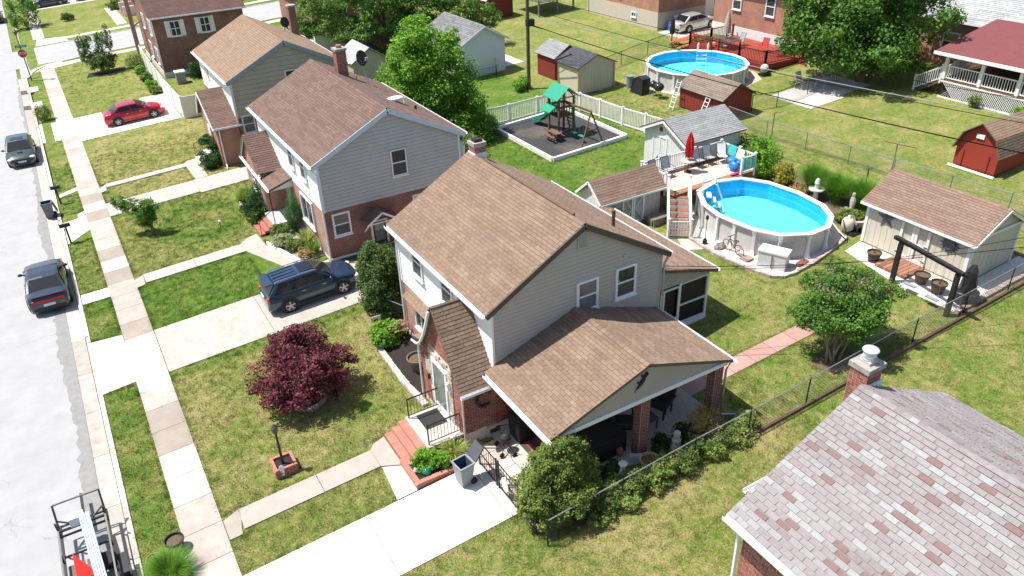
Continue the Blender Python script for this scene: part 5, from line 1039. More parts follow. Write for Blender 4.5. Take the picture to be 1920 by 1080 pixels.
PW = mat('play_wood', (.16,.085,.055), .8, var=.2, scale=8); GRN = mat('green_plastic', (.01,.27,.16), .5, var=.06)
for x in (28.2,29.4):
    for y in (41.9,43.1): MB().box(x-.06,x+.06,y-.06,y+.06,zg-.05,zg+2.7).build('post', PW, r)
for k in range(8): MB().box(28.15,29.45,41.87+k*.155,42.01+k*.155,zg+1.35,zg+1.4).build('deck_board', PW, r)
for x in (28.2, 29.4): MB().box(x-.03,x+.03,41.9,43.1,zg+1.95,zg+2.1).build('side_rail', PW, r)
for y in (41.9, 43.1):
    MB().box(28.2,29.4,y-.03,y+.03,zg+1.95,zg+2.1).build('side_rail', PW, r)
    for k in range(5): MB().box(28.4+k*.2,28.48+k*.2,y-.02,y+.02,zg+1.4,zg+1.95).build('slat', PW, r)
for sg in (-1, 1): MB().add([(28.8,41.6,zg+3.35),(28.8,43.4,zg+3.35),(28.8+sg*.95,43.4,zg+2.6),(28.8+sg*.95,41.6,zg+2.6),(28.8,41.6,zg+3.39),(28.8,43.4,zg+3.39),(28.8+sg*.95,43.4,zg+2.64),(28.8+sg*.95,41.6,zg+2.64)], BF).build('roof_panel', GRN, r)
for y in (41.9,43.1): b = MB(); b.bar((28.2,y,zg+2.62), (28.8,y,zg+3.3), .06); b.bar((29.4,y,zg+2.62), (28.8,y,zg+3.3), .06); b.bar((28.2,y,zg+2.65), (29.4,y,zg+2.65), .06); b.build('truss', PW, r)
MB().add([(27.55,42.1,zg+1.75),(27.55,43.3,zg+1.75),(28.2,43.3,zg+2.15),(28.2,42.1,zg+2.15),(27.55,42.1,zg+1.79),(27.55,43.3,zg+1.79),(28.2,43.3,zg+2.19),(28.2,42.1,zg+2.19)], BF).build('awning', GRN, r)
b = MB(); pr_ = [(28.8+.0,43.15,1.4),(28.75,43.6,1.3),(28.65,44.2,.8),(28.6,44.7,.4),(28.55,45.1,.22),(28.55,45.5,.2)]
for (xa,ya,za),(xb,yb,zb_) in zip(pr_[:-1], pr_[1:]):
    b.add([(xa-.25,ya,zg+za),(xa+.25,ya,zg+za),(xb+.25,yb,zg+zb_),(xb-.25,yb,zg+zb_)], [(0,1,2,3)])
    for s_ in (-.25,.25): b.bar((xa+s_,ya,zg+za+.08), (xb+s_,yb,zg+zb_+.08), .04, .18)
b.build('slide', GRN, r)
MB().bar((28.8,41.9,zg+2.3), (29.0,39.4,zg+2.3), .09, .13).build('swing_beam', PW, r); b = MB(); b.bar((29.0,39.4,zg+2.3), (28.1,39.2,zg), .08); b.bar((29.0,39.4,zg+2.3), (30.0,39.35,zg+.05), .08); b.bar((28.55,39.3,zg+1.1), (29.5,39.37,zg+1.1), .07); b.build('a_frame', PW, r)
for y in (41.1,40.2):
    b = MB(); b.bar((28.85,y-.2,zg+2.25), (28.85,y-.2,zg+.5), .012); b.bar((28.85,y+.2,zg+2.25), (28.85,y+.2,zg+.5), .012); b.build('chain', GRN, r); MB().box(28.73,28.97,y-.25,y+.25,zg+.45,zg+.49).build('swing_seat', GRN, r)
b = MB()
for k in range(5): b.bar((29.7-.05*k,41.95,zg+.1+.28*k), (29.7-.05*k,43.0,zg+.1+.28*k), .08, .05)
b.bar((29.8,42.1,zg), (29.45,42.1,zg+1.4), .07); b.bar((29.8,42.9,zg), (29.45,42.9,zg+1.4), .07); b.build('ladder', PW, r)
b = MB(); b.box(27.5,28.0,41.2,42.3,zg+.5,zg+.55); b.box(27.25,27.42,41.2,42.3,zg+.3,zg+.34); b.box(28.08,28.2,41.2,42.3,zg+.3,zg+.34); b.bar((27.4,41.4,zg), (28.1,41.4,zg+.5), .06); b.bar((28.1,41.4,zg), (27.4,41.4,zg+.5), .06); b.bar((27.4,42.1,zg), (28.1,42.1,zg+.5), .06); b.bar((28.1,42.1,zg), (27.4,42.1,zg+.5), .06); b.build('picnic_bench', PW, r)

# ---------------------------------------------------------------- rear lots: deck, table, grills
RD = mat('red_stain', (.26,.04,.025), .6, tint=[(.21,.03,.02),(.27,.042,.026),(.33,.06,.035)], var=.1, scale=5)
r = empty('red_deck', (50.5,46.4,gz(50)), 'red stained deck with railings behind the round pool', 'deck'); zd = 3.45
x = 47.9
while x < 53.2: MB().box(x, x+.2, 42.3, 51.0, zd-.04, zd, random.uniform(.3,1)).build('board', RD, r); x += .215
for a, c in (((47.95,51),(47.95,48.4)),((47.95,47.6),(47.95,45.2)),((47.95,45.2),(47.95,42.4)),((47.95,42.4),(51.2,42.4)),((47.95,51),(50.4,51)),((50.4,51),(53,51))): railing(r, (*a,0), (*c,0), zd, .95, .16, RD, .12, cap=False)
MB().box(47.9, 53.1, 42.3, 42.4, 2.9, zd-.05).build('skirt', RD, r); MB().box(47.88, 47.98, 42.3, 51, 2.85, zd-.05).build('skirt', RD, r)
for k in range(2): MB().box(51.4, 52.9, 41.5+k*.4, 41.9+k*.4, 2.9, 3.1+k*.18).build('step', RD, r)
MB().box(53.0, 53.15, 42.5, 42.65, 3.4, 5.0).build('tall_post', RD, r)
GT = mat('table_glass', (.06,.065,.07), .15)
r = empty('dining_table', (49.6,48.4,zd), 'dark outdoor dining table on the red deck', 'table')
b = MB(); b.box(48.9,50.3,47.2,49.6,zd+.68,zd+.72); b.build('tabletop', GT, r)
for x in (49,50.2):
    for y in (47.3,49.5): MB().box(x-.03,x+.03,y-.03,y+.03,zd,zd+.68).build('leg', FRAME, r)
r = empty('patio_umbrella', (49.6,48.4,zd), 'closed beige striped umbrella over the red deck table', 'umbrella'); MB().cyl((49.6,48.4,zd+.72), (49.6,48.4,zd+2.9), .03).build('pole', WOOD, r)
b = MB(); b.lathe((49.6,48.4,zd+1.2), [(.34,0),(.3,.6),(.2,1.2),(.05,1.75)], 12, .3); b.build('canopy', mat('beige_canvas', (.42,.33,.27), .85, var=.3, scale=8), r)
for k, (x, y, a, l) in enumerate(((48.5,47.6,1.57,'grey mesh chair on the red deck beside the pool ladder'),(48.5,49.0,1.57,'grey mesh chair on the red deck under the beige umbrella'),(50.8,48.0,-1.57,'grey mesh chair between the dining table and brick wall'),(50.9,45.4,-1.3,'red chair near the middle of the red deck'),(50.6,43.6,-1.8,'dark lounge chair near the red deck steps'))):
    patio_chair((x,y,zd), a, l, (SLING, SLING, SLING, mat('red_seat', (.45,.04,.03), .6), FRAME)[k], group='chairs on the red deck')
r = empty('picnic_table', (48.6,52.9-.6,gz(48.6)), 'orange picnic table with benches on the grass behind the round pool', 'table'); OR = mat('orange_paint', (.52,.10,.04), .6, var=.08); zt = gz(48.6)
for k in range(4): MB().bar((47.2,51.7+k*.2,zt+.74), (50.0,51.9+k*.2,zt+.84), .18, .04).build('top_board', OR, r)
for yy in (51.2, 52.9): MB().bar((47.2,yy,zt+.42), (50,yy+.2,zt+.52), .28, .04).build('bench', OR, r)
for x in (47.6,49.6): b = MB(); b.bar((x,51.3,zt), (x,52.2,zt+.74), .06); b.bar((x,52.9,zt), (x,52.0,zt+.74), .06); b.bar((x,51.1,zt+.42), (x,53.1,zt+.42), .06); b.build('legs', BLACK, r)
b = MB(); b.lathe((48.2,53.6,gz(48)), [(.25,0),(.05,.1),(.05,.9),(.2,1.0),(.26,1.3),(.16,2.2),(.03,2.5)], 12); b.solo('patio_umbrella', BLACK, 'closed black umbrella standing beside the silver car', 'umbrella')
def kettle(x, y, s_, label):
    r = empty('kettle_grill', (x,y,gz(x)), label, 'grill', 'grills'); z = gz(x)
    MB().ball((x,y,z+.85), (.32*s_,.32*s_,.26*s_), 14, 8).build('bowl', mat('black_enamel', (.025,.027,.03), .2), r, True)
    for k in range(3): a = k*2.09; MB().bar((x+.12*math.cos(a),y+.12*math.sin(a),z+.7), (x+.32*math.cos(a),y+.32*math.sin(a),z), .03).build('leg', STEEL, r)
    MB().bar((x-.08,y,z+.85+.3*s_), (x+.08,y,z+.85+.3*s_), .03).build('handle', BLACK, r)
kettle(38.3,44.25,1.0,'black kettle grill next to the covered grill'); kettle(38.2,43.5,1.25,'larger dark kettle grill nearest the red shed')
b = MB(); b.ext([(37.6,44.7,gz(38)),(37.6,46.1,gz(38)),(37.7,46.0,gz(38)+1.0),(37.9,45.6,gz(38)+1.25),(37.8,44.9,gz(38)+1.15)], (.75,0,0)); b.solo('covered_grill', MATS['black_cover'], 'large grill under a black cover beside the round pool', 'grill')
b = MB(); b.lathe((38.3,47.0,gz(38)), [(.26,0),(.3,.85),(.33,.87),(.33,.93)], 14); b.solo('drum', mat('blue_grey_drum', (.2,.24,.3), .6), 'grey drum standing by the pool beside the covered grill', 'drum')
bed('stone_bed', [(39.2,48.2),(38.9,45.5),(39.6,42.9),(41.5,40.9),(44,40.7),(46.6,41.3),(47.6,43),(47.4,46),(43.5,49.5)], mat('rubble', (.45,.38,.3), .95, var=.4, scale=9, bump=1, bscale=9), .014)
r = empty('sand_filter', (47.6,42.0,gz(47)), 'pale round pool filter under the red deck corner', 'pool filter'); MB().ball((47.4,41.9,gz(47.4)+.55), .34, 12, 8).build('tank', mat('pale_green_tank', (.5,.58,.52), .4), r, True); MB().box(47.1,47.9,41.6,42.2,gz(47),gz(47)+.2).build('base', BLACK, r)
# utility pole and wires
POLEM = mat('pole_wood', (.1,.075,.06), .9, var=.2)
r = empty('utility_pole', (32.3,52.3,gz(32.3)), 'dark wooden utility pole behind the play area', 'pole'); MB().cyl((32.3,52.3,gz(32.3)-.1), (32.3,52.3,11.5), .16, .12, 10).build('pole', POLEM, r)
b = MB(); b.box(32.15,32.75,52.0,52.4,6.9,7.4); b.bar((32.3,52.3,7.0), (33.4,52.0,6.6), .06); b.build('splice_box', BLACK, r)
def wire(pts, sag, r_, label, m=None):
    a, c = Vector(pts[0]), Vector(pts[1]); P = [a+(c-a)*(i/24)-Z_*sag*4*(i/24)*(1-i/24) for i in range(25)]
    o = MB().tube(P, r_, 4); o.solo('overhead_wire', m or mat('matte_black_wire', (.01,.01,.01), 1, var=0, spec=0), label, 'wire', 'overhead wires')
wire([(32.5,52.2,7.0),(38.5,2,7.6)], 1.0, .03, 'thick black overhead cable crossing the rear yards, lowest of the bundle'); wire([(32.4,52.2,8.2),(39.5,2,8.6)], .9, .016, 'thin overhead wire above the thick cable'); wire([(32.4,52.2,9.2),(40.5,2,9.4)], .9, .016, 'topmost thin overhead wire above the rear yards')
wire([(32.4,52.2,7.7),(42.5,2,7.9)], .6, .02, 'pale grey overhead wire passing beside the red barn', mat('dull_wire', (.3,.3,.3), 1, var=0, spec=0))
wire([(17.85,19.3,5.5),(38.3,6,8.4)], .9, .014, 'black service wire from the central house over the tan shed'); wire([(17.85,19.5,5.3),(38.9,8.5,8.2)], 1.3, .012, 'thin service wire from the central house to the right edge'); wire([(18.7,3.5,6.2),(38.0,10,8.5)], .5, .014, 'grey service wire above the lawn behind the pink roof', MATS['dull_wire'])
r = empty('clothes_post', (38.0,32.3,gz(38)), 'thin bare clothesline post in the rear lawn near the white shed', 'post', 'clothes posts'); MB().cyl((38.0,32.3,gz(38)-.1), (38.0,32.3,4.2), .035).build('post', GALV, r); MB().bar((38.0,32.3,4.2), (38.5,32.1,4.2), .04).build('crossbar', GALV, r)
r = empty('clothes_post', (38.9,24.3,gz(38.9)), 'T shaped clothesline post in the rear lawn behind the tan shed', 'post'); MB().cyl((38.9,24.3,gz(38.9)-.1), (38.9,24.3,4.35), .035).build('post', GALV, r); MB().bar((38.6,24.9,4.38), (39.2,23.3,4.32), .05).build('crossbar', mat('rust_bar', (.25,.14,.09), .8), r)
# ---------------------------------------------------------------- cars
CG = mat('car_glass', (.012,.016,.02), .05, var=.2, scale=2, spec=.45); CHROME = mat('chrome', (.7,.71,.72), .18, .9, var=0); TAIL = mat('tail_lamp', (.42,.012,.015), .2, var=.1, scale=20); HEAD = mat('head_lamp', (.72,.72,.7), .12, var=.2, scale=20); TRIMB = mat('car_black_trim', (.025,.025,.027), .6)
def paint(name, c, m=.35): return mat(name, c, .28, m, var=.02, coat=.8, spec=.5)
def cat_(xs, ks, vs): return np.interp(xs, ks, vs)
def car(label, pm, loc, head, kind='sedan', L_=4.65, W_=1.83, Hh=1.45, wheel=.33, wb=2.7, group='cars', fog=None, extras=None, pitch=0):
    r = empty('car', (0,0,0), label, 'car', group); hw = W_/2; a, f = -L_/2, L_/2
    suv = kind == 'suv'; coupe = kind == 'coupe'
    zb = 1.05 if suv else (.92 if coupe else .95)              # belt
    if suv: K = [(a,.55,.78),(a+.06,.95,.86),(a+.2,1.06,.92),(a+.6,1.08,.98),(0,1.05,1),(f-1.35,1.06,1),(f-.9,1.0,.98),(f-.35,.9,.93),(f-.1,.74,.82),(f,.55,.7)]
    elif coupe: K = [(a,.6,.84),(a+.06,.92,.9),(a+.25,1.02,.95),(a+1.0,1.02,1),(0,.93,.98),(f-1.9,.97,1),(f-1.2,.95,1),(f-.4,.84,.97),(f-.08,.72,.92),(f,.55,.84)]
    else: K = [(a,.6,.78),(a+.07,.92,.86),(a+.3,1.0,.92),(a+.9,1.02,.99),(0,.95,1),(f-1.5,.96,1),(f-1.0,.93,.99),(f-.4,.82,.93),(f-.1,.68,.82),(f,.52,.7)]
    xs = np.concatenate([np.linspace(a, a+.4, 6), np.linspace(a+.6, f-.6, 18), np.linspace(f-.4, f, 6)])
    zt = cat_(xs, [k[0] for k in K], [k[1] for k in K]); ww = cat_(xs, [k[0] for k in K], [k[2] for k in K])*hw; z0 = .24 if suv else .19
    b = MB(); n = 13
    for x, z, w_ in zip(xs, zt, ww):
        half = [(.86*w_, z0), (.96*w_, z0+.1), (w_, z0+(z-z0)*.5), (.985*w_, z0+(z-z0)*.78), (.92*w_, z-.03), (.6*w_, z+.012)]
        b.v += [(x, -y, zz) for y, zz in half] + [(x, 0, z+.03)] + [(x, y, zz) for y, zz in reversed(half)]
    for i in range(len(xs)-1):
        for k in range(n-1): b.f.append((i*n+k, i*n+k+1, (i+1)*n+k+1, (i+1)*n+k)); b.t.append(0)
        b.f.append((i*n+n-1, i*n, (i+1)*n, (i+1)*n+n-1)); b.t.append(0)
    b.f += [tuple(range(n)), tuple(reversed(range((len(xs)-1)*n, len(xs)*n)))]; b.t += [0, 0]
    body = b.build('body', pm, r, True)
    # greenhouse
    if suv: g = [(a+.1,.0),(a+.6,.97),(a+1.5,1.03),(f-2.15,1.0),(f-1.2,.0)]
    elif coupe: g = [(a+.62,.0),(a+1.55,1),(a+2.0,1.03),(f-2.35,1.0),(f-1.55,.0)]
    else: g = [(a+.5,.0),(a+1.25,1),(a+1.9,1.03),(f-2.1,1.0),(f-1.2,.0)]
    zbl = zb; rh = Hh-zbl; secs = []
    for x, k in g: secs.append((x, zbl-.02, hw*.93, zbl+rh*k if k else zbl+.0, hw*(.93 if not k else (.74 if not suv else .74))))
    b = MB(); n = 7
    for x, zl, wl, zt_, wt in secs:
        half = [(wl, zl), (wt, max(zl, zt_-.05)), (wt*.86, max(zl, zt_-.008))]
        b.v += [(x, -y, z) for y, z in half] + [(x, 0, max(zl, zt_+.015))] + [(x, y, z) for y, z in reversed(half)]
    for i in range(4):
        for k in range(6): b.f.append((i*n+k, i*n+k+1, (i+1)*n+k+1, (i+1)*n+k)); b.t.append(0)
    b.build('cabin', pm, r, False)
    def pane(name, P, o=.012):
        P = [Vector(p) for p in P]; c = sum(P, Vector())/len(P); nn = (P[1]-P[0]).cross(P[3]-P[0]).normalized()
        if nn.dot(c-Vector((0,0,.7))) < 0: nn = -nn
        return MB().ext([p+nn*.012 for p in P], nn*o).build(name, CG, r)
    def lerp(A, B_, t): return Vector(A)+(Vector(B_)-Vector(A))*t
    S0, S1, S3, S4 = secs[0], secs[1], secs[3], secs[4]
    pane('windshield', [lerp((S4[0],-S4[2]*.9,S4[1]+.02),(S3[0],-S3[4]*.84,S3[3]),.06), lerp((S4[0],S4[2]*.9,S4[1]+.02),(S3[0],S3[4]*.84,S3[3]),.06), lerp((S4[0],S4[2]*.9,S4[1]),(S3[0],S3[4]*.84,S3[3]),.93), lerp((S4[0],-S4[2]*.9,S4[1]),(S3[0],-S3[4]*.84,S3[3]),.93)])
    pane('rear_window', [lerp((S0[0],-S0[2]*.88,S0[1]+.02),(S1[0],-S1[4]*.84,S1[3]),.1), lerp((S0[0],S0[2]*.88,S0[1]+.02),(S1[0],S1[4]*.84,S1[3]),.1), lerp((S0[0],S0[2]*.88,S0[1]),(S1[0],S1[4]*.84,S1[3]),.9), lerp((S0[0],-S0[2]*.88,S0[1]),(S1[0],-S1[4]*.84,S1[3]),.9)])
    xa, xb = S0[0]+(.35 if not suv else .3), S4[0]-.22; xra, xrb = S1[0]+.12, S3[0]-.02; wl, wt = S3[2], S3[4]; zl, zh = zbl+.05, S3[3]-.09
    def sp(x0t, x1t, sg):
        fl = lambda t: (xa+(xb-xa)*t, sg*(wl+(wt-wl)*.1), zl); fh = lambda t: (xra+(xrb-xra)*t, sg*(wl+(wt-wl)*.85), zh); return [fl(x0t), fl(x1t), fh(x1t), fh(x0t)]
    cuts = [(0,.52),(.55,1)] if not suv else [(0,.25),(.28,.6),(.63,1)]
    if coupe: cuts = [(0,.3),(.33,1)]
    for sg in (-1, 1):
        for c0, c1 in cuts: pane('side_window', sp(c0, c1, sg))
        # wheels
        for x in (-wb/2-.02, wb/2-.02):
            yw = sg*hw; xx = x + (.02 if suv else .0)
            MB().cyl((xx, yw-sg*.25, wheel+.02), (xx, yw+sg*.004, wheel+.02), wheel+.075, n=22).build('wheel_arch', TRIMB, r)
            t_ = MB(); t_.lathe((0,0,0), [(wheel*.62,-.11),(wheel*.95,-.11),(wheel,-.07),(wheel,.07),(wheel*.95,.11),(wheel*.62,.11)], 22)
            t_.v = [(xx+p[0], yw-sg*.085+p[2], wheel+p[1]) for p in t_.v]; ty = t_.build('wheel', RUBBER, r)
            q = MB(); yo = yw+sg*.012
            for k in range(5): an = k*2*math.pi/5+.3; q.bar((xx,yo,wheel), (xx+math.cos(an)*wheel*.62,yo,wheel+math.sin(an)*wheel*.62), .075, .03, (0,1,0))
            q.cyl((xx,yo-sg*.01,wheel), (xx,yo+sg*.02,wheel), .06, n=10); ring(q, (xx,yo,wheel), (0,1,0), wheel*.63, .018, 18); q.build('rim', STEEL if not coupe else mat('dark_rim', (.1,.1,.11), .35, .8), ty)
        wm = MB(); wm.ball((S4[0]-.3, sg*(hw+.09), zbl+.1), (.07,.12,.08), 8, 5); wm.bar((S4[0]-.3, sg*(hw-.08), zbl+.06), (S4[0]-.3, sg*(hw+.05), zbl+.08), .05); wm.build('mirror', pm if not coupe else TRIMB, r, True)
        # lamps
        zf = zt[-4]; hl = MB(); hl.add([(f-.14,sg*hw*.88,.62),(f-.05,sg*hw*.52,.6),(f-.12,sg*hw*.5,.72),(f-.42,sg*hw*.9,.78),(f-.2,sg*hw*.93,.64)], [(0,1,2,3,4)])
        hl = MB(); hl.ball((f-.2, sg*hw*.74, .68), (.2,.2,.085), 10, 6); hl.build('headlight', HEAD, r, True)
        if not coupe:
            tl = MB(); tl.ball((a+.1, sg*hw*.76, .86 if not suv else .93), (.1,.19,.09 if not suv else .12), 10, 6); tl.build('taillight', TAIL, r, True)
        for x in ((-.55, .45) if not coupe else (-.15,)): MB().bar((x-.09,sg*(hw*.995),zb-.14), (x+.09,sg*(hw*.995),zb-.14), .03, .03).build('door_handle', CHROME if not coupe else TRIMB, r)
        for x in ((-1.0+.1, .02, 1.02) if not coupe else (-.55, .98)): MB().bar((x,sg*(hw*.992),.3), (x,sg*(hw*.985),zb-.05), .012, .012).build('door_seam', TRIMB, r)
        MB().bar((a+.75,sg*hw*.965,.27), (f-.75,sg*hw*.965,.27), .04, .09).build('sill', TRIMB if suv else pm, r)
    if coupe: MB().box(a-.01, a+.05, -hw*.74, hw*.74, .74, .86).build('taillight', TAIL, r)
    MB().box(a-.02, a+.02, -.26, .26, .5 if not suv else .78, .63 if not suv else .91).build('licence_plate', mat('plate', (.6,.62,.64), .5, var=.3, scale=60), r)
    MB().box(a-.015, a+.14, -hw*.74, hw*.74, .3, .46).build('rear_bumper', TRIMB if not suv else mat('grey_bumper', (.32,.33,.34), .5), r)
    MB().box(f-.13, f+.01, -hw*.55, hw*.55, .3, .5).build('grille', TRIMB, r); MB().box(f-.02, f+.02, -.26, .26, .42, .54).build('licence_plate', MATS['plate'], r) if fog else None
    if extras == 'suv':
        for sg in (-1, 1): MB().tube([(a+.55,sg*hw*.7,Hh-.02),(a+.7,sg*hw*.7,Hh+.045),(f-2.2,sg*hw*.7,Hh+.045),(f-2.0,sg*hw*.7,Hh-.02)], .022, 6).build('roof_rail', CHROME, r)
        MB().box(f-2.75, f-2.1, -.42, .42, Hh+.005, Hh+.028).build('sunroof', CG, r); MB().box(a+.12, a+.5, -hw*.68, hw*.68, Hh-.07, Hh-.01).build('spoiler', pm, r)
        for k in range(4): MB().bar((a+.6,-.45+k*.3,Hh+.025), (f-2.9,-.45+k*.3,Hh+.04), .05, .02).build('roof_rib', pm, r)
    if extras == 'scoop':
        b = MB(); b.box(f-1.0, f-.75, -.17, .17, .93, .96); b.build('hood_scoop', TRIMB, r); MB().box(f-2.9, f-2.3, -.4, .4, Hh+.005, Hh+.025).build('sunroof', CG, r); MB().box(f-.14, f+.012, -hw*.7, hw*.7, .6, .67).build('front_slot', TRIMB, r)
    if extras == 'lip': MB().box(a+.05, a+.22, -hw*.75, hw*.75, 1.03, 1.07).build('spoiler', pm, r); b = MB().bar((f-1.35,-.7,.985), (f-1.35,.7,.985), .03); b.build('hood_seam', TRIMB, r)
    r.location = loc; r.rotation_euler = (0, pitch, head); return r
PT = -math.atan(SL)
car('blue crossover SUV parked on the driveway beside the purple maple', paint('slate_blue_paint', (.025,.052,.10)), (7.8,33.15,gz(7.8)+.03), 0, 'suv', 4.6, 1.85, 1.62, .36, 2.66, extras='suv', pitch=PT)
car('charcoal coupe parked by the kerb, tail towards the camera', paint('charcoal_paint', (.045,.05,.068), .5), (-3.42,42.3,.005), math.pi/2, 'coupe', 5.0, 1.92, 1.42, .36, 2.95, extras='lip')
car('dark green saloon with hood scoop parked facing the camera', paint('green_paint', (.055,.085,.07), .5), (-3.75,66.0,.005), -math.pi/2, 'sedan', 5.0, 1.9, 1.46, .36, 3.0, fog=True, extras='scoop')
car('bright red saloon on the driveway by the white vinyl fence', paint('red_paint', (.42,.005,.022), .2), (4.75,69.0,gz(4.75)+.03), 0, 'sedan', 4.65, 1.78, 1.45, .33, 2.75, pitch=PT)
car('silver saloon parked between the two brick houses at the back', paint('silver_paint', (.55,.58,.55), .5), (53.2,56.2,gz(53.2)+.03), -.02, 'sedan', 4.7, 1.8, 1.45, .33, 2.65, pitch=PT)
car('dark blue saloon on a driveway at the top left', paint('navy_paint', (.03,.045,.075), .4), (2.3,133.0,gz(2.3)+.03), math.pi, 'sedan', 4.8, 1.85, 1.47, .34, 2.8, pitch=-PT)
car('black saloon parked behind the vestibule of the second house, tail showing', paint('black_paint', (.012,.013,.015), .3), (11.7,51.0,gz(11.7)+.03), 0, 'sedan', 4.7, 1.8, 1.45, .33, 2.7, pitch=PT)
car('black car parked in the street at the top left edge', MATS['black_paint'], (-4.6,127.5,.005), math.pi/2, 'sedan', 4.8, 1.85, 1.47, .34, 2.8)
car('white car half out of the picture on the top left driveway', paint('white_paint', (.7,.7,.7), .1), (8.0,133.2,gz(8)+.03), 0, 'sedan', 4.7, 1.8, 1.5, .33, 2.7, pitch=PT)

# ---------------------------------------------------------------- street furniture
def mailbox(x, y, label):
    z = gz(x); r = empty('mailbox', (x,y,z), label, 'mailbox', 'mailboxes'); MB().box(x-.05,x+.05,y-.05,y+.05,z-.1,z+1.05).build('post', BLACK, r)
    b = MB(); pr = [(-.09,0),(.09,0),(.09,.12)]+[(.09*math.cos(t), .12+.09*math.sin(t)) for t in np.linspace(0,math.pi,7)[1:-1]]+[(-.09,.12)]
    b.ext([(x-.28,y+p,z+1.05+q) for p, q in pr], (.55,0,0)); b.build('box', BLACK, r); MB().box(x-.3,x-.28,y-.1,y+.1,z+1.03,z+1.28).build('door', BLACK, r); return r
mailbox(-1.95,47.75,'black mailbox on a post nearest the charcoal coupe'); mailbox(-2.0,54.4,'black mailbox on a post beside the wheelie bin, further up the street')
def bin_(loc, rz, label, m, open_=True, group='wheelie bins'):
    r = empty('wheelie_bin', (0,0,0), label, 'bin', group); b = MB(); q0, q1 = .22, .3
    def rr(h, z): return [(-h,-h,z),(h,-h,z),(h,h,z),(-h,h,z)]
    b.v = rr(q0,.06)+rr(q1,.98)+rr(q1+.03,.98)+rr(q1+.03,1.03)+rr(q1-.025,1.03)+rr(q0-.02,.15); F = []
    for i in range(5): F += [(i*4+k, i*4+(k+1)%4, i*4+4+(k+1)%4, i*4+4+k) for k in range(4)]
    b.f = F+[(3,2,1,0),(20,21,22,23)]; b.t = [0]*len(b.f); b.build('body', m, r, flat=True)
    q = MB(); h0, h1 = q0-.035, q1-.04; q.v = rr(h0,.17)+rr(h1,1.0); q.f = [(0,1,2,3)]+[(k+4,(k+1)%4+4,(k+1)%4,k) for k in range(4)]; q.t = [0]*5; q.build('inside', mat('bin_inside', (.045,.085,.13), .5), r, flat=True)
    for s_ in (-1, 1): MB().cyl((.27,s_*.2,.13), (.27,s_*.3,.13), .13, n=14).build('wheel', RUBBER, r)
    MB().cyl((.35,-.25,1.0), (.35,.25,1.0), .02).build('handle', m, r); lm = mat('dark_lid', (.07,.075,.085), .5)
    if open_: MB().add([(.34,-.31,1.04),(.34,.31,1.04),(.75,.29,1.52),(.75,-.29,1.52),(.4,-.31,1.02),(.4,.31,1.02),(.8,.29,1.48),(.8,-.29,1.48)], BF).build('lid', lm, r)
    else: MB().add([(.3,-.32,.95),(.3,.32,.95),(.45,.3,.35),(.45,-.3,.35),(.36,-.32,.97),(.36,.32,.97),(.5,.3,.36),(.5,-.3,.36)], BF).build('lid', lm, r)
    r.location = loc; r.rotation_euler.z = rz; return r
bin_((8.1,17.85,gz(8.1)+.03), .1, 'grey wheelie bin with its lid open, by the garden gate', PLASTG).scale = (.92,.92,.92); bin_((-2.72,52.75,.005), .0, 'grey wheelie bin with lid hanging back, standing in the gutter', mat('slate_plastic', (.14,.15,.17), .5), False)
# stop sign
r = empty('stop_sign', (-2.05,89.9,gz(-2)), 'red STOP sign with green street name plate on a dark post', 'sign')
MB().cyl((-2.05,89.9,0), (-2.05,89.9,4.4), .05, n=8).build('post', mat('dark_bronze', (.04,.035,.03), .5), r)
c = Vector((-2.05,89.82,2.75)); oc = [c+Vector((math.cos(math.pi/8+k*math.pi/4)*.42,0,math.sin(math.pi/8+k*math.pi/4)*.42)) for k in range(8)]
MB().ext(oc, (0,.02,0)).build('sign_rim', WHITE, r); MB().ext([c-Y_*.006+(p-c)*.93 for p in oc], (0,.005,0)).build('sign_face', mat('sign_red', (.48,.01,.02), .4), r)
fc = bpy.data.curves.new('stop_text', 'FONT'); fc.body = 'STOP'; fc.size = .3; fc.align_x = 'CENTER'; fc.align_y = 'CENTER'; fc.extrude = .002
tmp = bpy.data.objects.new('tmp', fc); C.objects.link(tmp); bpy.context.view_layer.update(); tme = bpy.data.meshes.new_from_object(tmp); bpy.data.objects.remove(tmp)
to = bpy.data.objects.new('lettering', tme); tme.materials.clear(); tme.materials.append(WHITE); to.location = Vector((-2.05,89.806,2.75))-OFF[r.name]; to.rotation_euler = (math.pi/2,0,0); to.scale = (.92,1.25,1); link(to, r)
MB().box(-2.5,-1.5,89.87,89.9,3.3,3.52).build('name_plate', mat('sign_green', (.01,.2,.16), .4), r)
b = MB()
for k in range(9): b.box(-2.4+k*.085, -2.35+k*.085, 89.862, 89.868, 3.37, 3.42+.04*((k*7) % 3 > 0))
b.build('plate_marks', WHITE, r)
MB().lathe((-2.05,89.9,4.4), [(.06,0),(.2,.35),(.2,.4),(.24,.42),(.05,.6)], 8).build('lantern', mat('dark_lantern', (.06,.06,.06), .3), r)
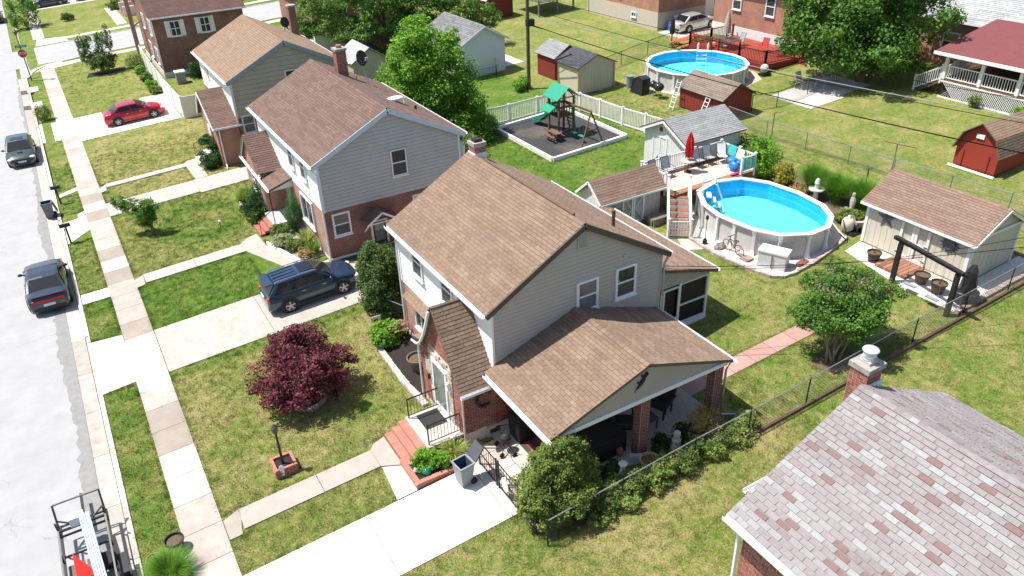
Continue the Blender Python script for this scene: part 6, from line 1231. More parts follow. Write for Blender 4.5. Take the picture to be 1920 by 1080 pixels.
# lamp post in a brick planter
r = empty('brick_planter', (3.08,22.2,gz(3)), 'square brick planter around the garden lamp post', 'planter'); z = gz(3)
MB().box(2.78,3.38,21.95,22.55,z-.05,z+.3).build('soil', MULCH, r); recs = []
for (P, U, N) in (((2.68,22.65,z-.03),(0,-1,0),(-1,0,0)),((2.68,21.85,z-.03),(1,0,0),(0,-1,0)),((3.48,21.85,z-.03),(0,1,0),(1,0,0)),((3.48,22.65,z-.03),(-1,0,0),(0,1,0))):
    recs += brick_recs(Vector(P)-Vector(N)*.09, U, .8, .37, Vector(N), d=.1)
for k in range(8):
    for q in (2.73, 3.43): recs.append((Vector((q,21.9+k*.1,z+.33)), X_, Y_, Z_, .1, .09, .06, random.uniform(.5,1)))
    for q in (21.9, 22.6): recs.append((Vector((2.83+k*.07,q,z+.33)), X_, Y_, Z_, .062, .1, .06, random.uniform(.5,1)))
pieces(r, recs, 'brick', MATS['salmon_brick'])
r = empty('garden_lamp', (3.05,22.25,z+.3), 'black lamp post standing in the brick planter on the front lawn', 'lamp'); MB().cyl((3.05,22.25,z+.2), (3.05,22.25,z+1.65), .05, .04).build('post', BLACK, r); MB().lathe((3.05,22.25,z+1.65), [(.05,0),(.09,.08),(.12,.28),(.14,.3),(.06,.4),(.02,.46)], 6).build('lantern', mat('dark_lantern', (.06,.06,.06), .3), r)
b = MB(); b.ext([(2.8,21.87,z+.1),(2.95,21.82,z+.1),(2.98,21.8,z+.5),(2.9,21.82,z+.6),(2.82,21.85,z+.52)], (.02,.03,0)); b.solo('garden_plaque', WHITE, 'white rounded plaque leaning on the brick lamp planter', 'plaque')
# house beds
bed('mulch_bed', [(8.98,22.85),(10.28,22.85),(10.28,27.4),(8.85,27.9),(8.75,24.2)], MULCH, .03)
edging('block_edging', 'zigzag row of pale blocks edging the mulch bed by the front door', [(8.75,22.3),(8.65,24.2),(8.72,27.2),(9.0,28.0),(9.5,28.2)], mat('pale_block', (.5,.41,.38), .9, tint=[(.42,.33,.3),(.5,.41,.38),(.56,.48,.45)], var=.12, scale=9), (.3,.24,.12))
BP = mat('bronze_pot', (.16,.125,.105), .5, var=.15); pot((9.5,24.6,gz(9.5)+.03), .42, .62, BP, 'large empty bronze pot on the mulch by the front wall', soil=True)
mr = [(5.05+.62*math.cos(t), 25.45+.62*math.sin(t)) for t in np.linspace(0, 2*math.pi, 16)]
bed('tree_ring_mulch', mr[:-1], MULCH, .03); edging('stone_ring', 'ring of stones around the purple maple trunk', mr, MATS['pale_block'], (.24,.16,.12))
r = empty('yard_sign', (9.2,28.3,gz(9.2)), 'small white yard sign with red mark near the hydrangea', 'sign'); MB().bar((9.2,28.3,gz(9.2)), (9.2,28.3,gz(9.2)+.3), .02).build('stake', STEEL, r); MB().box(8.95,9.42,28.28,28.3,gz(9.2)+.28,gz(9.2)+.78).build('panel', WHITE, r); MB().box(9.08,9.3,28.27,28.278,gz(9.2)+.42,gz(9.2)+.64).build('mark', mat('sign_mark', (.6,.04,.05), .6), r)
# planting bed by the steps
r = empty('brick_flower_bed', (7.6,19.0,gz(7.5)), 'low brick walled flower bed beside the front steps', 'planter'); z = gz(7); PAVED.append((6.5,9,18.5,19.7)); MB().box(6.78,8.95,18.68,19.6,z-.1,z+.12).build('soil', MULCH, r); recs = []
recs += brick_recs((6.62,18.52,z-.12), (1,0,0), 2.2, .3, Vector((0,-1,0)), d=.02) + brick_recs((6.62,19.95,z-.12), (0,-1,0), 1.43, .3, Vector((-1,0,0)), d=.02)
MB().box(6.62,8.82,18.52,18.67,z-.12,z+.17).build('wall_core', MORTAR, r); MB().box(6.62,6.77,18.67,19.95,z-.12,z+.17).build('wall_core', MORTAR, r)
for k in range(22): recs.append((Vector((6.67+k*.1,18.6,z+.17)), X_, Y_, Z_, .09, .18, .05, random.uniform(.5,1)))
for k in range(13): recs.append((Vector((6.7,18.74+k*.1,z+.17)), X_, Y_, Z_, .18, .09, .05, random.uniform(.5,1)))
pieces(r, recs, 'brick', MATS['salmon_brick'])
b = MB(); b.ball((7.15,18.85,gz(7.1)+.28), .16, 14, 8); b.solo('garden_ball', mat('green_glass_ball', (.01,.16,.09), .15), 'green gazing ball in the brick flower bed', 'ornament', smooth=True)
b = MB(); b.ball((7.75,19.3,gz(7.7)+.2), (.25,.16,.12), 9, 6); b.solo('garden_stone', mat('pale_rock', (.5,.49,.46), .9, var=.3, scale=9), 'large pale stone behind the bright shrub in the brick flower bed', 'rock')
b = MB(); b.ball((6.88,19.2,gz(6.9)+.2), (.1,.12,.12), 8, 5); b.solo('garden_stone', MATS['pale_rock'], 'small pale stone at the street side of the brick flower bed', 'rock')
r = empty('wire_birds', (8.55,19.25,gz(8.5)+.1), 'white bird ornament on a wire stand beside the stoop', 'ornament'); b = MB(); ring(b, (8.55,19.25,gz(8.5)+.5), (0,1,0), .2, .012, 14); b.bar((8.55,19.25,gz(8.5)+.1), (8.55,19.25,gz(8.5)+.9), .02); b.build('stand', BLACK, r)
for p in ((8.45,19.25,1.55),(8.6,19.22,.98)): MB().ball(p, (.13,.07,.08), 8, 5).build('bird', WHITE, r, True)
# garden gate
r = empty('garden_gate', (8.95,16.2,gz(8.9)), 'black wrought iron gate and panels across the driveway end', 'gate')
for y in (18.3,17.1,16.95,15.7,14.6): MB().bar((8.96,y,gz(8.9)), (8.96,y,gz(8.9)+1.25), .05).build('post', BLACK, r)
for ya, yb in ((18.3,17.1),(16.95,15.7),(15.7,14.6)):
    for zz in (.15,.6,1.15): MB().bar((8.96,ya,gz(8.9)+zz), (8.96,yb,gz(8.9)+zz), .03).build('rail', BLACK, r)
    for k in range(1,7): y = ya+(yb-ya)*k/7; MB().bar((8.96,y,gz(8.9)+.15), (8.96,y,gz(8.9)+1.15), .014).build('bar', BLACK, r)
    if ya < 17: MB().bar((8.96,ya,gz(8.9)+.15), (8.96,yb,gz(8.9)+1.15), .025).build('brace', BLACK, r)
b = MB(); b.ext([(8.9,16.45+.22*math.cos(t),gz(8.9)+.62+.3*math.sin(t)) for t in np.linspace(0,2*math.pi,14)[:-1]], (.015,0,0)); b.solo('gate_sign', WHITE, 'white oval sign hung on the iron gate', 'sign')
# porch wall and gable ornaments
b = MB(); c = Vector((9.8,19.33,2.62)); b.tube([c+Vector((math.cos(t)*.3,0,math.sin(t)*.33)) for t in np.linspace(.75,5.5,16)], [.03]+[.055]*14+[.03], 6)
for k in range(60): t = random.uniform(.75,5.5); p = c+Vector((math.cos(t)*.3,0,math.sin(t)*.33)); d = Vector((random.uniform(-1,1),random.uniform(-.4,.1),random.uniform(-1,1))).normalized()*.1; b.bar(p-d*.5, p+d, .012)
b.solo('letter_wreath', mat('twig', (.05,.035,.03), .95), 'dark twig wreath shaped like the letter C on the brick wall', 'wreath')
r = empty('lizard_ornament', (13.47,15.32,4.35), 'bronze lizard ornament climbing the porch gable', 'ornament'); LZ = mat('dark_bronze_lizard', (.045,.028,.018), .5, .4, var=.3, scale=12)
def lz(u, v): return Vector((13.5+u, 15.315, 4.38+v))
b = MB(); b.tube([lz(.27,.3),lz(.23,.24),lz(.17,.15),lz(.1,.04),lz(.02,-.07),lz(-.06,-.17),lz(-.14,-.23),lz(-.2,-.3),lz(-.19,-.37)], [.03,.065,.05,.075,.06,.035,.025,.016,.006], 7); b.build('body', LZ, r, True)
for s_, (u, v) in ((-1,(.17,.17)),(1,(.17,.13)),(-1,(.02,-.05)),(1,(.03,-.07))): MB().tube([lz(u,v), lz(u+s_*.1,v+.02), lz(u+s_*.13,v+.1)], [.03,.028,.03], 5).build('leg', LZ, r); 
# things under the porch
zp = gz(12)+.06
b = MB(); b.box(11.9,13.5,15.85,17.3,gz(12)+.05,gz(12)+.95); b.solo('covered_spa', mat('dark_cover', (.018,.016,.016), .8), 'large square table under a dark cover beneath the porch roof', 'cover')
r = empty('striped_rug', (11.6,17.6,gz(11)), 'brown and red striped rug on the porch floor', 'rug')
for k in range(10): MB().add([(10.6+k*.18,17.4,gz(10.6+k*.18)+.055),(10.78+k*.18,17.4,gz(10.78+k*.18)+.055),(10.78+k*.18,18.9,gz(10.78+k*.18)+.055),(10.6+k*.18,18.9,gz(10.6+k*.18)+.055)], [(0,1,2,3)]).build('stripe', mat('rug_a', (.2,.06,.045), .95) if k % 2 else mat('rug_b', (.08,.05,.045), .95), r)
def porch_chair(loc, rz, label):
    r = empty('wicker_chair', (0,0,0), label, 'chair', 'porch chairs'); W_ = mat('dark_wicker', (.03,.03,.036), .7, var=.3, scale=30)
    MB().box(-.32,.32,-.3,.3,.36,.46).build('seat', W_, r); b = MB(); b.add([(-.32,.25,.42),(.32,.25,.42),(.36,.5,1.15),(-.36,.5,1.15),(-.32,.33,.4),(.32,.33,.4),(.36,.58,1.12),(-.36,.58,1.12)], BF); b.build('backrest', W_, r)
    for s_ in (-1,1): MB().tube([(.36*s_,-.3,.3),(.4*s_,-.28,.66),(.4*s_,.3,.68)], .04, 6).build('arm', W_, r)
    for x in (-.3,.3):
        for y in (-.26,.26): MB().bar((x,y,0), (x,y,.38), .05).build('leg', W_, r)
    r.location = loc; r.rotation_euler.z = rz; r.scale = (1.15,1.15,1.15)
porch_chair((15.7,16.7,gz(15.7)+.06), -1.2, 'dark wicker armchair on the porch near the right column'); porch_chair((14.0,16.6,gz(14)+.06), 1.0, 'dark wicker armchair behind the middle brick column')
r = empty('side_table', (14.9,16.3,gz(14.9)), 'small dark side table between the wicker armchairs', 'table'); MB().box(14.65,15.15,16.05,16.55,gz(15)+.5,gz(15)+.54).build('tabletop', GT, r)
for x in (14.7,15.1):
    for y in (16.1,16.5): MB().bar((x,y,gz(x)+.05), (x,y,gz(x)+.5), .035).build('leg', BLACK, r)
b = MB(); b.lathe((13.2,17.7,gz(13)+.05), [(.25,0),(.3,.35),(.28,.4)], 12); b.solo('floor_drum', BLACK, 'round black stool on the porch floor', 'stool')
b = MB(); b.lathe((12.9,18.2,gz(13)+.05), [(.16,0),(.18,.3),(.05,.36)], 12); b.solo('floor_lantern', TRIM, 'round white lantern on the porch floor', 'lantern')
b = MB(); b.ball((13.15,15.75,gz(13)+.28), (.14,.14,.2), 10, 6); b.solo('clay_ornament', mat('rust_clay', (.35,.09,.05), .7), 'orange clay ornament beside the middle brick column', 'ornament')
b = MB(); b.ext([(13.2,15.3,gz(13.2)),(13.65,15.0,gz(13.2)),(13.65,15.0,gz(13.2)+.5),(13.2,15.3,gz(13.2)+.45)], (.02,.02,0)); b.solo('white_board', mat('pale_board', (.55,.56,.58), .6, var=.2, scale=10), 'pale board leaning at the foot of the middle brick column', 'board')
r = empty('pushchair', (10.0,18.4,gz(10)), 'black folded pushchair on the path beside the porch', 'pushchair'); z = gz(10)+.04
for p in ((9.75,18.1),(10.15,17.9),(10.3,18.6),(9.9,18.75)): q = MB(); q.cyl((p[0],p[1]-.02,z+.1), (p[0],p[1]+.02,z+.1), .1, n=12); q.build('wheel', RUBBER, r)
b = MB(); b.bar((9.75,18.1,z+.1), (10.3,18.6,z+.85), .03); b.bar((10.15,17.9,z+.1), (9.95,18.75,z+.9), .03); b.bar((9.9,18.75,z+.1), (10.1,18.0,z+.7), .03); b.bar((10.3,18.6,z+.1), (9.8,18.1,z+.6), .03); b.bar((9.9,18.75,z+.9), (10.35,18.6,z+.9), .03); b.build('frame', BLACK, r); b = MB(); b.ball((10.05,18.35,z+.55), (.22,.2,.22), 9, 6); b.build('seat', TRIMB, r)
b = MB(); b.ext([(10.6,18.3,z),(11.5,18.3,z),(11.5,18.3,z+1.1),(11.05,18.3,z+1.3),(10.6,18.3,z+1.0)], (0,.7,0)); b.solo('covered_grill', MATS['black_cover'], 'barbecue under a black cover at the corner of the porch', 'grill')
# garden along the fence: ornaments
b = MB(); b.lathe((12.6,14.9,gz(12.6)), [(.16,0),(.13,.15),(.15,.3),(.12,.42),(.05,.5),(.1,.56),(.1,.68),(.16,.7),(.02,.74)], 12); b.solo('garden_statue', mat('white_stone', (.66,.66,.63), .8, var=.1), 'small white hatted figure among the fence plants', 'statue')
b = MB(); b.lathe((14.85,14.8,gz(14.8)), [(.2,0),(.2,.3),(.15,.5),(.17,.62),(.08,.72),(.13,.8),(.12,.95),(.03,1.02)], 12); b.solo('garden_statue', mat('grey_stone', (.4,.38,.34), .9, var=.2), 'weathered grey statue among the fence plants', 'statue')
b = MB(); b.lathe((10.55,14.35,gz(10.5)), [(.14,0),(.2,.2),(.12,.4),(.14,.55),(.02,.66)], 10); b.solo('garden_statue', MATS['grey_stone'], 'small stone cherub half hidden beside the yew', 'statue')
pot((13.6,14.7,gz(13.6)), .34, .5, mat('mustard_pot', (.4,.33,.12), .6, var=.15), 'mustard glazed pot with stones among the fence plants')
MB().box(12, 17, 13.6, 13.61, 0, .01)
r = empty('timber_edging', (24,13.9,gz(24)), 'long dark timber edging at the foot of the black fence', 'edging')
for k in range(7): x0 = 16.6+k*2.75; MB().bar((x0,13.86,gz(x0)+.06), (x0+2.73,13.86,gz(x0+2.73)+.06), .1, .1).build('timber', mat('dark_timber', (.15,.09,.07), .9, var=.25), r)
# statues by the pool grasses
b = MB(); b.lathe((33.9,22.9,gz(33.9)), [(.17,0),(.15,.12),(.11,.25),(.15,.45),(.17,.65),(.13,.8),(.07,.86),(.1,.95),(.09,1.05),(.02,1.1)], 12, sx=.7); b.solo('garden_statue', MATS['white_stone'], 'tall white praying statue between the ornamental grasses', 'statue')
b = MB(); b.lathe((33.6,25.0,gz(33.6)), [(.16,0),(.12,.5),(.4,.6),(.42,.68),(.1,.66),(.12,.9),(.16,1.0),(.1,1.2),(.02,1.28)], 14); b.solo('bird_bath', MATS['white_stone'], 'stone bird bath with figure at the edge of the oval pool', 'bird bath')
b = MB(); b.ext([(33.0,21.2+.2*math.cos(t),gz(33)+1.1+.2*math.sin(t)) for t in np.linspace(0,2*math.pi,16)[:-1]], (.03,0,0)); b.bar((33.01,21.2,gz(33)), (33.01,21.2,gz(33)+.95), .02); b.solo('round_plaque', WHITE, 'white round disc on a stake beside the tan shed', 'ornament')
r = empty('wind_spinner', (35.4,23.4,gz(35)), 'dark leaf wind spinner above the ornamental grasses', 'ornament'); MB().cyl((35.4,23.4,gz(35)), (35.4,23.4,3.9), .02).build('pole', BLACK, r)
for k in range(9): a = k*2*math.pi/9; q = .16+.12*(k % 2); MB().bar((35.4,23.4,4.0), (35.4+q*1.4*math.cos(a)*.6,23.4-q*1.4*math.cos(a)*.8,4.0+q*1.4*math.sin(a)), .05, .02).build('blade', STEEL, r)
# dish on the second house
r = empty('satellite_dish', (15.5,44.0,7.5), 'black satellite dish on a tripod on the russet roof', 'satellite dish', 'satellite dishes'); b = MB(); n = 18; d = Vector((.35,-.9,.25)).normalized(); u = d.cross(Z_).normalized(); v = u.cross(d); c = Vector((15.6,43.9,8.75)); vs = [c]
for k in (1,2,3): vs += [c+u*math.cos(2*math.pi*i/n)*.135*k+v*math.sin(2*math.pi*i/n)*.15*k+d*.012*k*k for i in range(n)]
b.add(vs, [(0,1+i,1+(i+1)%n) for i in range(n)]+[(1+kk*n+i,1+kk*n+(i+1)%n,1+(kk+1)*n+(i+1)%n,1+(kk+1)*n+i) for kk in (0,1) for i in range(n)]); b.build('dish', BLACK, r)
for p in ((15.3,44.2,7.55),(15.9,43.9,7.2),(15.6,43.1,7.4)): MB().bar(p, c-d*.05, .035).build('strut', STEEL, r)
MB().bar(c-v*.4, c+d*.5, .03).build('feed_arm', STEEL, r); MB().box(c.x+.1,c.x+.25,c.y-.6,c.y-.45,c.z-.05,c.z+.12).build('receiver', PLASTG, r)
r = empty('satellite_dish', (15.5,62.0,7.5), 'black satellite dish on the tan roof behind, near the tall chimney', 'satellite dish', 'satellite dishes'); c = Vector((16.25,61.9,7.75)); b = MB(); vs = [c]
for k in (1,2): vs += [c+u*math.cos(2*math.pi*i/n)*.2*k+v*math.sin(2*math.pi*i/n)*.2*k+d*.03*k*k for i in range(n)]
b.add(vs, [(0,1+i,1+(i+1)%n) for i in range(n)]+[(1+i,1+(i+1)%n,1+n+(i+1)%n,1+n+i) for i in range(n)]); b.build('dish', BLACK, r); MB().bar((16.25,62.0,7.0), c, .05).build('mast', STEEL, r)
# trailer
r = empty('utility_trailer', (-3.4,21.3,0), 'open black utility trailer parked at the kerb', 'trailer'); TB = mat('trailer_black', (.03,.03,.032), .5, var=.2)
for x in (-4.1,-2.7):
    MB().bar((x,23.4,.62), (x,17.5,.62), .07, .1).build('side_beam', TB, r); MB().bar((x,22.8,1.0), (x,17.5,1.0), .05).build('top_beam', mat('worn_steel', (.2,.195,.19), .6, .3), r)
    for y in (22.8,21.6,20.4,19.2,18): MB().bar((x,y,.62), (x,y,1.0), .05).build('stake', TB, r)
    MB().bar((x,22.85,.62), (x,23.55,1.45), .06).build('gate_side', TB, r); MB().bar((x,22.8,1.0), (x,22.75,1.35), .05).build('gate_strut', TB, r)
for y in (23.4,22.9,21.9,20.9,19.9,18.9): MB().bar((-4.1,y,.6), (-2.7,y,.6), .05, .06).build('cross_member', TB, r)
MB().bar((-4.1,23.55,1.45), (-2.7,23.55,1.45), .05).build('gate_bar', MATS['worn_steel'], r); MB().bar((-4.1,22.95,.8), (-2.7,22.95,.8), .07).build('gate_bar', TB, r)
for a_, c_ in (((-4.1,23.2,1.05),(-3.5,22.95,.8)),((-2.7,23.2,1.05),(-3.2,22.95,.8)),((-4.1,22.0,.62),(-3.3,20.9,.62)),((-2.7,20.9,.62),(-3.4,22,.62))): MB().bar(a_, c_, .04).build('brace', TB, r)
for k in range(5): MB().box(-4.02+k*.27,-3.8+k*.27,17.5,21.4,.62,.65).build('deck_plank', mat('weathered_plank', (.16,.12,.1), .9, var=.25), r)
for x in (-4.3,-2.5):
    t_ = MB(); t_.cyl((x-.09,20.6,.32), (x+.09,20.6,.32), .32, n=20); w_ = t_.build('wheel', RUBBER, r); MB().cyl((x-.1,20.6,.32), (x+.1,20.6,.32), .17, n=12).build('rim', WHITE, w_); MB().box(x-.13,x+.13,20.15,21.05,.66,.7).build('mudguard', TB, r)
MB().bar((-3.4,23.4,.5), (-3.4,24.9,.45), .08).build('tongue', TB, r)
b = MB(); b.box(-3.75,-3.3,22.9,23.2,.82,1.15); b.solo('tool_box', TRIM, 'white box at the gate end of the trailer', 'box')
r = empty('ladder', (-3.2,21.4,1.1), 'pale blue folded ladder lying along the trailer', 'ladder', 'ladders'); LB = mat('pale_blue_alu', (.5,.6,.68), .4, .3)
for k in range(5): MB().bar((-3.42+k*.065,23.0,1.12), (-3.12+k*.065,18.3,1.12), .05, .1).build('rail', LB, r)
r = empty('spare_wheel', (-2.95,20.7,.66), 'spare wheel with white rim lying in the trailer', 'wheel'); t_ = MB(); t_.lathe((-2.95,20.9,.66), [(.16,0),(.31,.0),(.34,.05),(.34,.15),(.31,.2),(.16,.2)], 20); t_.build('tyre', RUBBER, r); MB().lathe((-2.95,20.9,.7), [(.17,0),(.16,.1),(.05,.08)], 14).build('rim', WHITE, r)
b = MB(); b.ext([(-3.65,21.1,.7),(-3.2,20.6,.7),(-3.55,20.2,.7)], (0,0,.02)); b.add([(-3.75,21.3,1.2),(-3.25,20.6,.75),(-3.65,20.3,.75)], [(0,1,2)]); b.add([(-3.75,21.3,1.2),(-3.65,20.3,.75),(-3.8,20.5,.7)], [(0,1,2)]); b.solo('warning_flag', mat('flag_red', (.6,.02,.015), .6), 'bright red folded warning sign on the trailer', 'flag')
pot((-.98,20.75,gz(-1)), .3, .5, mat('black_bucket', (.03,.03,.032), .4), 'black bucket planter beside the kerb grass', soil=True); pot((-1.7,20.6,gz(-1.7)), .22, .25, mat('terracotta', (.4,.16,.09), .8), 'low terracotta pot half hidden by grass near the kerb')

# ---------------------------------------------------------------- houses behind
def back_house(label, x0, x1, y0, y1, ze, zr, wm, rm, fm, ridge='y', zf=None, base=None):
    z0 = gz(x0); r = empty('house', (x0,y0,z0), label, 'house', 'houses'); walls(r, x0, x1, y0, y1, z0-.2, ze, zr, wm, ridge)
    if fm: MB().box(x0-.04,x1+.04,y0-.04,y1+.04,z0-.2,zf).build('foundation', fm, r)
    e = .35
    if ridge == 'y':
        k = (zr-ze)/((x1-x0)/2); xm = (x0+x1)/2; ss = [Slope((x0-e,y0-e,ze-e*k+.08), (x0-e,y1+e,ze-e*k+.08), (xm,y1+e,zr+.08), (xm,y0-e,zr+.08)), Slope((x1+e,y0-e,ze-e*k+.08), (x1+e,y1+e,ze-e*k+.08), (xm,y1+e,zr+.08), (xm,y0-e,zr+.08))]
        gutter(r, (x0-e-.06,y0-e,ze-e*k-.02), (x0-e-.06,y1+e,ze-e*k-.02), .14)
    else:
        k = (zr-ze)/((y1-y0)/2); ym = (y0+y1)/2; ss = [Slope((x0-e,y0-e,ze-e*k+.08), (x1+e,y0-e,ze-e*k+.08), (x1+e,ym,zr+.08), (x0-e,ym,zr+.08)), Slope((x0-e,y1+e,ze-e*k+.08), (x1+e,y1+e,ze-e*k+.08), (x1+e,ym,zr+.08), (x0-e,ym,zr+.08))]
    roof(r, ss, rm, DECKM, nmax=0, ex=.2, tw=.45, cols=(0,1)); return r
r = back_house('brick house with beige foundation at the top centre', 50.5, 60, 58.3, 69.5, 8.2, 10, BRICKO, SH_GREY, mat('beige_base', (.5,.45,.37), .9, var=.08), zf=4.6)
window(r, (50.5,60.5,6.6), -Y_, -X_, 1.0, 1.4); window(r, (50.45,61.8,3.7), -Y_, -X_, .8, .5, style='slider'); window(r, (53.0,58.3,6.0), X_, -Y_, 1.1, 1.2); b = MB().box(56.4,57.5,58.22,58.3,3.6,5.8); b.build('back_door', WHITE, r); MB().box(50.42,50.5,63.9,64.3,5.0,5.7).build('meter_box', WHITE, r); spout(r, [(50.4,69.4,8),(50.4,69.4,3)])
r = empty('cooler_box', (51.6,57.6,gz(51)), 'blue and red cooler boxes against the brick wall', 'cooler'); MB().box(51.3,52.0,57.4,57.9,gz(51.5)+.03,gz(51.5)+.7).build('body', mat('cooler_blue', (.03,.12,.45), .4), r); MB().box(51.28,51.5,57.2,57.38,gz(51.5)+.03,gz(51.5)+.4).build('red_box', mat('cooler_red', (.5,.03,.03), .4), r)
patio_chair((52.6,57.7,gz(52.6)+.03), 0, 'white plastic chair beside the silver car', WHITE, WHITE, 'white garden chairs')
r = back_house('brick house with three white windows behind the red deck', 53.4, 61, 40.5, 54.0, 7.9, 10, BRICKO, tintmat('taupe_shingle', [(.22,.195,.175),(.27,.24,.215),(.31,.28,.25)]), FOUND, zf=4.2)
for y in (51.2, 47.4, 43.6): window(r, (53.4,y,5.6), -Y_, -X_, 1.05, 1.6, d=.09)
window(r, (53.35,42.4,3.5), -Y_, -X_, .8, .5, style='slider'); window(r, (53.4,41.0,5.8), -Y_, -X_, .9, 1.4)
# house with lattice porch
r = back_house('house with light grey shingle roof behind the lattice porch', 58.4, 68, 20, 38.5, 6.9, 9.6, BRICKO, SH_LGREY, None)
window(r, (58.4,34.2,4.6), -Y_, -X_, 1.3, 1.3)
P_ = empty('lattice_porch', (54,28,gz(53)), 'raised porch with maroon roof, white railings and lattice skirt', 'porch'); zf = 4.35
MB().box(52.1,58.3,20.5,30.6,zf-.15,zf).build('floor', WOOD, P_)
roof(P_, [Slope((51.7,20.3,6.15), (51.7,31.2,6.15), (58.3,31.2,7.35), (58.3,20.3,7.35))], SH_TWO, mat('maroon_roof', (.17,.05,.052), .8, var=.1, scale=2), plain=True); MB().bar((51.66,20.3,6.05), (51.66,31.2,6.05), .12, .2).build('fascia', TRIM, P_); MB().box(56.3,57.0,23.6,24.4,7.1,7.4).build('skylight', WHITE, P_); MB().box(51.9,52.2,20.5,31.0,5.85,6.0).build('beam', TRIM, P_)
for y in (30.4,27.9,25.4,22.9): MB().box(52.05,52.25,y-.1,y+.1,zf,5.9).build('column', WHITE, P_)
for ya, yb in ((30.4,27.9),(27.9,25.4),(25.4,22.9)): railing(P_, (52.15,ya,0), (52.15,yb,0), zf, .9, .17, posts=(1,0), cap=False)
railing(P_, (53.6,30.5,0), (58.2,30.5,0), zf, .95, .17)
L2 = MB(); zb = gz(52.1)
for k in range(-8, 60):
    for sg in (1, -1):
        y0 = 30.4-k*.16; y1 = y0-sg*(zf-.2-zb); 
        if min(y0,y1) < 22.5 or max(y0,y1) > 30.45: continue
        L2.bar((52.12+.01*sg,y0,zb), (52.12+.01*sg,y1,zf-.2), .012, .075, (1,0,0))
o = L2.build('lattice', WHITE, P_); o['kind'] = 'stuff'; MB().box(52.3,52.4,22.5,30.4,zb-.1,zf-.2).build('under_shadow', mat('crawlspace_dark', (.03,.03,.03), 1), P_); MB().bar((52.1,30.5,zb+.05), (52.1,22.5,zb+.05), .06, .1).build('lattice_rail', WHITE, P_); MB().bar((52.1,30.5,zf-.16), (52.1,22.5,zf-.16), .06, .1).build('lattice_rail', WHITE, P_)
for k in range(6): MB().box(52.2,53.4,30.7+k*.28,31.0+k*.28,zf-.2-(k+1)*.19,zf-.16-(k+1)*.19).build('stair_tread', WOOD, P_)
for x in (52.15,53.45): railing(P_, (x,30.6,0), (x,32.4,0), (zf-.1,zb+.1), .9, .17)
window(P_, (58.35,28.6,zf), -Y_, -X_, 1.0, 2.0, glass=WHITE, sill=False, name='porch_door'); window(P_, (58.35,24.4,zf), -Y_, -X_, 1.1, 2.0, glass=GLASSB, sill=False, name='porch_door')
for k, (x, y) in enumerate(((47.0,37.9),(48.2,37.2),(49.4,37.8))): patio_chair((x,y,gz(x)+.03), .5*k, ('beige garden chair at the left of the rear patio','beige garden chair in the middle of the rear patio','beige garden chair under the big tree on the rear patio')[k], mat('beige_sling', (.5,.45,.36), .8), WHITE, 'garden chairs on the rear patio', 1.1)
# white garage, far houses
r = empty('garage', (32,60,gz(32)), 'white clapboard garage with grey roof beside the bright green tree', 'garage'); GW = mat('garage_white', (.66,.7,.73), .6, var=.05)
walls(r, 29.6, 33.6, 58.2, 65.0, 1.6, 4.9, 6.0, GW)
siding(r, (29.6,58.2,1.85), X_, -Y_, 4.1, gab(4.0, 3.05, 1.1), GW, .22); siding(r, (33.6,58.2,1.9), Y_, X_, 3.0, lambda v: (0, 6.8), GW, .22); siding(r, (29.6,65,1.9), -Y_, -X_, 3.0, lambda v: (0, 6.8), GW, .22)
roof(r, [Slope((29.3,57.9,4.8), (29.3,65.3,4.8), (31.6,65.3,6.1), (31.6,57.9,6.1)), Slope((33.9,57.9,4.8), (33.9,65.3,4.8), (31.6,65.3,6.1), (31.6,57.9,6.1))], tintmat('worn_grey_shingle', [(.13,.13,.135),(.2,.2,.205),(.28,.28,.285)], stain=((.06,.06,.065),1.2,.8)), DECKM, nmax=0, ex=.18); rake(r, (29.3,57.88,4.72), (31.6,57.88,6.0), (33.9,57.88,4.72), .14, WHITE)
r = back_house('brick house with white foundation half hidden by the large tree', 23, 33, 77, 88, 6.6, 9, BRICKO, SH_GREY, FOUND, zf=3.2); window(r, (26,77,4.2), X_, -Y_, 1.2, 1.3, d=.08); window(r, (30,77,4.2), X_, -Y_, 1.2, 1.3, d=.08); spout(r, [(28.2,76.9,6.5),(28.2,76.9,1.8)])
simple_shed('small beige shed with pale grey roof behind the chimney', 21.5, 24.5, 62.5, 66, 3.7, 4.7, mat('beige_panel', (.48,.42,.33), .7), SH_LGREY)
r = empty('ac_unit', (9.9,76.9,gz(9.9)), 'grey air conditioner unit behind the white vinyl fence', 'air conditioner', 'air conditioners'); MB().box(9.5,10.3,76.5,77.3,gz(9.9),gz(9.9)+1.0).build('cabinet', PLASTG, r); MB().box(9.45,10.35,76.45,77.35,gz(9.9)+1.0,gz(9.9)+1.12).build('top', TRIM, r)
r = empty('ac_unit', (27.5,74,gz(27.5)), 'dark air conditioner unit beside the house under the large tree', 'air conditioner', 'air conditioners'); MB().box(26.9,28.1,73.4,74.6,gz(27.5),gz(27.5)+1.5).build('cabinet', mat('dark_cabinet', (.09,.1,.11), .5), r); MB().box(26.85,28.15,73.35,74.65,gz(27.5)+1.5,gz(27.5)+1.6).build('top', PLASTG, r)
r = empty('house', (10,112,gz(10)), 'far brick house with red steps and white porch walls at the top left', 'house', 'houses'); walls(r, 11.5, 22, 112, 122, .6, 6.5, 9, BRICKD); roof(r, [Slope((11.1,111.7,6.4), (11.1,122.3,6.4), (16.75,122.3,9.1), (16.75,111.7,9.1)), Slope((22.4,111.7,6.4), (22.4,122.3,6.4), (16.75,122.3,9.1), (16.75,111.7,9.1))], SH_DARK, DECKM, nmax=0, ex=.3, tw=.6)
for k in range(4): MB().box(9.9+k*.35,11.5,114.5,118,.6,.95+k*.22).build('step', mat('red_step', (.3,.06,.05), .8), r)
for y in (114.2,118): MB().box(9.9,11.5,y,y+.3,.6,2.0).build('step_wall', FOUND, r)
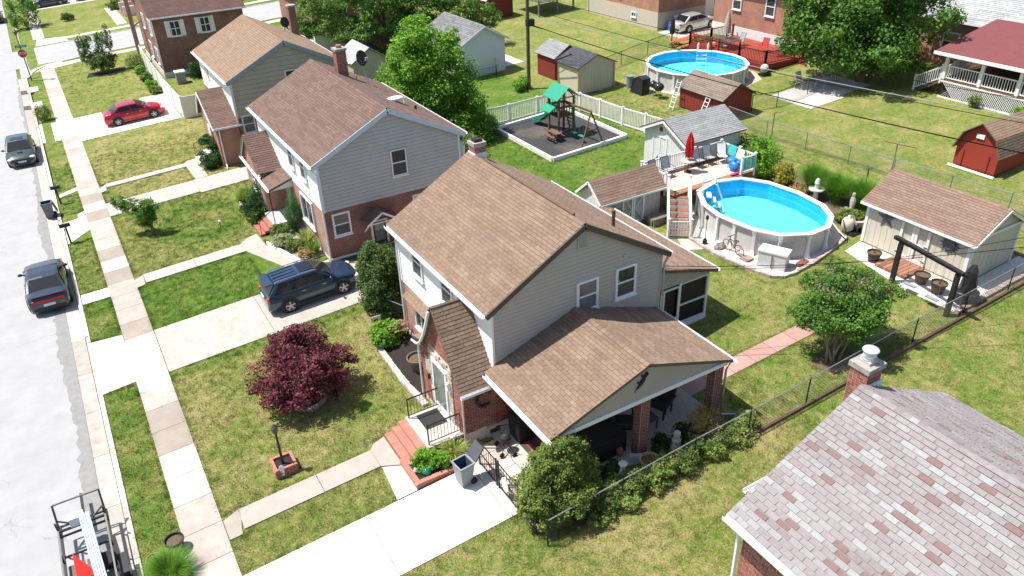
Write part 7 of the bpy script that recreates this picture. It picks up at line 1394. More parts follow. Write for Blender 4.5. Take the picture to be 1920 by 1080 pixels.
r = empty('wood_deck', (47,78,gz(47)), 'grey weathered wooden deck at the top edge beside the maroon shed', 'deck'); GD = mat('grey_deck', (.2,.18,.16), .9, var=.2)
for k in range(12): MB().box(45.6+k*.4,45.97+k*.4,71.5,77,4.2,4.26).build('board', GD, r)
railing(r, (45.6,71.6,0), (50.2,71.6,0), 4.26, .95, .2, GD, cap=False); railing(r, (45.6,71.6,0), (45.6,77,0), 4.26, .95, .2, GD, posts=(0,1), cap=False)
for x in (45.7,48,50.1): MB().box(x-.08,x+.08,71.6,71.76,gz(x)-.1,4.2).build('support_post', GD, r)
r = empty('utility_box', (25.3,102,1.5), 'dark mailbox on a post beyond the cross street', 'mailbox'); MB().box(22.1,22.2,107.1,107.2,gz(22),gz(22)+1.1).build('post', BLACK, r); MB().box(21.9,22.4,107,107.3,gz(22)+1.1,gz(22)+1.4).build('box', BLACK, r)
# ---------------------------------------------------------------- plants
def mesh_np(name, v, faces4, tint, m, parent, smooth=False):
    me = bpy.data.meshes.new(name); n = len(faces4); o0 = np.array(off(parent))
    v = v - o0; me.vertices.add(len(v)); me.vertices.foreach_set('co', v.astype(np.float32).ravel())
    me.loops.add(n*4); me.loops.foreach_set('vertex_index', faces4.astype(np.int32).ravel())
    me.polygons.add(n); me.polygons.foreach_set('loop_start', np.arange(0, n*4, 4, dtype=np.int32)); me.polygons.foreach_set('loop_total', np.full(n, 4, dtype=np.int32))
    me.update(calc_edges=True)
    a = me.attributes.new('tint', 'FLOAT', 'FACE'); a.data.foreach_set('value', tint.astype(np.float32))
    me.materials.append(m); o = bpy.data.objects.new(name, me); link(o, parent); return o
def unitv(n): v = rng.normal(size=(n,3)); return v/np.linalg.norm(v, axis=1, keepdims=True)
def leaves(parent, blobs, n, size, m, name='crown', clumps=14, spread=.34, up=.35, droop=0, tint=(0,1), flat=1.0, inner=.35, asp=.6):
    """leaf sized faces gathered in clumps over and inside the lobes of a crown"""
    blobs = [(np.array(c, float), np.array(r if isinstance(r, (tuple, list)) else (r,r,r), float)) for c, r in blobs]
    w_ = np.array([np.prod(r)**(2/3) for c, r in blobs]); w_ /= w_.sum(); P = []; D = []; T = []
    for (c, r), f in zip(blobs, w_):
        nb = int(n*f); d = unitv(clumps); rad = inner+(1-inner)*rng.random(clumps)**.5
        cc = d*rad[:,None]; k = rng.integers(0, clumps, nb); ct = rng.random(clumps)
        p = cc[k] + rng.normal(size=(nb,3))*spread*(.7+.5*rng.random((nb,1)))*.62
        ln = np.linalg.norm(p, axis=1); mx = 1.12; over = ln > mx; p[over] *= (mx/ln[over])[:,None]
        P.append(c+p*r); q = p/np.maximum(.05, np.linalg.norm(p, axis=1))[:,None]; D.append(q); T.append(.6*ct[k]+.4*rng.random(nb))
    P = np.concatenate(P); D = np.concatenate(D); T = np.concatenate(T); N = len(P)
    nr = D*.55 + unitv(N)*.75 + np.array([0,0,up]); nr /= np.linalg.norm(nr, axis=1, keepdims=True)
    t = unitv(N); t[:,2] -= droop; t -= nr*(t*nr).sum(1)[:,None]; t /= np.linalg.norm(t, axis=1, keepdims=True); b = np.cross(nr, t)
    s = size*(.45+1.1*rng.random((N,1))); h = s*asp*.5
    v = np.stack([P+t*s*.5, P+b*h+nr*s*.06, P-t*s*.5, P-b*h+nr*s*.06], 1).reshape(-1,3)
    return mesh_np(name, v, np.arange(N*4).reshape(-1,4), tint[0]+(tint[1]-tint[0])*T, m, parent)
def blades(parent, c, n, h, R_, m, name='blades', w_=.012, lean=.8, tint=(0,1), base=.25):
    """arching grass blades from one crown"""
    a = rng.random(n)*2*np.pi; rr = R_*base*np.sqrt(rng.random(n)); L_ = h*(.6+.5*rng.random(n)); ln = lean*(.25+.9*rng.random(n))
    d = np.stack([np.cos(a), np.sin(a), np.zeros(n)], 1); s = np.stack([-np.sin(a), np.cos(a), np.zeros(n)], 1); p0 = np.array(c)+d*rr[:,None]; F = []; V_ = []; T = []; seg = 4; t0 = rng.random(n)
    pts = []
    for i in range(seg+1):
        t = i/seg; pts.append(p0 + d*(R_*ln*t**1.7)[:,None] + np.array([0,0,1])*(L_*(t-.42*ln*t*t*t))[:,None])
    base_i = 0
    for i in range(seg):
        wa, wb = w_*(1-.8*i/seg), w_*(1-.8*(i+1)/seg); V_.append(np.stack([pts[i]-s*wa, pts[i]+s*wa, pts[i+1]+s*wb, pts[i+1]-s*wb], 1).reshape(-1,3)); T.append(t0)
    v = np.concatenate(V_); return mesh_np(name, v, np.arange(len(v)).reshape(-1,4), tint[0]+(tint[1]-tint[0])*np.concatenate(T), m, parent)
def sprays(lobes, n, k=.38):
    """small lobes breaking out of the big ones so the outline is uneven"""
    out = list(lobes)
    for i in range(n):
        c, r = random.choice(lobes); r = r if isinstance(r, (tuple, list)) else (r,r,r); d = unitv(1)[0]; d[2] = d[2]*.8+.15; f = random.uniform(.9,1.2); q = random.uniform(.7,1.2)*k
        out.append((tuple(c[j]+d[j]*r[j]*f for j in range(3)), tuple(r[j]*q for j in range(3))))
    return out
def limbs(parent, base, tips, r0, m, name='trunk', fork=.35, n=8):
    b = MB(); base = Vector(base)
    for k, t in enumerate(tips):
        t = Vector(t); mid = base+(t-base)*fork; mid.x = base.x+(t.x-base.x)*fork*.4; mid.y = base.y+(t.y-base.y)*fork*.4
        q = base+(t-base)*.7+Vector((random.uniform(-.1,.1),random.uniform(-.1,.1),.1))
        b.tube([base-Z_*.15, base+(mid-base)*.5, mid, q, t], [r0*1.25,r0,r0*.72,r0*.4,r0*.12], n)
    return b.build(name, m, parent, True)
def plant(name, loc, label, cat, group=None): return empty(name, loc, label, cat, group)
PURP = leafmat('purple_leaves', [(.035,.008,.012),(.06,.014,.02),(.095,.024,.03),(.13,.04,.045)]); GREEN = leafmat('green_leaves', [(.022,.058,.008),(.042,.096,.014),(.066,.135,.021),(.10,.172,.033)])
BRIGHT = leafmat('bright_green_leaves', [(.035,.095,.008),(.06,.14,.012),(.10,.195,.018),(.15,.24,.03)]); DEEP = leafmat('deep_green_leaves', [(.008,.028,.006),(.016,.046,.01),(.028,.068,.014)])
YEWM = leafmat('yew_leaves', [(.028,.055,.010),(.055,.09,.016),(.095,.125,.026),(.14,.155,.038)]); FEATH = leafmat('feathery_leaves', [(.04,.082,.014),(.066,.12,.022),(.095,.155,.032)]); YELL = leafmat('yellow_leaves', [(.16,.18,.02),(.30,.28,.03),(.42,.38,.08)])
OLIVE = leafmat('olive_leaves', [(.045,.075,.018),(.075,.11,.025),(.12,.14,.04)]); DRYL = leafmat('dry_leaves', [(.15,.11,.04),(.22,.15,.06),(.10,.12,.03)]); PINKF = leafmat('pink_petals', [(.55,.3,.27),(.68,.42,.36)]); PALEF = leafmat('cream_leaves', [(.2,.26,.1),(.42,.45,.28),(.12,.2,.04)])
GRASSB = leafmat('ornamental_grass', [(.04,.10,.008),(.065,.145,.012),(.10,.18,.025)]); LILY = leafmat('lily_blades', [(.09,.14,.02),(.16,.2,.05),(.27,.25,.1)])
# purple maple
r = plant('maple_tree', (5.05,25.45,gz(5)), 'purple leaved maple on the front lawn', 'tree')
c = Vector((5.05,25.5,0)); lobes = [((5.0,25.6,2.3),(1.35,1.35,1.0)),((4.0,26.1,1.9),(.95,.9,.65)),((6.1,25.3,2.0),(.95,.9,.75)),((5.2,26.6,2.4),(.95,.9,.75)),((5.6,26.0,3.1),(.75,.7,.55)),((4.6,24.7,1.7),(.9,.8,.65)),((5.7,24.6,1.5),(.8,.7,.55)),((3.9,25.2,1.6),(.75,.75,.5)),((6.5,26.0,1.7),(.7,.8,.55)),((4.6,26.0,2.9),(.7,.7,.5))]
limbs(r, (5.05,25.45,gz(5)), [(q[0][0],q[0][1],q[0][2]) for q in lobes], .07, BARK); leaves(r, sprays(lobes, 26, .36), 30000, .085, PURP, clumps=34, spread=.27, up=.5, asp=.75)
b = MB(); b.lathe((4.95,25.2,gz(5)+.03), [(.09,0),(.06,.3),(.09,.5),(.04,.66)], 8); b.solo('garden_statue', mat('pale_statue', (.4,.42,.44), .8), 'small pale figure under the purple maple', 'statue')
# yew by the gate
r = plant('yew_shrub', (10.0,14.75,gz(10)), 'clumpy olive green yew at the corner of the fence', 'shrub')
lobes = [((9.7,15.3,2.2),(.6,.55,.5)),((10.4,15.4,2.3),(.55,.5,.5)),((9.2,15.3,1.8),(.5,.5,.45)),((10.9,15.0,2.2),(.5,.45,.5)),((10.0,14.8,2.7),(.55,.5,.5)),((10.3,14.3,1.7),(.6,.45,.5)),((9.6,14.5,1.9),(.6,.5,.5)),((9.3,14.8,1.3),(.55,.5,.45)),((10.8,14.5,1.5),(.5,.4,.45)),((9.9,15.0,1.4),(.7,.65,.7)),((10.9,15.1,2.9),(.35,.35,.45)),((10.1,15.1,3.1),(.5,.45,.5)),((9.6,15.1,2.9),(.45,.45,.45)),((10.4,14.9,3.3),(.4,.35,.4)),((9.95,15.0,3.45),(.35,.35,.4)),((9.1,14.9,2.2),(.35,.35,.4)),((11.2,14.9,1.9),(.35,.35,.4))]
limbs(r, (10.0,14.75,gz(10)), [(q[0][0],q[0][1],q[0][2]) for q in lobes], .06, BARK, fork=.3); lobes = [(q[0], tuple(1.22*e for e in q[1])) for q in lobes]; leaves(r, sprays(lobes, 22, .45), 46000, .075, YEWM, clumps=24, spread=.24, up=.7, asp=.5)
# crape myrtle
r = plant('crape_myrtle', (23.2,15.2,gz(23)), 'multi stemmed myrtle tree by the black fence and pink path', 'tree')
lobes = [((23.6,16.0,3.9),(1.3,1.2,.9)),((24.6,15.6,3.8),(1.2,1.1,.9)),((22.9,15.6,3.5),(1.0,1.0,.8)),((24.2,14.9,3.5),(1.1,1.0,.8)),((23.4,14.9,3.3),(.9,.9,.7)),((25.2,15.3,3.9),(.9,.9,.75)),((23.9,15.6,4.5),(1.2,1.1,.6)),((22.6,16.2,3.4),(.8,.8,.6))]
b = MB()
for k in range(14):
    x0, y0 = 23.2+random.uniform(-.35,.35), 15.2+random.uniform(-.3,.3); t = lobes[k % 8][0]; b.tube([(x0,y0,gz(23)-.1),(x0+(t[0]-x0)*.2,y0+(t[1]-y0)*.15,2.0),(x0+(t[0]-x0)*.6,y0+(t[1]-y0)*.55,2.9),(t[0],t[1],t[2])], [.055,.05,.035,.012], 6)
b.build('trunk', PALEBARK, r, True); leaves(r, sprays(lobes, 26, .34), 36000, .09, GREEN, clumps=34, spread=.26, up=.5, asp=.6); leaves(r, [((23.8,15.6,4.75),(1.4,1.3,.35)),((24.9,15.4,4.3),(.9,.9,.4))], 1500, .06, leafmat('seed_heads', [(.25,.2,.13),(.35,.27,.2)]), 'seed_heads', 20, .2)
bed('tree_bed', [(22.5,15.6),(22.3,15.1),(22.6,14.5),(23.3,14.3),(23.9,14.6),(24.0,15.2),(23.5,15.6)], SOIL, .02)
# dense shrub between the two houses
r = plant('holly_shrub', (10.2,29.6,gz(10.2)), 'dense oval evergreen shrub between driveway and central house', 'shrub'); lobes = [((10.2,29.7,2.0),(1.1,1.1,1.3)),((10.15,29.8,3.2),(.85,.85,1.1)),((10.3,29.5,1.3),(1.05,1.0,.75)),((10.2,30.2,2.5),(.9,.85,1.2))]
limbs(r, (10.2,29.6,gz(10.2)), [(10.1,29.5,1.8),(10.4,29.7,2.2)], .06, BARK); leaves(r, lobes, 40000, .095, leafmat('holly_leaves', [(.014,.034,.008),(.03,.06,.013),(.055,.09,.022),(.10,.12,.05)]), clumps=90, spread=.22, up=.3, inner=.45)
# bright tree behind the second house
r = plant('deciduous_tree', (21.5,47.4,gz(21.5)), 'bright green full tree behind the russet roof and play area', 'tree')
lobes = [((21.4,47.8,6.8),(2.3,2.2,2.0)),((19.9,48.2,5.4),(1.9,1.8,1.7)),((22.9,47.3,5.6),(2.0,1.8,1.8)),((21.4,46.6,4.6),(2.1,1.7,1.6)),((21.3,48.0,8.5),(1.5,1.4,1.2)),((23.6,46.8,4.0),(1.6,1.4,1.3)),((20.0,47.2,3.9),(1.6,1.4,1.3)),((22.9,45.6,3.2),(1.6,1.3,1.2)),((23.9,45.2,2.5),(1.2,1.0,.9)),((21.3,45.9,2.8),(1.4,1.2,1.0)),((22.4,48.2,7.3),(1.6,1.5,1.4)),((20.4,48.4,7.2),(1.5,1.5,1.3))]
limbs(r, (21.5,47.4,gz(21.5)), [q[0] for q in lobes], .2, BARK); leaves(r, sprays(lobes, 26, .34), 42000, .17, BRIGHT, clumps=38, spread=.27, up=.45)
# large feathery tree at the top
r = plant('locust_tree', (28.5,72.5,gz(28.5)), 'large feathery tree at the top behind the white garage', 'tree')
lobes = [((28,70,5.2),(2.8,2.2,1.4)),((22.5,73.5,5.4),(2.6,2,1.4)),((25,72,4.2),(2.4,2,1.1)),((31,69,5.6),(2.8,2.2,1.4)),((34,67,5.3),(2.6,2,1.3)),((36,66.3,4.7),(1.8,1.6,1.0)),((27,71,7.2),(3,2.4,1.5)),((31,70,7.6),(3,2.4,1.5)),((23.5,74,7.2),(2.6,2.2,1.4)),((33.5,68.5,7.2),(2.6,2.2,1.3)),((29.5,69,4.0),(1.8,1.6,.8)),((21.2,74.6,4.2),(1.5,1.5,.9)),((29,72,9),(3,2.4,1.4))]
limbs(r, (28.5,72.5,gz(28.5)), [q[0] for q in lobes], .26, BARK, fork=.4); leaves(r, sprays(lobes, 24, .36), 42000, .26, FEATH, clumps=44, spread=.22, up=.4, asp=.42, droop=.6)
# big tree by the lattice porch
r = plant('oak_tree', (51.3,36.0,gz(51)), 'broad dark green tree beside the lattice porch', 'tree')
lobes = [((51,36.4,9.0),(3.6,3.6,2.4)),((48.6,37.6,7.2),(2.8,2.8,2.2)),((53.4,34.8,7.6),(2.9,2.8,2.2)),((50.2,34.8,6.2),(2.8,2.6,2.0)),((51.5,38.5,7.4),(2.8,2.6,2.2)),((54.6,35.6,9.2),(2.4,2.4,1.8)),((48.8,39.2,8.9),(2.4,2.4,1.9)),((51.5,36.4,11.0),(2.6,2.6,1.5)),((48.4,36.4,5.2),(2.0,2.0,1.3)),((51.8,34.2,5.0),(2.0,1.8,1.2)),((47.4,38.8,6.2),(1.7,1.7,1.3))]
limbs(r, (51.3,36.0,gz(51)), [q[0] for q in lobes], .32, BARK, fork=.35); leaves(r, sprays(lobes, 30, .34), 52000, .22, leafmat('oak_leaves', [(.019,.05,.007),(.034,.08,.011),(.058,.118,.017),(.09,.155,.028)]), clumps=46, spread=.25, up=.45)
# sapling
r = plant('sapling', (2.37,45.5,gz(2.4)), 'small leaning sapling on the lawn of the second house', 'tree'); limbs(r, (2.37,45.5,gz(2.4)), [(1.9,46.0,2.0),(1.2,46.7,2.4),(2.4,45.9,2.3)], .045, BARK, fork=.4); leaves(r, [((2.1,45.9,1.6),(.6,.55,.6)),((1.5,46.4,2.1),(.6,.5,.4)),((2.5,45.8,2.1),(.55,.5,.45)),((1.1,46.7,2.3),(.45,.4,.3)),((2.2,45.8,1.2),(.5,.45,.35))], 5200, .13, GREEN, clumps=16, spread=.3, asp=.4)
# corner shrub
r = plant('upright_shrub', (4.3,87.2,gz(4.3)), 'tall upright shrub on the corner lot lawn', 'shrub'); b = MB()
lobes = [((3.6,87.6,2.4),(.9,.9,1.5)),((5.0,87.2,2.6),(.9,.9,1.7)),((4.3,86.8,1.6),(1.2,1.1,1.0)),((5.5,87.6,3.6),(.4,.4,1.2)),((3.0,88,3.2),(.4,.4,1.0))]
limbs(r, (4.3,87.2,gz(4.3)), [q[0] for q in lobes], .1, BARK); leaves(r, lobes, 9000, .17, leafmat('dull_green_leaves', [(.025,.05,.015),(.045,.08,.022),(.07,.105,.035)]), clumps=30, spread=.24, asp=.4, up=.3); bed('shrub_bed', [(2.6,86.2),(6.2,86.2),(6.4,87.8),(3,88)], MULCH, .02)
def shrub(label, loc, R_, h, m, n, size, name='shrub', clumps=26, asp=.6, lob=None, **k):
    x, y = loc; z = gz(x); r = plant(name, (x,y,z), label, 'shrub', 'garden shrubs'); lobes = lob or [((x,y,z+h*.5),(R_,R_,h*.52)),((x+R_*.4,y+R_*.2,z+h*.45),(R_*.65,R_*.65,h*.42)),((x-R_*.4,y-R_*.25,z+h*.42),(R_*.65,R_*.65,h*.4))]
    limbs(r, (x,y,z), [(x-R_*.4,y,z+h*.5),(x+R_*.4,y,z+h*.5),(x,y+R_*.2,z+h*.7)], .03, BARK, 'stem', n=5); leaves(r, lobes, n, size, m, 'foliage', clumps, .26, asp=asp, **k); return r
shrub('leafy shrub at the far street corner', (-1.2,119), 1.8, 4.2, GREEN, 4000, .2); shrub('small dark round shrub on the verge by the far driveway', (-1.75,74.6), .6, 1.4, OLIVE, 1600, .1); shrub('tiny dark shrub on the far corner lawn', (3.6,119), .8, 1.0, DEEP, 1200, .14)
shrub('upper round clipped shrub by the third house steps', (8.0,54.9), .85, 2.3, DEEP, 6000, .09, lob=[((8.0,54.9,1.9),(.85,.85,.6))]); shrub('lower round clipped shrub by the third house steps', (7.7,53.9), .95, 1.2, DEEP, 6000, .09)
# second house beds
bed('front_bed', [(7.5,39.8),(8.3,36.6),(9.64,36.6),(9.64,40.9),(8.2,40.9)], mat('pebble_mulch', (.3,.26,.23), 1, var=.5, scale=30, bump=1, bscale=30), .03)
r = empty('white_edging', (7.8,38.2,gz(7.8)), 'white timber edging of the flower bed at the second house', 'edging'); MB().bar((7.42,39.85,gz(7.4)+.1), (8.3,36.5,gz(8.3)+.1), .1, .24).build('timber', WHITE, r); MB().bar((7.45,43.2,gz(7.4)+.1), (7.5,46.2,gz(7.5)+.1), .1, .24).build('timber', WHITE, r)
shrub('narrow upright evergreen beside the front window of the second house', (9.25,40.3), .5, 2.5, leafmat('spruce_leaves', [(.014,.05,.01),(.03,.085,.016),(.05,.12,.025)]), 6000, .07, clumps=30, asp=.35); shrub('dark spreading shrub left of the second house steps', (8.0,43.7), .95, 2.1, DEEP, 7000, .08); shrub('low leafy shrub at the foot of the second house steps', (7.75,42.95), .5, .9, GREEN, 2500, .08)
shrub('flowering shrub in the second house bed near the steps', (8.35,40.3), .55, .85, OLIVE, 2600, .09); shrub('cream variegated shrub in the second house bed', (8.15,39.2), .62, .6, PALEF, 3000, .1); shrub('olive mound plant in the second house bed', (8.5,38.3), .5, .6, OLIVE, 2200, .08); shrub('straw coloured mound plant near the blue car', (8.9,37.2), .55, .55, DRYL, 2000, .08)
r = plant('ornamental_grass', (8.0,46.0,gz(8)), 'tall loose grass clump at the far end of the second house', 'grass', 'ornamental grasses'); blades(r, (8.0,45.4,gz(8)), 1500, 1.5, 1.1, LILY, lean=.8, tint=(0,.6), w_=.016)
r = plant('spiky_plant', (9.2,38.1,gz(9.2)), 'spiky pale green plant under the second house front window', 'plant'); blades(r, (9.2,38.2,gz(9.2)), 180, 1.1, .8, LILY, w_=.035, lean=.7, tint=(.1,.9)); r = plant('spiky_plant', (9.25,37.0,gz(9.2)), 'spiky green plant at the corner of the second house', 'plant'); blades(r, (9.25,37.1,gz(9.2)), 140, .9, .6, GRASSB, w_=.035, lean=.7)
for k, (x, y) in enumerate(((8.1,36.9),(9.2,37.7),(8.9,39.4),(8.7,36.85))): b = MB(); b.ball((x,y,gz(x)+.08), (.17,.14,.1), 8, 5); b.solo('garden_stone', mat('pale_rock', (.5,.49,.46), .9, var=.3, scale=9), ('pale stone beside the white edging end','pale stone between the spiky plants','pale stone near the narrow evergreen','pale stone at the corner near the blue car')[k], 'rock', 'stones in the second house bed')
# hydrangea
r = shrub('hydrangea with pink flower heads beside the mulch bed', (9.3,27.25), .75, .95, BRIGHT, 5000, .1, name='hydrangea', clumps=40, asp=.8, tint=(.1,.8)); leaves(r, [((9.75,27.0,gz(9.7)+.8),(.5,.4,.2))], 900, .06, PINKF, 'flowers', 14, .16)
# flower bed by the steps
shrub('bright green leafy shrub in the brick flower bed', (7.35,19.15), .55, .85, leafmat('lime_leaves', [(.05,.13,.01),(.09,.19,.015),(.15,.25,.03)]), 5500, .075, clumps=44, asp=.45, lob=[((7.3,19.2,gz(7.3)+.5),(.5,.42,.4)),((7.75,18.95,gz(7.7)+.4),(.45,.3,.32))]); r = plant('daylily', (8.3,19.1,gz(8.3)), 'arching daylily clump in the brick flower bed', 'plant'); blades(r, (8.3,19.05,gz(8.3)+.1), 420, .8, .62, LILY, w_=.018, lean=.85); leaves(r, [((8.2,19.1,gz(8.2)+.75),(.3,.3,.1))], 10, .12, YELL, 'flowers', 4, .3)
# ornamental grasses
r = plant('ornamental_grass', (-1.35,19.75,gz(-1.3)), 'round grass clump on the verge beside the trailer', 'grass', 'ornamental grasses'); blades(r, (-1.35,19.75,gz(-1.3)), 2600, .85, .85, GRASSB, lean=.85, w_=.007)
for k, (x, y) in enumerate(((34.3,25.7),(34.3,24.1),(34.6,22.7))): r = plant('ornamental_grass', (x,y,gz(x)), ('fountain grass clump nearest the yellow shrub','fountain grass clump in the middle of the row','fountain grass clump nearest the tan shed')[k], 'grass', 'ornamental grasses'); blades(r, (x,y,gz(x)), 2600, 1.75, 1.25, GRASSB, lean=.7, w_=.011)
shrub('yellow variegated shrub beside the oval pool', (33.6,27.3), .7, 1.3, YELL, 4000, .1, clumps=30); shrub('lime green shrub at the corner of the pool deck', (33.6,28.9), .95, 2.3, BRIGHT, 6500, .11, clumps=36); shrub('dark hedge shrub behind the pool deck railing', (34.6,31.0), 1.1, 1.7, GREEN, 5000, .1); shrub('low leafy plant by the white praying statue', (33.0,22.4), .65, .6, OLIVE, 2600, .12); shrub('low gold leaved plant beside the white disc', (33.7,21.5), .6, .65, leafmat('gold_green', [(.09,.13,.015),(.2,.22,.03),(.32,.28,.03)]), 2800, .08); shrub('rusty low shrub behind the oval pool', (33.3,25.9), .6, .7, DRYL, 2200, .09)
bed('rear_bed', [(32.2,21.4),(35.4,20.9),(35.6,30),(33.2,30),(32.6,25)], SOIL, .01)
shrub('dark rangy shrub in front of the small grey shed', (23.1,28.7), .5, 1.3, OLIVE, 1800, .09)
# plants along the black fence
bed('fence_bed', [(9.6,14.12),(17.6,14.12),(17.6,15.1),(9.6,15.1)], mat('leaf_litter', (.18,.11,.06), 1, var=.5, scale=20, bump=1, bscale=25), .012)
FB = leafmat('fence_leaves', [(.045,.085,.015),(.085,.14,.028),(.14,.18,.045),(.25,.2,.08)])
names = ['leafy green', 'low tangled', 'yellowing', 'bushy', 'glossy green', 'sparse', 'spreading', 'trailing']
k = 0
for x in np.arange(10.9, 17.9, .62):
    y = 14.1+(.25 if k % 2 else -.12); R_ = .42+.16*random.random()
    near = ('the yew' if x < 12 else 'the white hatted figure' if x < 13.2 else 'the mustard pot' if x < 14.3 else 'the weathered statue' if x < 15.6 else 'the dry ball shrub' if x < 17 else 'the timber edging')
    shrub('%s fence bed plant number %s from the yew, close to %s' % (names[k % 8], ['one','two','three','four','five','six','seven','eight','nine','ten','eleven','twelve'][k], near), (x, y), R_, .55+.3*random.random(), FB if k % 3 else OLIVE, 2400, .075, name='fence_plant', clumps=24, asp=.6); k += 1
for j, (x, y) in enumerate(((11.3,15.0),(12.4,15.25),(14.6,15.2),(15.6,15.1),(12.0,14.65))): shrub(('shaded plant under the porch edge nearest the yew','shaded plant in front of the covered table','shaded plant right of the middle brick column','shaded plant near the wicker armchair','lime plant between yew and white figure')[j], (x,y), .5, .5, DEEP if j < 4 else BRIGHT, 2200, .08, name='fence_plant')
shrub('dry brown ball shrub at the right end of the fence bed', (16.25,14.95), .65, 1.15, DRYL, 6500, .05, clumps=50)
# others
shrub('leafy weeds at the foot of the utility pole', (31.7,52.6), .8, 1.1, BRIGHT, 2500, .13); shrub('loose green shrub behind the chimney of the central house', (20.9,41.3), 1.3, 2.6, OLIVE, 6000, .11); shrub('green shrub beside the picket fence corner', (24.6,46.0), 1.0, 1.6, GREEN, 3500, .12)
for j, y in enumerate((75.2,77.6,80.5,83.6,86.6)): shrub(('low shrub by the fence nearest the red car','second low shrub along the white fence','third low shrub along the white fence','fourth low shrub along the white fence','tall leafy shrub at the far end of the white fence')[j], (7.35,y), .55+.1*(j==4)*4, .7+.6*(j==4), BRIGHT if j % 2 else OLIVE, 1500, .13)
shrub('dark shrub beside the air conditioner behind the white fence', (11.6,77.6), .9, 1.5, DEEP, 2500, .12); shrub('green shrub against the dark brick wall behind the fence', (13.4,78.2), .8, 1.7, GREEN, 2200, .12)
shrub('small plant growing up the porch lattice', (51.7,27.7), .4, 1.0, OLIVE, 900, .1); shrub('bright plant at the right of the porch lattice', (51.6,24.6), .5, 1.0, BRIGHT, 1200, .1); shrub('flowering plants beside the far brick steps', (9.6,121), 1.0, 1.2, OLIVE, 1200, .2)
r = empty('solar_light', (5.75,43.6,gz(5.7)), 'small solar light on a stake in the second lawn', 'lamp'); MB().cyl((5.75,43.6,gz(5.7)), (5.75,43.6,gz(5.7)+.5), .02).build('stake', BLACK, r); MB().lathe((5.75,43.6,gz(5.7)+.48), [(.07,0),(.08,.06),(.03,.1)], 8).build('lamp', TRIM, r)
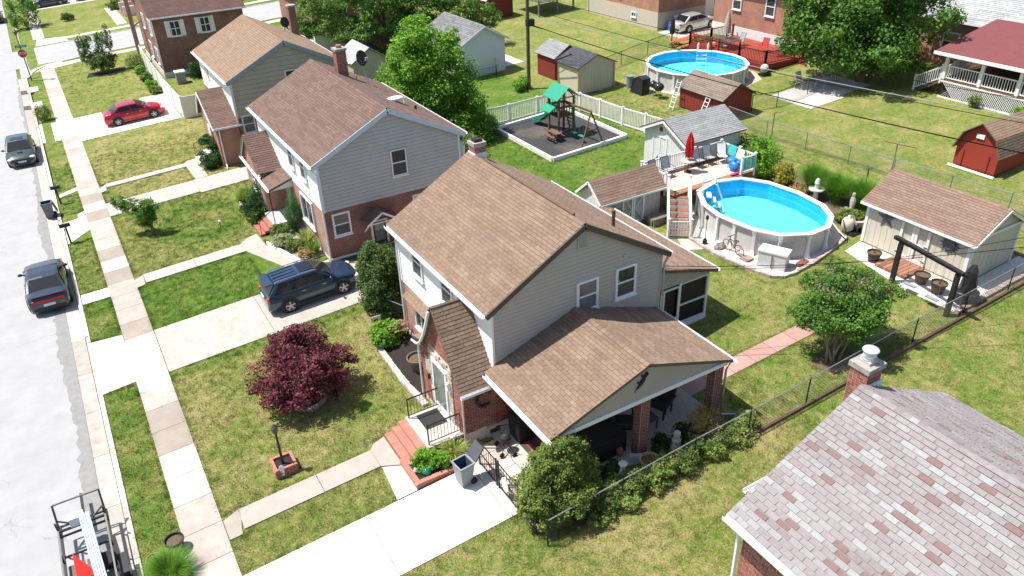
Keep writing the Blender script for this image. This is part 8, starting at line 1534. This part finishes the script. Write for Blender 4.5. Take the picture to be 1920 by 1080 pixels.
# ---------------------------------------------------------------- grass blades standing in the lawns
def grass_field():
    tm = bpy.data.meshes.new('tuft'); V_ = []; F = []; random.seed(3)
    for k in range(15):
        a = random.random()*6.28; x, y = random.gauss(0,.06), random.gauss(0,.06); h = random.uniform(.03,.08); l = random.uniform(.02,.06); w_ = .009; n = len(V_); c, s = math.cos(a), math.sin(a); dx, dy = random.gauss(0,l), random.gauss(0,l)
        V_ += [(x-c*w_,y-s*w_,0),(x+c*w_,y+s*w_,0),(x+dx,y+dy,h)]; F.append((n,n+1,n+2))
    tm.from_pydata(V_, [], F); gm = LAWN.copy(); gm.name = 'grass_blade'
    for nd in gm.node_tree.nodes:
        if nd.type == 'ATTRIBUTE': nd.attribute_type = 'INSTANCER'
    for nd in gm.node_tree.nodes:
        if nd.type == 'BUMP':
            for l in list(nd.outputs[0].links): gm.node_tree.links.remove(l)
    tm.materials.append(gm); to = bpy.data.objects.new('grass_tuft', tm)
    rects = [(-2.1,10.2,13,50,42),(-2.1,10.2,50,62,26),(9,20,8.9,19,42),(17.6,38,9,20,20),(17,38.5,19,49,12),(-2.1,9,62,93,7)]
    P = []
    houses_ = [(8.98,18,15.1,27.6),(9.6,17.7,35.4,47.2),(8.2,17.7,52.9,63.6),(17.5,21.5,20.2,27.4),(6.7,9.1,19.5,21.7),(7.3,9.7,40.8,46.9),(31.6,35.5,15.2,20.7),(22,26.3,29,31.2),(26,32.5,20.8,31.2),(29.7,34.4,31.2,35.1),(10.6,19,-6,8.8),(6.8,8.3,53,56.3)]
    for x0, x1, y0, y1, d in rects:
        n = int((x1-x0)*(y1-y0)*d); p = np.stack([x0+(x1-x0)*rng.random(n), y0+(y1-y0)*rng.random(n)], 1); keep = np.ones(n, bool)
        for a, c, e, f in PAVED + houses_: keep &= ~((p[:,0] > a) & (p[:,0] < c) & (p[:,1] > e) & (p[:,1] < f))
        P.append(p[keep])
    # shaggy fringes along paving
    for a, c, e, f in PAVED[:]:
        if f-e > 30 or c-a > 30 or e > 60 or a > 30: continue
        n = int(((c-a)+(f-e))*2*14); t = rng.random(n); sd = rng.integers(0, 4, n); o_ = .03*rng.random(n)
        x = np.where(sd == 0, a-o_, np.where(sd == 1, c+o_, a+(c-a)*t)); y = np.where(sd == 2, e-o_, np.where(sd == 3, f+o_, e+(f-e)*t)); p = np.stack([x, y], 1); keep = (x > -2.05)
        for a2, c2, e2, f2 in PAVED + houses_: keep &= ~((p[:,0] > a2) & (p[:,0] < c2) & (p[:,1] > e2) & (p[:,1] < f2))
        P.append(p[keep])
    P = np.concatenate(P); z = .105+SL*(P[:,0]-KX); co = np.stack([P[:,0], P[:,1], z-.004], 1)
    me = bpy.data.meshes.new('grass'); me.vertices.add(len(co)); me.vertices.foreach_set('co', co.astype(np.float32).ravel())
    at = me.attributes.new('dry', 'FLOAT', 'POINT'); at.data.foreach_set('value', np.array([dryness(x, y) for x, y in P], dtype=np.float32))
    at = me.attributes.new('rz', 'FLOAT', 'POINT'); at.data.foreach_set('value', (rng.random(len(P))*6.28).astype(np.float32)); at = me.attributes.new('sc', 'FLOAT', 'POINT'); at.data.foreach_set('value', (.6+.7*rng.random(len(P))).astype(np.float32))
    o = bpy.data.objects.new('grass', me); C.objects.link(o); tag(o, 'short mown grass of the lawns', 'grass', kind='stuff')
    ng = bpy.data.node_groups.new('grass_nodes', 'GeometryNodeTree'); ng.interface.new_socket('Geometry', in_out='INPUT', socket_type='NodeSocketGeometry'); ng.interface.new_socket('Geometry', in_out='OUTPUT', socket_type='NodeSocketGeometry')
    N = ng.nodes; gi = N.new('NodeGroupInput'); go = N.new('NodeGroupOutput'); oi = N.new('GeometryNodeObjectInfo'); oi.inputs['Object'].default_value = to; ip = N.new('GeometryNodeInstanceOnPoints'); mp = N.new('GeometryNodeMeshToPoints')
    ra = N.new('GeometryNodeInputNamedAttribute'); ra.data_type = 'FLOAT'; ra.inputs[0].default_value = 'rz'; sa = N.new('GeometryNodeInputNamedAttribute'); sa.data_type = 'FLOAT'; sa.inputs[0].default_value = 'sc'; cx = N.new('ShaderNodeCombineXYZ'); L = ng.links.new
    L(gi.outputs[0], mp.inputs['Mesh']); L(mp.outputs[0], ip.inputs['Points']); L(oi.outputs['Geometry'], ip.inputs['Instance']); L(ra.outputs[0], cx.inputs[2]); L(cx.outputs[0], ip.inputs['Rotation']); L(sa.outputs[0], ip.inputs['Scale']); L(ip.outputs[0], go.inputs[0])
    md = o.modifiers.new('grass', 'NODES'); md.node_group = ng
    print('tufts', len(P))
grass_field()
